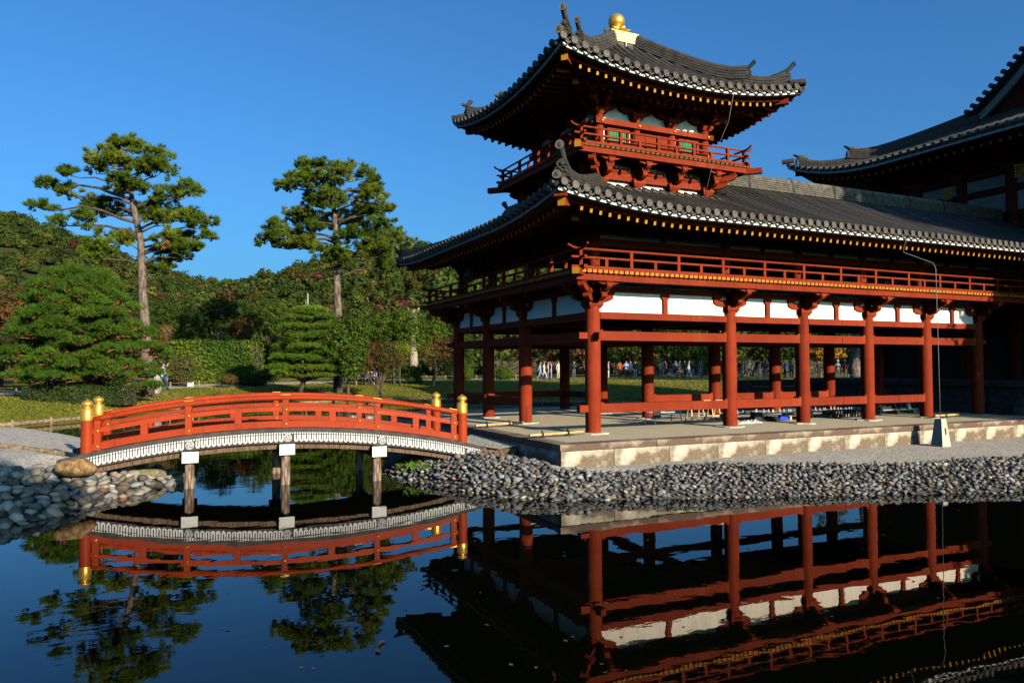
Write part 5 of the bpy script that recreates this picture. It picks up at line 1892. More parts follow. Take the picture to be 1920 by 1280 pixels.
def rumple(name, label, cat, cx, cy, z, sx, sy, h, mat, seed, n=14):
    r = np.random.default_rng(seed); k = r.uniform(-9, 9, (5, 2)); ph = r.uniform(0, 6, 5)
    rows = []
    for i in range(n + 1):
        row = []
        for j in range(n + 1):
            u, v = i / n * 2 - 1, j / n * 2 - 1
            e = max(0, 1 - max(abs(u), abs(v)) ** 4)
            z_ = z + h * e * (.45 + .55 * abs(sum(math.sin(a * u + b * v + p) for (a, b), p in zip(k, ph)) / 3))
            row.append((cx + u * sx * (1 + .1 * math.sin(5 * v)), cy + v * sy * (1 + .1 * math.sin(4 * u)), z_))
        rows.append(row)
    m = MB(); m.grid(rows[::-1]); me = m.mesh(name, M[mat], True, (cx, cy, z))
    return tag(put(me, name, None, (cx, cy, z)), label, cat)


rumple('cloth_heap', 'crumpled white cloth on the floor just right of the second front column', 'cloth', 4.72, .62, .004, .26, .16, .10, 'cloth', 1)
rumple('cloth_heap', 'smaller crumpled white cloth nearer the black box', 'cloth', 5.16, .66, .004, .18, .14, .09, 'cloth', 2)
rumple('blue_sheet', 'bright blue plastic sheet bundled on the floor left of the third front column', 'plastic sheet', 6.42, 1.0, .02, .18, .15, .14, 'blue', 3)
rumple('dark_sheet', 'black plastic sheeting heaped between the white cloths and the blue sheet', 'plastic sheet', 5.95, 1.05, .004, .40, .18, .13, 'black', 4)
rumple('dark_bundle', 'dark bundle on the bench right of the fourth front column', 'bundle', 10.85, 1.45, .15, .26, .14, .14, 'black', 5)
bx = thing('black_box', 'upright black box beside the crumpled white cloths', 'box', (5.52, .98, 0))
m = MB(); m.box(5.42, 5.64, .90, 1.08, 0, .22); m.build('case', M['black'], bx)
m = MB(); m.box(5.41, 5.65, .89, 1.09, .222, .24); m.build('lid', M['black'], bx)
cr = thing('slatted_crate', 'black slatted crate full of pale fittings left of the fourth front column', 'crate', (8.75, .98, 0))
m = MB(); m.box(8.1, 9.45, .86, 1.14, .0, .02); m.build('tray', M['black'], cr)
for k in range(14):
    x = 8.12 + k * .10
    m = MB(); m.beam((x, .86, .02), (x + .05, .87, .19), .03, .03); m.build('slat', M['black'], cr)
m = MB(); m.box(8.1, 9.45, .85, .88, .19, .22); m.box(8.1, 9.45, 1.12, 1.15, .19, .22); m.build('rim', M['black'], cr)
# small fittings set out in rows along the benches (countable: each its own thing)
kp = MB(); kp.lathe([(.024, 0), (.028, .02), (.016, .045), (.02, .07), (.008, .085)], n=8)
KME = kp.mesh('fitting', M['cloth'], True)
sp = []
for i in range(16): sp.append((5.2 + i * .145 + rng.uniform(-.03, .03), 1.62 + rng.uniform(-.06, .06), .17))
for i in range(13): sp.append((8.06 + i * .145 + rng.uniform(-.03, .03), 1.62 + rng.uniform(-.06, .06), .17))
for i in range(9): sp.append((8.2 + i * .14 + rng.uniform(-.02, .02), .97, .03))
for i, q in enumerate(sp):
    o = put(KME, 'fitting', None, q, (0, 0, i), (1, 1, rng.uniform(.7, 1.3)))
    tag(o, 'small white fitting set out in a row under the wing', 'fitting', 'small white fittings set out under the wing')
co = thing('cable_coil', 'black coil of cable standing on the bench left of the fifth front column', 'cable coil', (11.35, 1.3, .15))
for k in range(4):
    m = MB(); m.tube([(11.35 + .02 * k, 1.3 + .16 * math.cos(t) , .33 + .16 * math.sin(t)) if False else (11.35 + .15 * math.cos(t) + .03 * k, 1.3 + .02 * k, .32 + .16 * math.sin(t)) for t in np.linspace(0, 2 * math.pi, 17)], .014, 5); m.build('turn', M['black'], co)
jr = thing('white_jar', 'round white jar right of the black cable coil', 'jar', (11.72, 1.25, .15))
m = MB(); m.lathe([(.05, 0), (.075, .03), (.08, .09), (.06, .14), (.035, .15)], (11.72, 1.25, .15), 14); m.build('pot', M['cloth'], jr, True)
m = MB(); m.lathe([(.04, .152), (.042, .165), (.01, .18)], (11.72, 1.25, .15), 12); m.build('lid', M['cloth'], jr, True)
# two pale slips of wood left on the rails
for lab, x in (('thin raw wood slip lying on the front rail, the left one', 3.05), ('thin raw wood slip lying on the front rail beside the second column', 3.40)):
    t = thing('wood_slip', lab, 'wood slip', (x, -.02, .645)); m = MB(); m.box(x - .10, x + .10, -.085, -.045, .642, .656); m.build('slip', M['rawwood'], t)
# floating scrap in the pond foreground
fp = onz(706, 1222, WATER)
fs = thing('floating_frame', 'small black bent bracket floating on the dark water in the foreground', 'scrap', tuple(fp))
dd = np.array([FW[1], -FW[0]])
m = MB()
a = fp[:2]; b = fp[:2] + FW * .20
m.tube([(*(a + dd * .03), WATER + .012), (*a, WATER + .014), (*(a + FW * .10 - dd * .012), WATER + .014), (*b, WATER + .014), (*(b + dd * .03), WATER + .012)], .011, 6)
m.build('bracket', M['black'], fs)
# ================================================================== hills and trees
def rand_dirs(n, r):
    v = r.normal(size=(n, 3)); return v / np.linalg.norm(v, axis=1)[:, None]


def leaf_quads(C, D, size, r, aspect=.62):
    """rhombic leaves at C facing D"""
    n = len(C)
    a = np.cross(D, rand_dirs(n, r)); a /= np.linalg.norm(a, axis=1)[:, None] + 1e-9
    b = np.cross(D, a)
    s = size * r.uniform(.65, 1.3, (n, 1))
    V = np.stack([C - a * s, C - b * s * aspect, C + a * s, C + b * s * aspect], 1).reshape(-1, 3)
    return V, np.arange(4 * n).reshape(n, 4)


def needle_tris(C, D, length, width, k, r, spread=.9):
    """k needles fanning from every centre around direction D"""
    n = len(C)
    C = np.repeat(C, k, 0); D = np.repeat(D, k, 0)
    d = D + rand_dirs(n * k, r) * spread
    d /= np.linalg.norm(d, axis=1)[:, None]
    s = np.cross(d, rand_dirs(n * k, r)); s /= np.linalg.norm(s, axis=1)[:, None] + 1e-9
    L = length * r.uniform(.6, 1.15, (n * k, 1))
    V = np.stack([C - s * width, C + s * width, C + d * L], 1).reshape(-1, 3)
    return V, np.arange(3 * n * k).reshape(-1, 3)


def tint_var(base, n, r, v=.25, h=.10):
    base = np.asarray(base, float)
    k = r.normal(1, v, (n, 1)).clip(.45, 1.7)
    c = base * k
    c = c * (1 + r.normal(0, h, (n, 3)))
    return c.clip(.004, .8)


def crown_obj(name, V, F, T_, mat, parent, loc):
    return put(np_mesh(name, V - np.array(loc), F, mat, T_), name, parent, tuple(loc))


def clump_crown(ells, n_clump, per, leaf, cols, r, clump_r=.35, flat=1.0, weights=None, hollow=.5):
    """leaves grouped in clumps that sit on and inside ellipsoids"""
    vol = np.array([e[1][0] * e[1][1] * e[1][2] for e in ells]) ** .67; vol /= vol.sum()
    idx = r.choice(len(ells), n_clump, p=vol)
    cc = np.array([ells[i][0] for i in idx], float); rr = np.array([ells[i][1] for i in idx], float)
    d = rand_dirs(n_clump, r); u = r.uniform(hollow, 1.0, (n_clump, 1))
    K = cc + d * rr * u
    cols = np.asarray(cols, float)
    ci = r.choice(len(cols), n_clump, p=weights)
    kc = tint_var(np.ones((n_clump, 3)), n_clump, r, .22, .06) * cols[ci]
    C = np.repeat(K, per, 0); dd = rand_dirs(n_clump * per, r)
    q = dd * np.array([1, 1, flat]) * clump_r * r.uniform(.2, 1, (n_clump * per, 1))
    C = C + q
    D = dd * .8 + np.repeat(d, per, 0) * .5 + np.array([0, 0, .35]) + rand_dirs(n_clump * per, r) * .5
    D /= np.linalg.norm(D, axis=1)[:, None]
    V, F = leaf_quads(C, D, leaf, r)
    tt = np.repeat(kc, per, 0) * r.normal(1, .16, (n_clump * per, 1)).clip(.5, 1.5)
    return V, F, np.repeat(tt, 4, 0).clip(.004, .8)


GREEN = [(0.0384, 0.0713, 0.0087), (0.0527, 0.0899, 0.0112), (0.0298, 0.0558, 0.0099)]
DEEP = [(0.0165, 0.0341, 0.0072), (0.0242, 0.0451, 0.0083), (0.0319, 0.0506, 0.0088)]
FRESH = [(0.066, 0.1155, 0.0119), (0.0858, 0.132, 0.0132), (0.0515, 0.0957, 0.0106)]
YELLOW = [(0.128, 0.136, 0.016), (0.096, 0.112, 0.016)]
RUST = [(0.105, 0.0385, 0.014), (0.133, 0.0525, 0.0175), (0.063, 0.0525, 0.014)]
MAPLE = [(0.119, 0.0315, 0.014), (0.084, 0.0525, 0.014), (0.0525, 0.0595, 0.0126)]
ORANGE = [(0.336, 0.16, 0.016), (0.4, 0.208, 0.024), (0.272, 0.12, 0.016)]
PINE = [(0.0502, 0.0836, 0.0068), (0.0686, 0.1039, 0.0081), (0.0879, 0.1145, 0.0109)]


def limb(m, p, q, r0, r1, sag=.0, seed=0, n=5):
    rr = np.random.default_rng(seed)
    p, q = np.array(p, float), np.array(q, float); L = np.linalg.norm(q - p)
    pts = []
    for i in range(n + 1):
        t = i / n
        w = p + (q - p) * t + np.array([0, 0, sag * math.sin(math.pi * t)]) + rr.normal(0, .025 * L, 3) * (0 < i < n)
        pts.append(w)
    m.tube(pts, list(np.linspace(r0, r1, n + 1)), 6)


# ------------------------------------------------------------------ hills
RIDGES = [[at(-420, 300, 300), at(-150, 340, 285), at(0, 384, 265), at(100, 420, 262), at(200, 461, 262), at(330, 500, 265), at(420, 535, 270)],
          [at(250, 512, 335), at(330, 510, 335), at(400, 514, 335), at(470, 518, 335), at(540, 517, 335), at(700, 520, 335)],
          [at(525, 545, 205), at(558, 505, 205), at(600, 476, 205), at(640, 462, 203), at(700, 451, 200), at(760, 446, 198), at(850, 443, 196), at(960, 450, 196), at(1150, 480, 200), at(1500, 520, 210), at(2100, 540, 230)]]


def h_hill(P):
    z = np.full(len(P), -.3)
    for R in RIDGES:
        R = np.array(R)
        for a, b in zip(R[:-1], R[1:]):
            e = b[:2] - a[:2]; w = P - a[:2]
            t = np.clip((w @ e) / (e @ e), 0, 1)
            d = np.hypot(*(w - t[:, None] * e).T)
            z = np.maximum(z, a[2] + (b[2] - a[2]) * t - 4.5 - .36 * d)
    return z + vnoise(P, .06, 21) * 1.0


def hill_keep(P):
    q = P - CAM[:2]; f = q @ FW
    return (f > 92) & (f < 420)


field('hills', h_hill, np.arange(-330, 330, 8), np.arange(30, 470, 8), simple('forest_floor', (.016, .026, .006), (.040, .052, .012), .35, .95, .8, bdist=.5), hill_keep)
r = np.random.default_rng(5)
X = r.uniform(-320, 320, 60000); Y = r.uniform(40, 440, 60000)
P = np.stack([X, Y], 1); q = P - CAM[:2]; f = q @ FW; s = q @ np.array([FW[1], -FW[0]])
ok = (f > 95) & (f < 360) & (s / f > -.80) & (s / f < .72)
P, f, s = P[ok], f[ok], s[ok]
z = h_hill(P)
ok = (z > 1.2) | (f < 140)
P, f, s, z = P[ok], f[ok], s[ok], z[ok]
# thin out by hash so crowns do not pile up
sel, used = [], {}
for i in np.argsort(r.random(len(P))):
    g = 2.8 if f[i] < 230 else 4.0
    k = (int(P[i, 0] // g), int(P[i, 1] // g))
    if k in used: continue
    # only where this camera or one beside it can see: skip the far side of each ridge
    zb = h_hill(P[i:i + 1] - FW * 30)[0]
    if zb > z[i] + 7: continue
    used[k] = 1; sel.append(i)
VV, FF, TT, o_ = [], [], [], 0
for i in sel:
    R_ = r.uniform(1.8, 3.3) * (1 if f[i] > 150 else .8); nb = 105 if s[i] / f[i] < -.02 else 30
    d = rand_dirs(nb, r); d[:, 2] = np.abs(d[:, 2]) * .95 - .18
    c = np.array([P[i, 0], P[i, 1], z[i] + R_ * .55])
    lump = 1 + .16 * np.sin(d @ r.normal(0, 3.4, 3) + r.uniform(0, 6))
    C = c + d * np.array([R_, R_, R_ * r.uniform(.8, 1.25)]) * lump[:, None] * r.uniform(.82, 1.02, (nb, 1))
    D = d + rand_dirs(nb, r) * .6; D /= np.linalg.norm(D, axis=1)[:, None]
    V_, F_ = leaf_quads(C, D, R_ * (.135 if nb > 50 else .24), r, .75)
    u = r.random()
    base = (.070, .115, .018) if u < .42 else (.052, .088, .018) if u < .66 else (.105, .135, .022) if u < .82 else (.125, .125, .026) if u < .91 else (.115, .070, .030) if u < .965 else (.13, .045, .03) if u < .985 else (.15, .15, .03)
    t_ = np.array(base) * np.array([1.02, .92, .9]) * r.uniform(.65, 1.25) * .50
    VV.append(V_); FF.append(F_ + o_); o_ += len(V_)
    TT.append(np.repeat(t_[None] * r.normal(1, .22, (nb, 1)).clip(.4, 1.6), 4, 0))
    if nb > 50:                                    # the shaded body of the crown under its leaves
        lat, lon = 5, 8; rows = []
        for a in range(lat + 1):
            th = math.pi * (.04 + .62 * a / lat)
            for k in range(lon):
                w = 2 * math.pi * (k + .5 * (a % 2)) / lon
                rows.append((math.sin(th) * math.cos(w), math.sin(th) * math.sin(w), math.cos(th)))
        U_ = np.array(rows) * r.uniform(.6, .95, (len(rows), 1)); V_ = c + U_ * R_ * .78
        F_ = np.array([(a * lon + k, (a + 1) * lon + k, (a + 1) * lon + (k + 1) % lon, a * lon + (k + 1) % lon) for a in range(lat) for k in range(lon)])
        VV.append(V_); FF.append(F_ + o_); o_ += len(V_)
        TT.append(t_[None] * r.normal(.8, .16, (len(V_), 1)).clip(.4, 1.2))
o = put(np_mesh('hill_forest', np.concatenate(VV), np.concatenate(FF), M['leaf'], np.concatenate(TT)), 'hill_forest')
tag(o, 'mixed autumn woodland covering the hills beyond the garden', 'forest', None, 'stuff')


# ------------------------------------------------------------------ tall black pines
def tall_pine(label, d, trunk_px, r0, r1, pads, seed, dead=()):
    r = np.random.default_rng(seed)
    k = d / FPX
    tr = [at(x, y, d) for x, y in trunk_px]
    base = tr[0]; t = thing('pine_tree', label, 'pine tree', tuple(base), 'tall garden pines')
    m = MB(); m.tube(tr, list(np.linspace(r0, r1, len(tr))), 10); m.build('trunk', M['bark'], t, True)
    tp = np.array(tr); fw = np.array([*FW, 0])
    VV, FF, TT, o_ = [], [], [], 0
    bm_ = MB()
    for j, (x0, x1, y0, y1, *dep) in enumerate(pads):
        c = at((x0 + x1) / 2, (y0 + y1) / 2, d)
        rx, rz = (x1 - x0) / 2 * k * 1.04, (y1 - y0) / 2 * k * 1.25
        dd = dep[0] if dep else r.uniform(-1.6, 1.6)
        c = c + fw * dd
        # limb from the trunk
        zt = c[2] - .12 * np.hypot(*(c - tp[-1])[:2]) - .35
        zz = np.clip(zt, tp[2][2] if len(tp) > 3 else tp[1][2], tp[-1][2] - .1)
        i = np.searchsorted(tp[:, 2], zz); i = min(max(i, 1), len(tp) - 1)
        w = (zz - tp[i - 1, 2]) / (tp[i, 2] - tp[i - 1, 2] + 1e-6); p = tp[i - 1] + (tp[i] - tp[i - 1]) * w
        L = np.linalg.norm(c - p)
        limb(bm_, p, c - np.array([0, 0, rz * .45]), .035 + .016 * L, .018, .06 * L, seed * 100 + j)
        ax = np.array([FW[1], -FW[0], 0])
        n = int(40 + 110 * rx * max(rz, .3) * 1.6)
        # upper surface biased tufts inside a lens
        nc_ = max(12, int(n / 3.6)); n = nc_ * 8              # tufts sit in clumps at the shoot ends
        u = rand_dirs(nc_, r); u[:, 2] = np.abs(u[:, 2]) * r.choice([1, 1, 1, -.6], nc_)
        s = r.uniform(.12, 1.30, (nc_, 1)) ** .55
        q = np.repeat(u * s, 8, 0); u = np.repeat(u, 8, 0)
        cl = np.repeat(r.normal(1, .24, nc_).clip(.5, 1.6), 8)
        jit = rand_dirs(n, r) * r.uniform(.04, .24, (n, 1)) * np.array([1, 1, .75])
        C = c + q[:, :1] * ax * rx + q[:, 1:2] * fw * max(.5, min(rx, 1.3)) + q[:, 2:] * np.array([0, 0, rz])
        C = C + jit
        for _ in range(3):                     # secondary twigs
            e = C[r.integers(n)]
            limb(bm_, c - np.array([0, 0, rz * .4]), e - np.array([0, 0, .05]), .022, .008, .02, seed * 1000 + j * 7 + _, 3)
        D = u * .6 + np.array([0, 0, .75]); D /= np.linalg.norm(D, axis=1)[:, None]
        V_, F_ = needle_tris(C, D, .27, .019, 15, r, .85)
        col = np.array(PINE[r.integers(3)]) * r.uniform(.85, 1.2)
        # old needles low and inside are yellower
        tt = np.repeat(col[None] * (cl * r.normal(1, .12, n).clip(.6, 1.4))[:, None], 45, 0)
        VV.append(V_); FF.append(F_ + o_); o_ += len(V_); TT.append(tt)
    bm_.build('branch', M['bark_dark'], t, True)
    crown_obj('crown', np.concatenate(VV), np.concatenate(FF), np.concatenate(TT), M['needle'], t, base)
    for (x0, x1, y0, y1) in dead:
        c = at((x0 + x1) / 2, (y0 + y1) / 2, d - 1); n = 14
        C = c + rand_dirs(n, r) * np.array([.22, .22, .34])
        V_, F_ = needle_tris(C, np.tile([0, 0, -.6], (n, 1)), .3, .03, 7, r)
        crown_obj('dead_spray', V_, F_, np.tile([.26, .13, .03], (len(V_), 1)), M['needle'], t, c)
    return t


tall_pine('tall pine with a long left branch rising behind the rounded red pine', 42,
          [(279, 745), (276, 690), (273, 620), (268, 560), (266, 500), (264, 450), (256, 415), (247, 370), (238, 320), (228, 280)], .34, .08,
          [(205, 240, 258, 290, 0), (232, 268, 262, 288, 0), (172, 206, 273, 300), (255, 322, 281, 304, 0), (150, 182, 296, 326), (185, 250, 292, 332, -1), (240, 300, 300, 330), (270, 342, 313, 346),
           (137, 166, 324, 342), (74, 110, 337, 358, 0), (105, 145, 350, 372, 0), (58, 104, 380, 398, 0), (125, 168, 362, 392), (215, 292, 340, 372, -1), (290, 346, 352, 382), (335, 378, 345, 374, 0),
           (155, 212, 372, 406), (150, 185, 405, 438), (235, 302, 368, 412), (296, 342, 382, 404), (285, 345, 398, 432), (335, 375, 396, 412, 0), (345, 404, 408, 436, 0), (178, 226, 425, 446),
           (330, 383, 455, 490, 0), (300, 348, 438, 470), (270, 332, 450, 492, 1.2), (185, 238, 448, 506, -1.4), (268, 312, 488, 516, .8), (96, 124, 408, 425, 0), (380, 400, 438, 450, 0), (243, 264, 440, 470, -.8), (200, 240, 330, 362, 1), (310, 350, 430, 452, 1)],
          3, dead=[(300, 325, 440, 466)])
tall_pine('tall pine with a dense rounded head on a straight bare trunk nearer the temple', 47,
          [(634, 735), (634, 660), (634, 590), (632, 540), (631, 480), (630, 440), (627, 400), (622, 360), (618, 320)], .30, .08,
          [(552, 592, 302, 326, 0), (588, 626, 303, 322, 0), (620, 666, 303, 332, 0), (668, 700, 316, 342, 0), (688, 712, 335, 354, 0), (514, 548, 336, 362, 0), (535, 582, 322, 352), (558, 622, 334, 372, -1),
           (606, 664, 328, 362, -1), (650, 716, 344, 376), (686, 720, 362, 390), (556, 612, 358, 388), (596, 652, 368, 402, -1), (528, 592, 388, 422, .5), (545, 602, 398, 428, 1), (704, 738, 382, 404, 0),
           (676, 720, 390, 412), (638, 692, 378, 416), (494, 532, 414, 436, 0), (506, 542, 428, 446, 0), (628, 702, 418, 446), (688, 748, 414, 440, 0), (578, 616, 427, 448), (484, 542, 442, 470, 0),
           (530, 592, 450, 476), (568, 606, 448, 476, -1), (536, 582, 436, 456), (638, 722, 438, 468, -1), (712, 772, 438, 478, 0), (688, 746, 458, 496), (598, 672, 472, 504, -1.2), (708, 736, 488, 508, 0), (668, 712, 452, 482), (575, 640, 345, 380, 1.4), (600, 660, 395, 430, 1.2)],
          4)


# ------------------------------------------------------------------ garden pines with layered pads
def layered_pine(name, label, d, trunk_px, r0, pads, seed, bark, cols, needle=.22, width=.014, dens=150, k_=12, group=None):
    r = np.random.default_rng(seed); k = d / FPX
    tr = [at(x, y, d) for x, y in trunk_px]; base = tr[0]
    t = thing(name, label, 'pine tree', tuple(base), group)
    m = MB(); m.tube(tr, list(np.linspace(r0, r0 * .25, len(tr))), 9); m.build('trunk', bark, t, True)
    fw = np.array([*FW, 0]); ax = np.array([FW[1], -FW[0], 0]); tp = np.array(tr)
    VV, FF, TT, o_ = [], [], [], 0; bm_ = MB()
    for j, (x0, x1, y0, y1, dd) in enumerate(pads):
        c = at((x0 + x1) / 2, (y0 + y1) / 2, d) + fw * dd
        rx, rz = (x1 - x0) / 2 * k, (y1 - y0) / 2 * k
        i = int(np.argmin(np.abs(tp[:, 2] - (c[2] - .3)))); p = tp[i]
        limb(bm_, p, c - np.array([0, 0, rz * .35]), .10, .03, .1, seed * 50 + j)
        n = int(dens * rx * .9)
        q = rand_dirs(n, r) * r.uniform(.2, 1, (n, 1)) ** .45; q[:, 2] = np.abs(q[:, 2]) * 1.0 - .35 * r.random(n)
        C = c + q[:, :1] * ax * rx + q[:, 1:2] * fw * rx * .8 + q[:, 2:] * np.array([0, 0, rz])
        for _ in range(5):
            e = C[r.integers(n)]; limb(bm_, c - np.array([0, 0, rz * .3]), e, .03, .010, .03, seed * 500 + j * 9 + _, 3)
        D = q * .5 + np.array([0, 0, .8]); D /= np.linalg.norm(D, axis=1)[:, None]
        V_, F_ = needle_tris(C, D, needle, width, k_, r, .8)
        col = np.array(cols[r.integers(len(cols))]) * r.uniform(.85, 1.15)
        TT.append(np.repeat(col[None] * r.normal(1, .2, (n, 1)).clip(.5, 1.6), 3 * k_, 0)); VV.append(V_); FF.append(F_ + o_); o_ += len(V_)
    bm_.build('branch', bark, t, True)
    crown_obj('crown', np.concatenate(VV), np.concatenate(FF), np.concatenate(TT), M['needle'], t, base)
    return t


r = np.random.default_rng(14)
pads = []
for y, hw, n in ((522, 46, 4), (545, 72, 6), (572, 92, 8), (600, 104, 9), (628, 112, 10), (655, 122, 11), (682, 122, 11), (706, 112, 9)):
    for i in range(n):
        x = 163 + hw * ((i + .5) / n * 2 - 1) * .86 + r.uniform(-8, 8); w = r.uniform(18, 30)
        e = math.sqrt(max(.05, 1 - ((x - 163) / (hw * 1.1)) ** 2))
        dy = r.uniform(-11, 11)
        pads.append((x - w, x + w, y - 17 + dy, y + 12 + dy + r.uniform(-4, 4), (-1 if r.random() < .75 else .6) * e * hw * .026 * r.uniform(.5, 1.1)))
        if r.random() < .45:
            x += r.uniform(-14, 14); dy = r.uniform(-16, 16); pads.append((x - w * .8, x + w * .8, y - 13 + dy, y + 10 + dy, -e * hw * .026 * r.uniform(.3, 1.0)))
for _ in range(46):
    a, b = r.uniform(0, 6.28), r.random() ** .6; x, y = 163 + 106 * b * math.cos(a), 618 + 100 * b * math.sin(a) - 8; w = r.uniform(16, 27)
    pads.append((x - w, x + w, y - 15, y + 12, -2.3 * math.sqrt(1 - b * b) - .3))
for (x0, x1, y0, y1) in ((256, 300, 618, 644), (262, 316, 640, 668), (250, 310, 690, 716), (262, 306, 712, 736), (236, 292, 716, 740), (262, 300, 612, 632), (270, 318, 650, 676), (250, 300, 640, 660), (240, 290, 676, 700)): pads.append((x0, x1, y0, y1, r.uniform(-1, .5)))
layered_pine('round_pine', 'broad dome shaped red pine with clipped bright green pads behind the bridge end', 38, [(178, 745), (172, 715), (166, 680), (165, 640), (163, 590), (160, 540), (160, 515)], .26, pads, 6, M['bark_red'],
             [(.042, .088, .008), (.054, .100, .010), (.033, .072, .008)], .24, .013, 150, 13)
layered_pine('cloud_pine', 'small cloud pruned pine in flat bright layers with a leaning trunk on the lawn', 45, [(562, 737), (569, 715), (574, 690), (575, 650), (576, 610), (578, 580)], .17,
             [(x_ - 26 + j_, x_ + 26 + j_, y_ - 11, y_ + 9, e_) for x_, y_, j_, e_ in ((575, 590, 4, -.5), (560, 618, -6, -.6), (600, 632, 5, -.6), (572, 655, 0, -.9), (548, 672, -4, -.5), (612, 662, 6, -.6), (585, 676, 2, -1.0), (540, 700, 0, -.7), (618, 694, 0, -.7))] +
             [(548, 618, 574, 592, -.2), (538, 598, 592, 606, -.5), (580, 634, 588, 606, -.3), (542, 600, 608, 622, -.6), (585, 640, 606, 624, -.3), (545, 622, 626, 642, -.4), (548, 622, 645, 660, -.7), (580, 640, 655, 672, -.3),
              (530, 580, 664, 680, -.5), (590, 636, 668, 686, -.4), (505, 560, 682, 697, -.4), (550, 605, 684, 700, -.9), (595, 640, 686, 702, -.4), (525, 580, 698, 712, -.6), (580, 642, 698, 712, -.6), (500, 540, 640, 662, .9), (496, 535, 662, 684, .9)], 7, M['bark_dark'],
             [(.066, .122, .010), (.082, .132, .012), (.052, .100, .009)], .22, .013, 300, 13)


# ------------------------------------------------------------------ broadleaf trees and shrubs
def broad(name, label, cat, x0, x1, y0, yb, d, cols, seed, trunk=True, leaf=.085, n=None, group=None, blobs=5, bark='bark_dark', crown_from=None, weights=None, tx=None, dens=1.0, flat=.8, zbase=None):
    r = np.random.default_rng(seed); k = d / FPX
    base = at((x0 + x1) / 2 if tx is None else tx, yb, d)
    gz_ = gz(h_far, base[0], base[1]); base[2] = gz_ - .05 if zbase is None else zbase
    t = thing(name, label, cat, tuple(base), group)
    yc = yb if crown_from is None else crown_from
    c0 = at((x0 + x1) / 2, (y0 + yc) / 2, d); rx, rz = (x1 - x0) / 2 * k, (yc - y0) / 2 * k
    ax = np.array([FW[1], -FW[0], 0]); fw = np.array([*FW, 0])
    ells = []
    for i in range(blobs):
        a = r.uniform(-.55, .55, 3) if blobs > 1 else np.zeros(3)
        s = r.uniform(.42, .62) if blobs > 1 else 1
        ells.append((c0 + ax * rx * a[0] + fw * rx * .7 * a[1] + np.array([0, 0, rz * a[2]]), np.array([rx * s, rx * s, rz * s]) * np.array([1.05, 1.05, 1.0])))
    area = rx * rz
    nc = int((110 + 130 * area) * dens)
    per = 22
    V_, F_, T_ = clump_crown(ells, nc, per, leaf * .8, cols, r, .34, flat, weights)
    crown_obj('crown', V_, F_, T_, M['leaf'], t, base)
    if trunk:
        m = MB(); top = c0 + np.array([0, 0, rz * .3]); rb = max(.05, .05 * (top[2] - base[2]) / 3 + .03)
        mid = base + (top - base) * .5 + r.normal(0, .1, 3)
        m.tube([base - np.array([0, 0, .1]), base + (mid - base) * .5 + r.normal(0, .05, 3), mid, top], [rb * 1.2, rb, rb * .7, rb * .25], 8); m.build('trunk', M[bark], t, True)
        b = MB()
        for e in ells:
            limb(b, base + (mid - base) * r.uniform(.6, 1.0), e[0], rb * .55, .02, .1, seed * 31 + len(b.v))
            for _ in range(2): limb(b, e[0], e[0] + rand_dirs(1, r)[0] * e[1] * .8, .025, .008, .0, seed * 77 + len(b.v), 3)
        b.build('branch', M[bark], t, True)
    else:
        m = MB()
        for _ in range(7): limb(m, base + np.array([*r.uniform(-.3, .3, 2) * rx, -.05]), c0 + rand_dirs(1, r)[0] * np.array([rx, rx, rz]) * .7, .03, .01, 0, seed * 13 + _, 3)
        m.build('stem', M['bark_dark'], t, True)
    return t


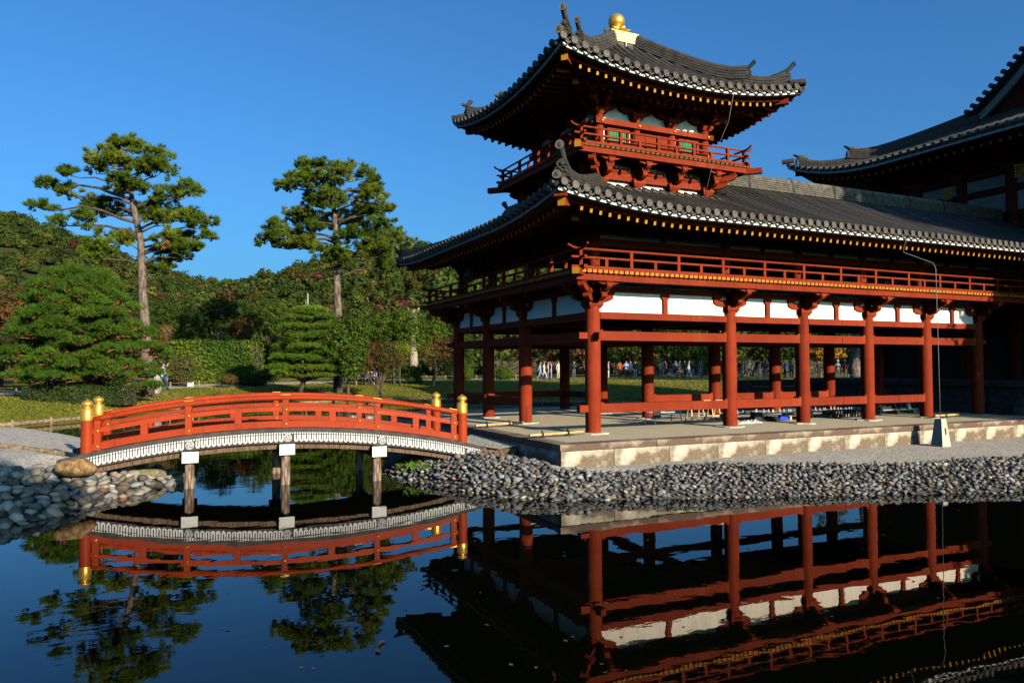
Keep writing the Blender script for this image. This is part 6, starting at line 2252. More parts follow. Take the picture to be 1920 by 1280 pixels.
def hedge(name, label, x0, x1, y0, y1, d, depth, cols, seed, leaf=.075, n=5200, jag=.12, weights=None):
    r = np.random.default_rng(seed)
    a, b = at(x0, y1, d), at(x1, y1, d); top = at((x0 + x1) / 2, y0, d)[2]
    ax = (b - a); ax[2] = 0; L = np.linalg.norm(ax); ax /= L; fw = np.array([*FW, 0])
    zb = gz(h_far, *((a + b) / 2)[:2]) - .05; h = top - zb
    base = np.array([*((a + b) / 2 + fw * depth / 2)[:2], zb])
    t = thing(name, label, 'hedge', tuple(base))
    m = MB(); q = [a + fw * .25, b + fw * .25, b + fw * (depth - .25), a + fw * (depth - .25)]
    m.add([(*p[:2], zb) for p in q] + [(*p[:2], zb + h * .9) for p in q], [(0, 1, 5, 4), (1, 2, 6, 5), (2, 3, 7, 6), (3, 0, 4, 7), (4, 5, 6, 7)])
    m.build('stem_mass', M['bark_dark'], t)
    u = r.uniform(0, L, n); w = r.uniform(0, h, n); face = r.choice(4, n, p=[.55, .25, .1, .1])
    bulge = lambda u, w: .16 * np.sin(u * 1.7 + 1) * np.sin(w * 2.1 + u) + jag * r.normal(size=n)
    C = np.zeros((n, 3)); D = np.zeros((n, 3)); g = bulge(u, w)
    z = np.array([0, 0, 1.0])
    for f_ in range(4):
        i = face == f_; k = i.sum()
        if f_ == 0: C[i] = a + ax * u[i, None] - fw * g[i, None] + z * (w[i, None] + zb - a[2]); D[i] = -fw
        elif f_ == 1: C[i] = a + ax * u[i, None] + fw * r.uniform(0, depth, (k, 1)) + z * (h + g[i, None] * .6 + zb - a[2]); D[i] = z
        else:
            e = a if f_ == 2 else b; sg = -1 if f_ == 2 else 1
            C[i] = e + ax * sg * g[i, None] + fw * r.uniform(0, depth, (k, 1)) + z * (w[i, None] + zb - a[2]); D[i] = ax * sg
    D = D + rand_dirs(n, r) * .75 + z * .25; D /= np.linalg.norm(D, axis=1)[:, None]
    V_, F_ = leaf_quads(C, D, leaf, r)
    cl = np.asarray(cols, float)
    pick = (np.sin(u * .9 + w * .6 + seed) + r.normal(0, .8, n)); ci = np.digitize(pick, np.linspace(-1, 1.2, len(cl) + 1)[1:-1])
    T_ = np.repeat(cl[ci] * r.normal(1, .2, (n, 1)).clip(.5, 1.5), 4, 0)
    crown_obj('foliage', V_, F_, T_, M['leaf'], t, base)
    return t


def snag(label, x, y0, y1, d):
    p = at(x, y1, d); q = at(x, y0, d); t = thing('dead_trunk', label, 'dead tree', tuple(p)); r = np.random.default_rng(9)
    m = MB(); m.tube([p - np.array([0, 0, 4]), p, (p + q) / 2 + np.array([.08, 0, 0]), q], [.5, .42, .36, .22], 9); m.build('trunk', M['bark_pale'], t, True)
    for k in (-1, 1):
        b = MB(); limb(b, (p + q) / 2, q + np.array([k * .6, 0, .15]), .16, .08, .1, 4 + k); b.build('branch', M['bark_pale'], t, True)


# left side
broad('maple_tree', 'red leaved maple at the far left edge behind the rounded pine', 'maple tree', -60, 62, 538, 725, 50, [(.17, .05, .025), (.12, .07, .025), (.08, .075, .02)], 21, crown_from=660, blobs=6)
broad('dark_tree', 'dark evergreen shrub at the far left edge under the red maple', 'tree', -95, 48, 600, 745, 44, DEEP, 22, blobs=6, crown_from=735)
broad('evergreen_tree', 'deep green evergreen left of the rounded pine, half hidden', 'tree', 0, 110, 560, 735, 60, DEEP, 23, blobs=6, crown_from=725)
hedge('clipped_hedge', 'long low dark clipped hedge on the lawn under the rounded pine', 46, 232, 724, 752, 36, 1.4, DEEP, 24, .05, 4200, .04)
broad('camellia_bush', 'dark glossy bush right of the low clipped hedge under the pine', 'bush', 205, 262, 690, 748, 37, DEEP, 25, False, .06, blobs=3)
broad('low_bush', 'dark leafy undergrowth left of the standing stones under the pine', 'bush', 60, 200, 688, 728, 44, DEEP, 27, False, .07, blobs=5)
broad('brown_shrub', 'small brown leaved shrub right of the tall left pine trunk', 'shrub', 292, 326, 598, 645, 55, [(.14, .085, .03), (.11, .10, .03), (.17, .10, .04)], 26, False, .07, blobs=3)
hedge('creeper_hedge', 'tall bright green creeper covered hedge with yellow patches left of the cloud pine', 318, 474, 640, 722, 54, 2.4, [(.028, .066, .008), (.042, .088, .009), (.060, .10, .010), (.10, .125, .012)], 31, .09, 8200, .11)
broad('olive_shrub', 'loose olive shrub in front of the creeper hedge left end', 'shrub', 286, 372, 668, 728, 50, [(.085, .105, .025), (.06, .085, .02), (.13, .075, .03)], 32, False, .07, blobs=4)
broad('azalea_bush', 'low rust tinged azalea bush at the right foot of the creeper hedge', 'bush', 405, 450, 702, 728, 50, [(.12, .065, .025), (.09, .085, .02)], 33, False, .05, blobs=2)
broad('camphor_tree', 'dark round headed tree with a pale visible trunk above the creeper hedge', 'tree', 352, 462, 556, 722, 62, DEEP + GREEN, 34, crown_from=640, blobs=7, bark='bark_pale', tx=412)
broad('dense_tree', 'dense green tree between the tall left pine and the camphor tree', 'tree', 276, 366, 556, 722, 66, GREEN, 35, crown_from=660, blobs=6)
for i_, (a_, b_, c_, l_) in enumerate(((286, 400, 572, 'leftmost of the back row of green trees, just right of the tall left pine'), (404, 520, 580, 'second of the back row of green trees, behind the camphor tree'), (506, 630, 574, 'third of the back row of green trees, behind the cloud pine'), (640, 770, 584, 'rightmost of the back row of green trees, behind the large laurel'))):
    broad('green_tree', l_, 'tree', a_, b_, c_, 722, 80, GREEN + FRESH[:1], 300 + i_, crown_from=690, blobs=7, leaf=.11, dens=.6)
broad('oak_tree', 'broad mid green tree behind the left half of the cloud pine', 'tree', 446, 560, 545, 722, 68, GREEN + YELLOW[1:], 36, crown_from=640, blobs=7)
broad('russet_tree', 'thin russet brown tree between the creeper hedge and the cloud pine', 'tree', 428, 506, 590, 725, 60, RUST, 37, crown_from=680, blobs=5, dens=.7)
broad('shade_bush', 'dark shaded evergreen bush close behind the left of the cloud pine', 'bush', 462, 548, 626, 728, 58, DEEP, 38, False, blobs=5)
broad('laurel_bush', 'dark low laurel bush at the right end of the creeper hedge', 'bush', 440, 512, 690, 728, 53, DEEP, 39, False, .07, blobs=4)
broad('bright_tree', 'bright green bushy tree just right of the second tall pine trunk', 'tree', 604, 706, 574, 735, 44.5, FRESH + GREEN, 40, crown_from=716, blobs=6)
broad('tall_laurel', 'large glossy bright green laurel beside the dead trunk', 'tree', 684, 794, 570, 722, 58, FRESH, 41, crown_from=660, blobs=7)
broad('green_tree', 'rounded yellow green tree left of the wing platform end', 'tree', 778, 846, 596, 722, 62, FRESH + YELLOW[1:], 42, crown_from=690, blobs=5)
broad('back_tree', 'dark evergreen just beside the wing gallery end', 'tree', 806, 906, 560, 722, 72, DEEP + GREEN, 43, crown_from=690, blobs=6)
broad('red_maple', 'spreading rusty red maple on the lawn right of the cloud pine', 'maple tree', 636, 778, 632, 735, 47, MAPLE + [(.06, .085, .016)], 44, crown_from=712, blobs=9, flat=.45, tx=716, leaf=.06, dens=.8)
broad('lime_tree', 'small lime yellow tree between the two red maples', 'tree', 724, 778, 636, 720, 56, [(.17, .21, .02), (.13, .18, .02)], 45, crown_from=690, blobs=3)
broad('thin_maple', 'thin orange red maple close to the left end column of the wing', 'maple tree', 784, 872, 626, 722, 55, [(.16, .055, .025), (.11, .085, .02), (.17, .08, .03)], 46, crown_from=690, blobs=6, flat=.5, tx=810, leaf=.06, dens=.6)
broad('understory_bush', 'dark bush behind the seated visitors between the cloud pine and the red maple', 'bush', 600, 700, 660, 728, 62, DEEP, 47, False, blobs=5)
broad('garden_shrub', 'yellow green shrub under the lime tree by the path', 'shrub', 740, 800, 676, 722, 58, GREEN + YELLOW, 48, False, .07, blobs=3)
snag('bleached forked dead trunk standing among the green trees left of the wing', 775, 580, 622, 74)
pl = thing('concrete_pole', 'slim pale concrete pole rising from the trees above the cloud pine', 'pole', tuple(at(578, 600, 80)))
m = MB(); m.tube([at(578, 640, 80), at(577, 550, 80)], [.09, .07], 8); m.build('shaft', M['graywood'], pl)
m = MB(); m.tube([at(574, 640, 80.2), at(574, 562, 80.2)], [.06, .05], 7); m.build('stay', M['graywood'], pl)
# clipped round bushes by the path
for lab, x0, x1 in (('round clipped bush between the two left columns of the wing', 866, 886), ('wide clipped bush left of the third side column', 928, 962), ('small dark clipped bush by the path left of the wing', 838, 858)):
    broad('clipped_bush', lab, 'bush', x0, x1, 688, 712, 68, FRESH if 'dark' not in lab else DEEP, int(x0), False, .05, blobs=1, group='clipped bushes beside the path', dens=2.2)
# row behind the path, seen between the columns
broad('maple_tree', 'dark maple with scattered orange leaves behind the people in pale coats', 'maple tree', 960, 1075, 600, 712, 80, DEEP + [(.20, .06, .03)], 51, crown_from=690, blobs=7, tx=1012, dens=.34, leaf=.125)
broad('maple_tree', 'orange red maple spray just left of the corner column', 'maple tree', 1060, 1125, 640, 712, 76, [(.24, .085, .03), (.10, .05, .02), (.03, .04, .012)], 52, crown_from=695, blobs=5, tx=1100, dens=.34, leaf=.125)
broad('broadleaf_tree', 'dark tree with a few yellow lit leaf sprays right of the corner column', 'tree', 1120, 1240, 600, 712, 82, DEEP + [(.16, .13, .02)], 53, crown_from=692, blobs=8, tx=1170, dens=.34, leaf=.125)
broad('shade_tree', 'deep green tree behind the crowd right of the first inner column', 'tree', 1210, 1345, 590, 712, 86, DEEP, 54, crown_from=696, blobs=8, tx=1265, dens=.34, leaf=.125)
broad('young_tree', 'yellow green young tree behind the photographing visitors', 'tree', 1296, 1345, 640, 712, 78, FRESH + YELLOW, 55, crown_from=690, blobs=4, tx=1316, dens=.34, leaf=.125)
broad('evergreen_tree', 'mid green evergreen behind the visitor raising both arms', 'tree', 1376, 1500, 600, 712, 84, GREEN + DEEP, 56, crown_from=694, blobs=8, tx=1410, bark='bark_red', dens=.34, leaf=.125)
broad('ginkgo_tree', 'glowing orange ginkgo between the third and fourth front columns', 'tree', 1508, 1592, 630, 712, 78, ORANGE, 57, crown_from=690, blobs=6, tx=1548, dens=.34, leaf=.125)
broad('dark_tree', 'black green tree in shade between the fourth and fifth front columns', 'tree', 1580, 1760, 580, 712, 88, DEEP, 58, crown_from=700, blobs=8, tx=1690, dens=.34, leaf=.125)
broad('dark_tree', 'tall dark backing tree far behind the crowd left of centre', 'tree', 1040, 1220, 585, 712, 100, DEEP, 59, crown_from=706, blobs=8, dens=.34, leaf=.125)
broad('dark_tree', 'tall dark backing tree far behind the ginkgo', 'tree', 1440, 1620, 585, 712, 102, DEEP, 60, crown_from=706, blobs=8, dens=.34, leaf=.125)
hedge('back_hedge', 'long shaded dark hedge behind the path and the crowd', 900, 1830, 672, 712, 90, 2.0, DEEP, 61, .12, 5200, .15)
pt = thing('great_pine_trunk', 'thick scaly pine trunk lit on one side beside the ginkgo', 'pine tree', tuple(at(1604, 716, 66)))
m = MB(); m.tube([at(1603, 720, 66), at(1602, 690, 66), at(1606, 650, 66), at(1609, 560, 66), at(1612, 480, 66)], [.62, .52, .46, .42, .3], 12); m.build('trunk', M['bark'], pt, True)
r = np.random.default_rng(77); VV, FF, TT, o_ = [], [], [], 0; b = MB()
for j in range(16):
    c = at(1612 + r.uniform(-95, 95), r.uniform(470, 560), 66) + np.array([*FW, 0]) * r.uniform(-3, 3); n = 60
    limb(b, at(1610, 560, 66), c, .1, .03, .2, 900 + j)
    C = c + rand_dirs(n, r) * np.array([1.3, 1.3, .5]); V_, F_ = needle_tris(C, np.tile([0, 0, .8], (n, 1)), .4, .03, 11, r)
    VV.append(V_); FF.append(F_ + o_); o_ += len(V_); TT.append(np.tile(PINE[j % 3], (len(V_), 1)))
b.build('branch', M['bark'], pt, True)
crown_obj('crown', np.concatenate(VV), np.concatenate(FF), np.concatenate(TT), M['needle'], pt, at(1604, 716, 66))
pr = thing('tree_prop', 'pale slanting wooden prop left of the fourth inner column', 'prop', tuple(at(1530, 708, 72)))
m = MB(); m.tube([at(1519, 676, 72), at(1528, 712, 72)], .05, 6); m.build('strut', M['rawwood'], pr); m = MB(); m.tube([at(1519, 678, 72), at(1516, 712, 72)], .05, 6); m.build('strut', M['rawwood'], pr)


# pines beside and behind the photographer, whose shade lies on both pebble banks
def shade_tree(label, x, y, zc, rx, rz, seed, zb=-.45):
    r = np.random.default_rng(seed); base = np.array([x, y, zb]); t = thing('shade_pine', label, 'pine tree', tuple(base))
    ells = [(np.array([x, y, zc]) + r.uniform(-.35, .35, 3) * np.array([rx, rx, rz]), np.array([rx, rx, rz]) * .62) for _ in range(6)]
    V_, F_, T_ = clump_crown(ells, int(110 * rx * rz), 14, .16, PINE, r, .45)
    crown_obj('crown', V_, F_, T_, M['leaf'], t, base)
    m = MB(); m.tube([base, (x, y, zc)], [.2, .08], 8); m.build('trunk', M['bark'], t)


def sunline(c, a):
    """point at a metres towards the sun on the sun line of offset c"""
    return c * -SUN_AZ[1] + a * SUN_AZ[0], c * SUN_AZ[0] + a * SUN_AZ[1]


shade_tree('bushy pine on the near bank just behind the viewpoint shading the left cobbles', *sunline(-11.3, 18.5), 5.0, 2.9, 2.5, 91)
shade_tree('small pine on the near bank right of the viewpoint shading the pebble beach edge', *sunline(-2.6, 18), 3.1, 1.0, 1.3, 92)
shade_tree('great pine beyond the right edge shading the main hall and the wing end', *sunline(15.0, 17.5), 6.2, 4.1, 4.6, 94)
shade_tree('second great pine beyond the right edge close to the main hall', *sunline(20.5, 19), 7.5, 4.2, 6.0, 95)
shade_tree('third and tallest great pine beyond the right edge', *sunline(13.4, 24), 13.2, 4.6, 3.6, 96)
shade_tree('fourth great pine beyond the right edge behind the tallest one', *sunline(21, 27), 14.5, 4.6, 4.2, 97)

shade_tree('tall tree far beyond the right edge shading the crowd, nearest of three', *sunline(41.8, 0), 10.6, 3.2, 4.2, 98, .1)  # out-of-view trees added to put the crowd in shade
shade_tree('tall tree far beyond the right edge shading the crowd, middle of three', *sunline(47.5, -1), 11.0, 3.4, 4.6, 99, .1)
shade_tree('tall tree far beyond the right edge shading the crowd, farthest of three', *sunline(53.5, -2), 11.0, 3.4, 4.6, 100, .1)

# ferns and grass tufts under the bridge end
def tuft(label, px, py, z, n, h, col, seed, name='fern', spread=.3):
    r = np.random.default_rng(seed); c = onz(px, py, z); c[2] = z
    t = thing(name, label, 'plant', tuple(c)); C = c + np.concatenate([r.normal(0, spread * .5, (n, 2)), np.zeros((n, 1))], 1)
    D = np.tile([0, 0, 1.0], (n, 1)); V_, F_ = needle_tris(C, D, h, .012, 9, r, .75)
    crown_obj('blade', V_, F_, tint_var(np.tile(col, (len(V_), 1)), len(V_), r, .2), M['leaf'], t, c)
    V_, F_ = leaf_quads(C + r.normal(0, .06, (n, 3)) + np.array([0, 0, h * .5]), rand_dirs(n, r) + np.array([0, 0, .6]), .045, r, .5)
    crown_obj('leaf', V_, F_, tint_var(np.tile(col, (len(V_), 1)), len(V_), r, .2), M['leaf'], t, c)


tuft('bright green weeds growing at the pebbles under the right end of the bridge', 800, 876, -.62, 60, .17, (.10, .19, .02), 1, 'weeds', .45)
tuft('small green weeds left of the bright clump under the bridge', 762, 874, -.64, 24, .13, (.07, .14, .02), 2, 'weeds', .25)
tuft('small green weeds right of the bright clump by the stone abutment', 833, 868, -.60, 22, .12, (.06, .12, .02), 3, 'weeds', .25)

# short grass fringe on the far lawn: dense near its water edge
r = np.random.default_rng(33); n = 105000
q = np.stack([r.uniform(-24, 42, n), r.uniform(15, 50, n)], 1); d = poly_sdf(q, FARBANK); k = (d > .1) & (d < 22) & (r.random(n) < np.exp(-d / 14))
q = q[k]; zz = h_far(q); C = np.column_stack([q, zz - .02])
V_, F_ = needle_tris(C, np.tile([0, 0, 1.0], (len(C), 1)), .12, .022, 3, r, .7)
patch = vnoise(q, .5, 44) + r.normal(0, .5, len(C))
base = np.array([(.105, .125, .013), (.16, .155, .018), (.22, .165, .042)])[np.digitize(patch, [-.2, .45])]
o = put(np_mesh('grass', V_, F_, M['leaf'], np.repeat(base, 9, 0)), 'grass'); tag(o, 'short autumn grass on the far lawn', 'grass', None, 'stuff')

# a few fallen leaves adrift on the pond
r = np.random.default_rng(61); q = np.stack([r.uniform(100, 1800, 70), 940 + 330 * r.random(70) ** 1.2], 1)
C = np.array([onz(a, b, WATER) for a, b in q]); C[:, 2] = WATER + .004
V_, F_ = leaf_quads(C, np.tile([0, 0, 1.0], (len(C), 1)) + r.normal(0, .06, (len(C), 3)), .022, r, .6)
o = put(np_mesh('floating_leaves', V_, F_, M['leaf'], np.repeat(np.array([(.12, .07, .02), (.10, .09, .03), (.05, .04, .02)])[r.integers(3, size=len(C))], 4, 0)), 'floating_leaves'); tag(o, 'fallen leaves adrift on the pond', 'leaves', None, 'stuff')
# ================================================================== visitors on the far side
def skin_body(name, J, E_, R, root):
    me = bpy.data.meshes.new(name); me.from_pydata(J, E_, [])
    o = bpy.data.objects.new(name, me); COL.objects.link(o)
    sk = o.modifiers.new('s', 'SKIN'); sk.use_smooth_shade = True
    for v, q in zip(me.skin_vertices[0].data, R): v.radius = q if isinstance(q, tuple) else (q, q)
    me.skin_vertices[0].data[root].use_root = True
    ss = o.modifiers.new('u', 'SUBSURF'); ss.levels = 1; ss.render_levels = 1
    dg = bpy.context.evaluated_depsgraph_get(); dg.update()
    out = bpy.data.meshes.new_from_object(o.evaluated_get(dg))
    bpy.data.objects.remove(o); bpy.data.meshes.remove(me)
    return out


def pose(la, ra, ll, rl, la2=None, ra2=None, lean=0.0):
    """hand, elbow, knee and foot targets -> joints of a 1.66 m figure facing -y"""
    J = [(0, 0, .88), (0, lean * .3 - .0, 1.08), (0, lean * .8, 1.30), (0, lean - .0, 1.42), (0, lean - .02, 1.49), (0, lean - .035, 1.575), (0, lean - .03, 1.63),
         (.165, lean * .9, 1.36), la2, la, (-.165, lean * .9, 1.36), ra2, ra,
         (.09, 0, .82), ll[0], ll[1], (ll[1][0], ll[1][1] - .15, ll[1][2] - .04), (-.09, 0, .82), rl[0], rl[1], (rl[1][0], rl[1][1] - .15, rl[1][2] - .04)]
    E_ = [(0, 1), (1, 2), (2, 3), (3, 4), (4, 5), (5, 6), (2, 7), (7, 8), (8, 9), (2, 10), (10, 11), (11, 12), (0, 13), (13, 14), (14, 15), (15, 16), (0, 17), (17, 18), (18, 19), (19, 20)]
    R = [(.15, .11), (.135, .10), (.155, .105), (.07, .065), (.055, .055), (.092, .105), (.075, .085), .062, .047, .036, .062, .047, .036, .092, .068, .048, .042, .092, .068, .048, .042]
    # hands as short extra bones
    for h, e in ((9, 8), (12, 11)):
        a, b = np.array(J[h]), np.array(J[e]); d = (a - b) / np.linalg.norm(a - b)
        J.append(tuple(a + d * .09)); E_.append((h, len(J) - 1)); R.append((.034, .022))
    return J, E_, R


st = lambda x, y=0.0: ((x, y - .02, .46), (x, y, .075))
POSES = {
    'stand': pose((.24, -.06, .86), (-.24, -.06, .86), st(.095), st(-.095), (.225, .03, 1.10), (-.225, .03, 1.10)),
    'walk': pose((.24, -.20, .92), (-.24, .16, .90), ((.09, -.20, .47), (.09, -.26, .09)), ((-.09, .06, .46), (-.09, .30, .11)), (.22, -.03, 1.10), (-.225, .10, 1.12)),
    'photo': pose((.07, -.30, 1.56), (-.07, -.30, 1.56), st(.11), st(-.11), (.25, -.16, 1.34), (-.25, -.16, 1.34)),
    'phone': pose((.10, -.28, 1.18), (-.10, -.26, 1.16), st(.09), st(-.10, .05), (.24, -.05, 1.10), (-.24, -.04, 1.10)),
    'hip': pose((.24, -.06, .86), (-.16, -.10, .98), st(.10, .04), st(-.12), (.225, .03, 1.10), (-.32, .04, 1.12)),
    'sit': pose((.15, -.30, .88), (-.15, -.30, .88), ((.10, -.42, .86), (.10, -.44, .46)), ((-.10, -.42, .86), (-.10, -.44, .46)), (.22, -.06, 1.08), (-.22, -.06, 1.08)),
}
BODY = {k: skin_body('person', *v, 0) for k, v in POSES.items()}


def flatmat(name, c, rough=.8):
    m, t, b = nodes(name); n = noise(t, 30, 3)
    rr = ramp(t, n.outputs[0], [(.3, tuple(x * .82 for x in c)), (.7, tuple(min(1, x * 1.1) for x in c))]); t.links.new(rr.outputs[0], b.inputs['Base Color'])
    b.inputs['Roughness'].default_value = rough; b.inputs['Specular IOR Level'].default_value = .2
    return m


CM = {}
COLS = dict(white=(.42, .42, .41), cream=(.40, .34, .26), black=(.015, .015, .017), navy=(.02, .03, .08), jeans=(.07, .12, .24), paleblue=(.20, .27, .40), teal=(.20, .27, .26), pink=(.42, .20, .20), lilac=(.27, .24, .38), red=(.22, .025, .018),
            orange=(.32, .055, .014), beige=(.25, .2, .14), grey=(.14, .14, .145), brown=(.17, .10, .06), darkgrey=(.07, .07, .075), mauve=(.36, .18, .24), blue=(.06, .16, .45), palejeans=(.19, .22, .27), skin=(.32, .19, .13), skin2=(.42, .24, .16), hair=(.02, .015, .012), khaki=(.30, .26, .17))


def cmat(c):
    if c not in CM: CM[c] = flatmat('cloth_' + c if c not in ('skin', 'skin2', 'hair') else c, COLS[c])
    return CM[c]


def person(label, x, yfoot, d, pose_, top, bottom, face, hair='hair', hat=None, bag=None, h=1.0, coat=False, shoe='black', ground=True):
    p = at(x, yfoot, d)
    z = gz(h_far, p[0], p[1]) + .03
    me = BODY[pose_].copy(); me.materials.clear()
    for c in ('skin', top, bottom, shoe, hair): me.materials.append(cmat(c))
    n = len(me.polygons); c = np.empty(n * 3); me.polygons.foreach_get('center', c); c = c.reshape(-1, 3)
    sit = pose_ == 'sit'
    mi = np.full(n, 1)
    hem = .60 if coat else .90
    mi[c[:, 2] < hem] = 2
    if sit: mi[(c[:, 2] < .97) & (c[:, 1] < -.05)] = 2
    foot = .46 if sit else .10
    mi[c[:, 2] < foot] = 3
    J, _, _ = POSES[pose_]
    for k in (9, 12):
        mi[np.linalg.norm(c - np.array(J[k]) - (np.array(J[k]) - np.array(J[k - 1])) * .22, axis=1) < .085] = 0
    head = c[:, 2] > 1.445
    nearhand = np.min([np.linalg.norm(c - np.array(J[k]), axis=1) for k in (9, 12)], 0) < .12
    head &= ~nearhand
    mi[head] = 0
    hy = J[5][1]
    mi[head & ((c[:, 2] > 1.635) | ((c[:, 1] > hy + .012) & (c[:, 2] > 1.50)))] = 4
    me.polygons.foreach_set('material_index', mi.astype(np.int32)); me.update()
    z0 = z - (.40 * h if sit else 0)
    o = put(me, 'person', None, (p[0], p[1], z0), (0, 0, face), (h, h, h))
    tag(o, label, 'person', 'visitors on the far path')
    par = o

    def acc(name, m, mat):
        q = bpy.data.objects.new(name, m.mesh(name, mat, True)); COL.objects.link(q); q.parent = par
    f = MB(); f.add([(0, hy - .135, 1.555), (-.016, hy - .10, 1.535), (.016, hy - .10, 1.535), (0, hy - .10, 1.60)], [(0, 1, 2), (0, 3, 1), (0, 2, 3)]); acc('nose', f, cmat('skin'))
    if hat:
        m = MB(); m.lathe([(.155, 1.635), (.15, 1.645), (.105, 1.65), (.10, 1.70), (.07, 1.735), (.0, 1.745)], (0, hy, 0), 14); acc('hat', m, cmat(hat))
    if bag:
        m = MB(); m.lathe([(.02, 1.0), (.14, 1.02), (.15, 1.2), (.13, 1.36), (.03, 1.40)], (0, J[2][1] + .16, 0), 10); acc('backpack', m, cmat(bag))
    return o


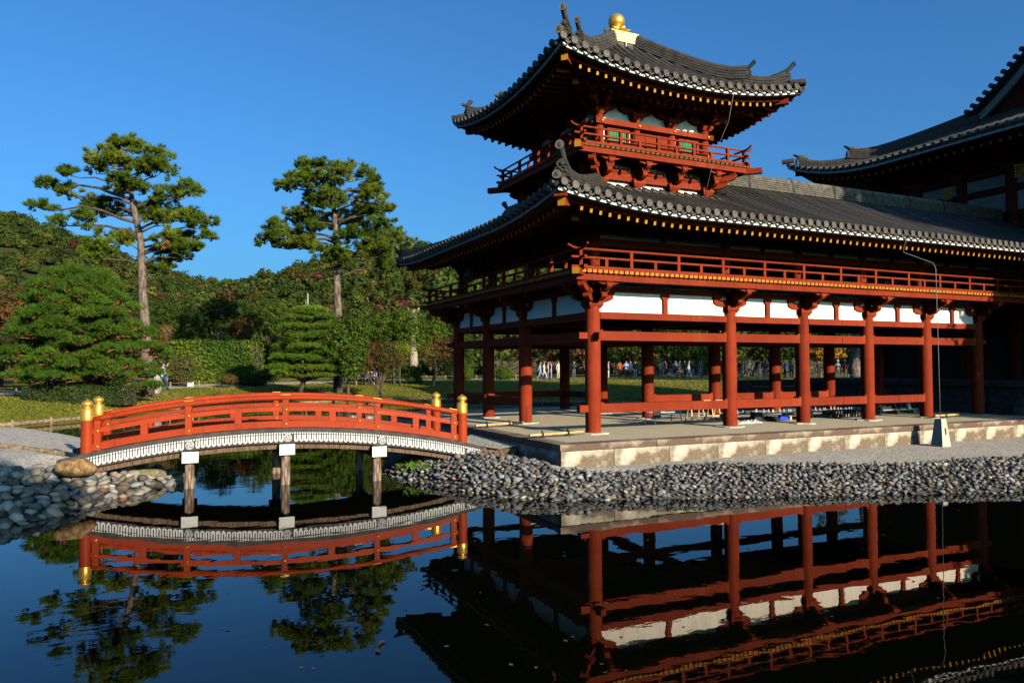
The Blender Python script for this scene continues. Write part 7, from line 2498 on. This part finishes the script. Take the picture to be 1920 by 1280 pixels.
S = math.atan2(-FW[0], FW[1])        # facing away from the camera when rotated by this + pi
TOCAM = -YAW
L_, R_ = TOCAM - 1.5, TOCAM + 1.5
W_ = [
    ('person in a pale teal jacket walking beside three others at the path edge', 1013, 711, 70, 'walk', 'teal', 'palejeans', R_),
    ('person in white trousers and pale top walking just behind the teal jacket', 1020, 711, 70.6, 'walk', 'white', 'white', R_),
    ('person in a pink coat walking with the pale group', 1027.5, 711, 69.6, 'stand', 'pink', 'jeans', R_, dict(coat=True)),
    ('person in a lilac top beside the pink coat', 1033, 711, 70.4, 'hip', 'lilac', 'palejeans', L_),
    ('person in a long cream coat standing alone left of the corner column', 1047, 711, 70, 'stand', 'cream', 'cream', TOCAM + .6, dict(coat=True)),
    ('person in black with grey stripes close to the corner column', 1076, 711, 70, 'phone', 'black', 'darkgrey', TOCAM),
    ('person in a dark red top half hidden right of the corner column', 1140.5, 711, 70, 'stand', 'mauve', 'white', R_),
    ('person in an orange jacket turned away right of the corner column', 1162, 711, 72, 'stand', 'orange', 'black', TOCAM + 3),
    ('person in a pale blue shirt and black trousers facing the pond', 1174, 711, 70, 'phone', 'paleblue', 'black', TOCAM),
    ('person in navy standing behind the pale blue shirt', 1182, 710.5, 72, 'stand', 'navy', 'black', TOCAM + .4),
    ('person holding up a camera in black top and pale jeans', 1191, 711, 70, 'photo', 'black', 'palejeans', TOCAM, dict(h=.96)),
    ('person in beige top right of the first inner column', 1238, 711, 70, 'phone', 'beige', 'darkgrey', TOCAM),
    ('person in pale grey top beside the beige one', 1243.5, 711, 70.6, 'stand', 'grey', 'palejeans', L_),
    ('person in a red jacket among the crowd', 1248.5, 711, 71.5, 'walk', 'red', 'black', L_),
    ('person in black jacket over a white shirt and blue jeans', 1258, 711, 70, 'stand', 'black', 'jeans', TOCAM, dict(bag='white')),
    ('person in dark clothes right of the black jacket', 1267, 711, 71, 'hip', 'darkgrey', 'black', TOCAM),
    ('person in a lilac and white dress coat walking', 1274, 711, 70, 'walk', 'lilac', 'black', R_, dict(coat=True)),
    ('person in a brown top with navy trousers', 1285, 711, 70, 'hip', 'brown', 'navy', L_),
    ('person in a white top bending forward with pale trousers', 1291.5, 711, 69.6, 'walk', 'white', 'palejeans', R_),
    ('person in black raising a camera right of the white top', 1299, 711, 70, 'photo', 'black', 'jeans', L_),
    ('person in dark coat and grey shorts left of the second inner column', 1312, 711, 70, 'stand', 'darkgrey', 'grey', TOCAM + 3),
    ('person in black just right of the second front column', 1388, 711, 70, 'stand', 'black', 'navy', TOCAM, dict(bag='black')),
    ('person in pale grey coat walking right of the second front column', 1397, 711, 71, 'walk', 'grey', 'black', R_, dict(coat=True)),
    ('person in khaki beside a leaning red trunk', 1405, 711, 72, 'stand', 'khaki', 'brown', TOCAM),
    ('person in black raising both arms to take a photo', 1420, 711, 69, 'photo', 'black', 'grey', TOCAM, dict(h=1.03)),
    ('person in black coat right of the one with raised arms', 1431, 711, 71, 'stand', 'black', 'black', TOCAM + .5, dict(coat=True)),
    ('person in navy left of the third inner column', 1437, 711, 72, 'phone', 'navy', 'grey', TOCAM),
    ('person in a bright blue jacket right of the third inner column', 1472, 711, 70, 'hip', 'blue', 'black', L_),
    ('person in dark clothes with a grey bag near the third front column', 1484, 711, 71, 'stand', 'darkgrey', 'black', TOCAM, dict(bag='grey')),
    ('person in black under the ginkgo', 1535, 711, 72, 'stand', 'black', 'black', TOCAM),
    ('person in grey left of the red jacket by the thick trunk', 1571, 711, 70, 'phone', 'grey', 'darkgrey', TOCAM, dict(hat='white')),
    ('person in a red jacket and white hat beside the thick pine trunk', 1584, 709, 68, 'stand', 'red', 'darkgrey', R_, dict(hat='white', bag='black')),
    ('person in pale blue at the far left behind the clipped hedge', 66, 744, 39.5, 'stand', 'paleblue', 'navy', TOCAM, dict(hair='white')),
    ('person in mauve at the far left behind the clipped hedge', 88, 744, 40, 'hip', 'mauve', 'black', TOCAM),
    ('person in blue bending low behind the clipped hedge', 104, 748, 40, 'phone', 'blue', 'navy', R_, dict(h=.86)),
    ('person in dark blue with bare forearms under the rounded pine', 190, 741, 42, 'hip', 'navy', 'black', TOCAM),
    ('person in white top and dark trousers walking right of the rounded pine', 305, 737, 46, 'walk', 'white', 'navy', R_),
    ('person in black with a blue bag behind the white top', 312, 737, 47, 'stand', 'black', 'jeans', TOCAM + 2, dict(bag='blue')),
    ('person in pale grey and white near the foot of the left tall pine', 272, 737, 45, 'hip', 'white', 'palejeans', TOCAM),
]
for w in W_:
    kw = w[8] if len(w) > 8 else {}
    person(*w[:8], **kw)
seat = [(636, 'white'), (648, 'black'), (662, 'white'), (672, 'grey'), (684, 'black'), (693, 'white'), (702, 'lilac')]
bn = thing('park_bench', 'long low bench in shade with visitors under the red maple', 'bench', tuple(at(668, 724, 57)))
a, b = at(628, 722, 57.3), at(708, 722, 57.3); zb = gz(h_far, *((a + b) / 2)[:2])
m = MB(); m.beam((a[0], a[1], zb + .46), (b[0], b[1], zb + .46), .4, .06); m.build('seat', M['graywood'], bn)
for k in range(5):
    q = a + (b - a) * (k + .5) / 5; m = MB(); m.box(q[0] - .06, q[0] + .06, q[1] - .15, q[1] + .15, zb - .05, zb + .43); m.build('leg', M['graywood'], bn)
names = {0: 'leftmost', 1: 'second', 2: 'third', 3: 'middle', 4: 'fifth', 5: 'sixth', 6: 'rightmost'}
for i, (x, c) in enumerate(seat):
    person('%s of the seated visitors on the long bench, in a %s top' % (names[i], c), x, 722, 57.2, 'sit', c, 'black', TOCAM + .2 * (i % 3 - 1))
# white cap boxes and a sign board by the path
sg = thing('sign_box', 'small white box on the lawn edge near the creeper hedge', 'box', tuple(at(357, 731, 50)))
p = at(357, 731, 50); zb = gz(h_far, p[0], p[1])
m = MB(); m.box(p[0] - .2, p[0] + .2, p[1] - .15, p[1] + .15, zb, zb + .34); m.build('case', M['cloth'], sg); m = MB(); m.box(p[0] - .22, p[0] + .22, p[1] - .17, p[1] + .17, zb + .342, zb + .37); m.build('lid', M['cloth'], sg)
for lab, x, dd in (('wide grey standing stone under the tall left pine', 287, 44), ('small grey standing stone left of the wide one under the pine', 262, 44.5)):
    p = at(x, 735, dd); boulder('standing_stone', lab, (p[0], p[1], gz(h_far, p[0], p[1]) + .35), (.5, .35, .8), M['grey_rock'], int(x))
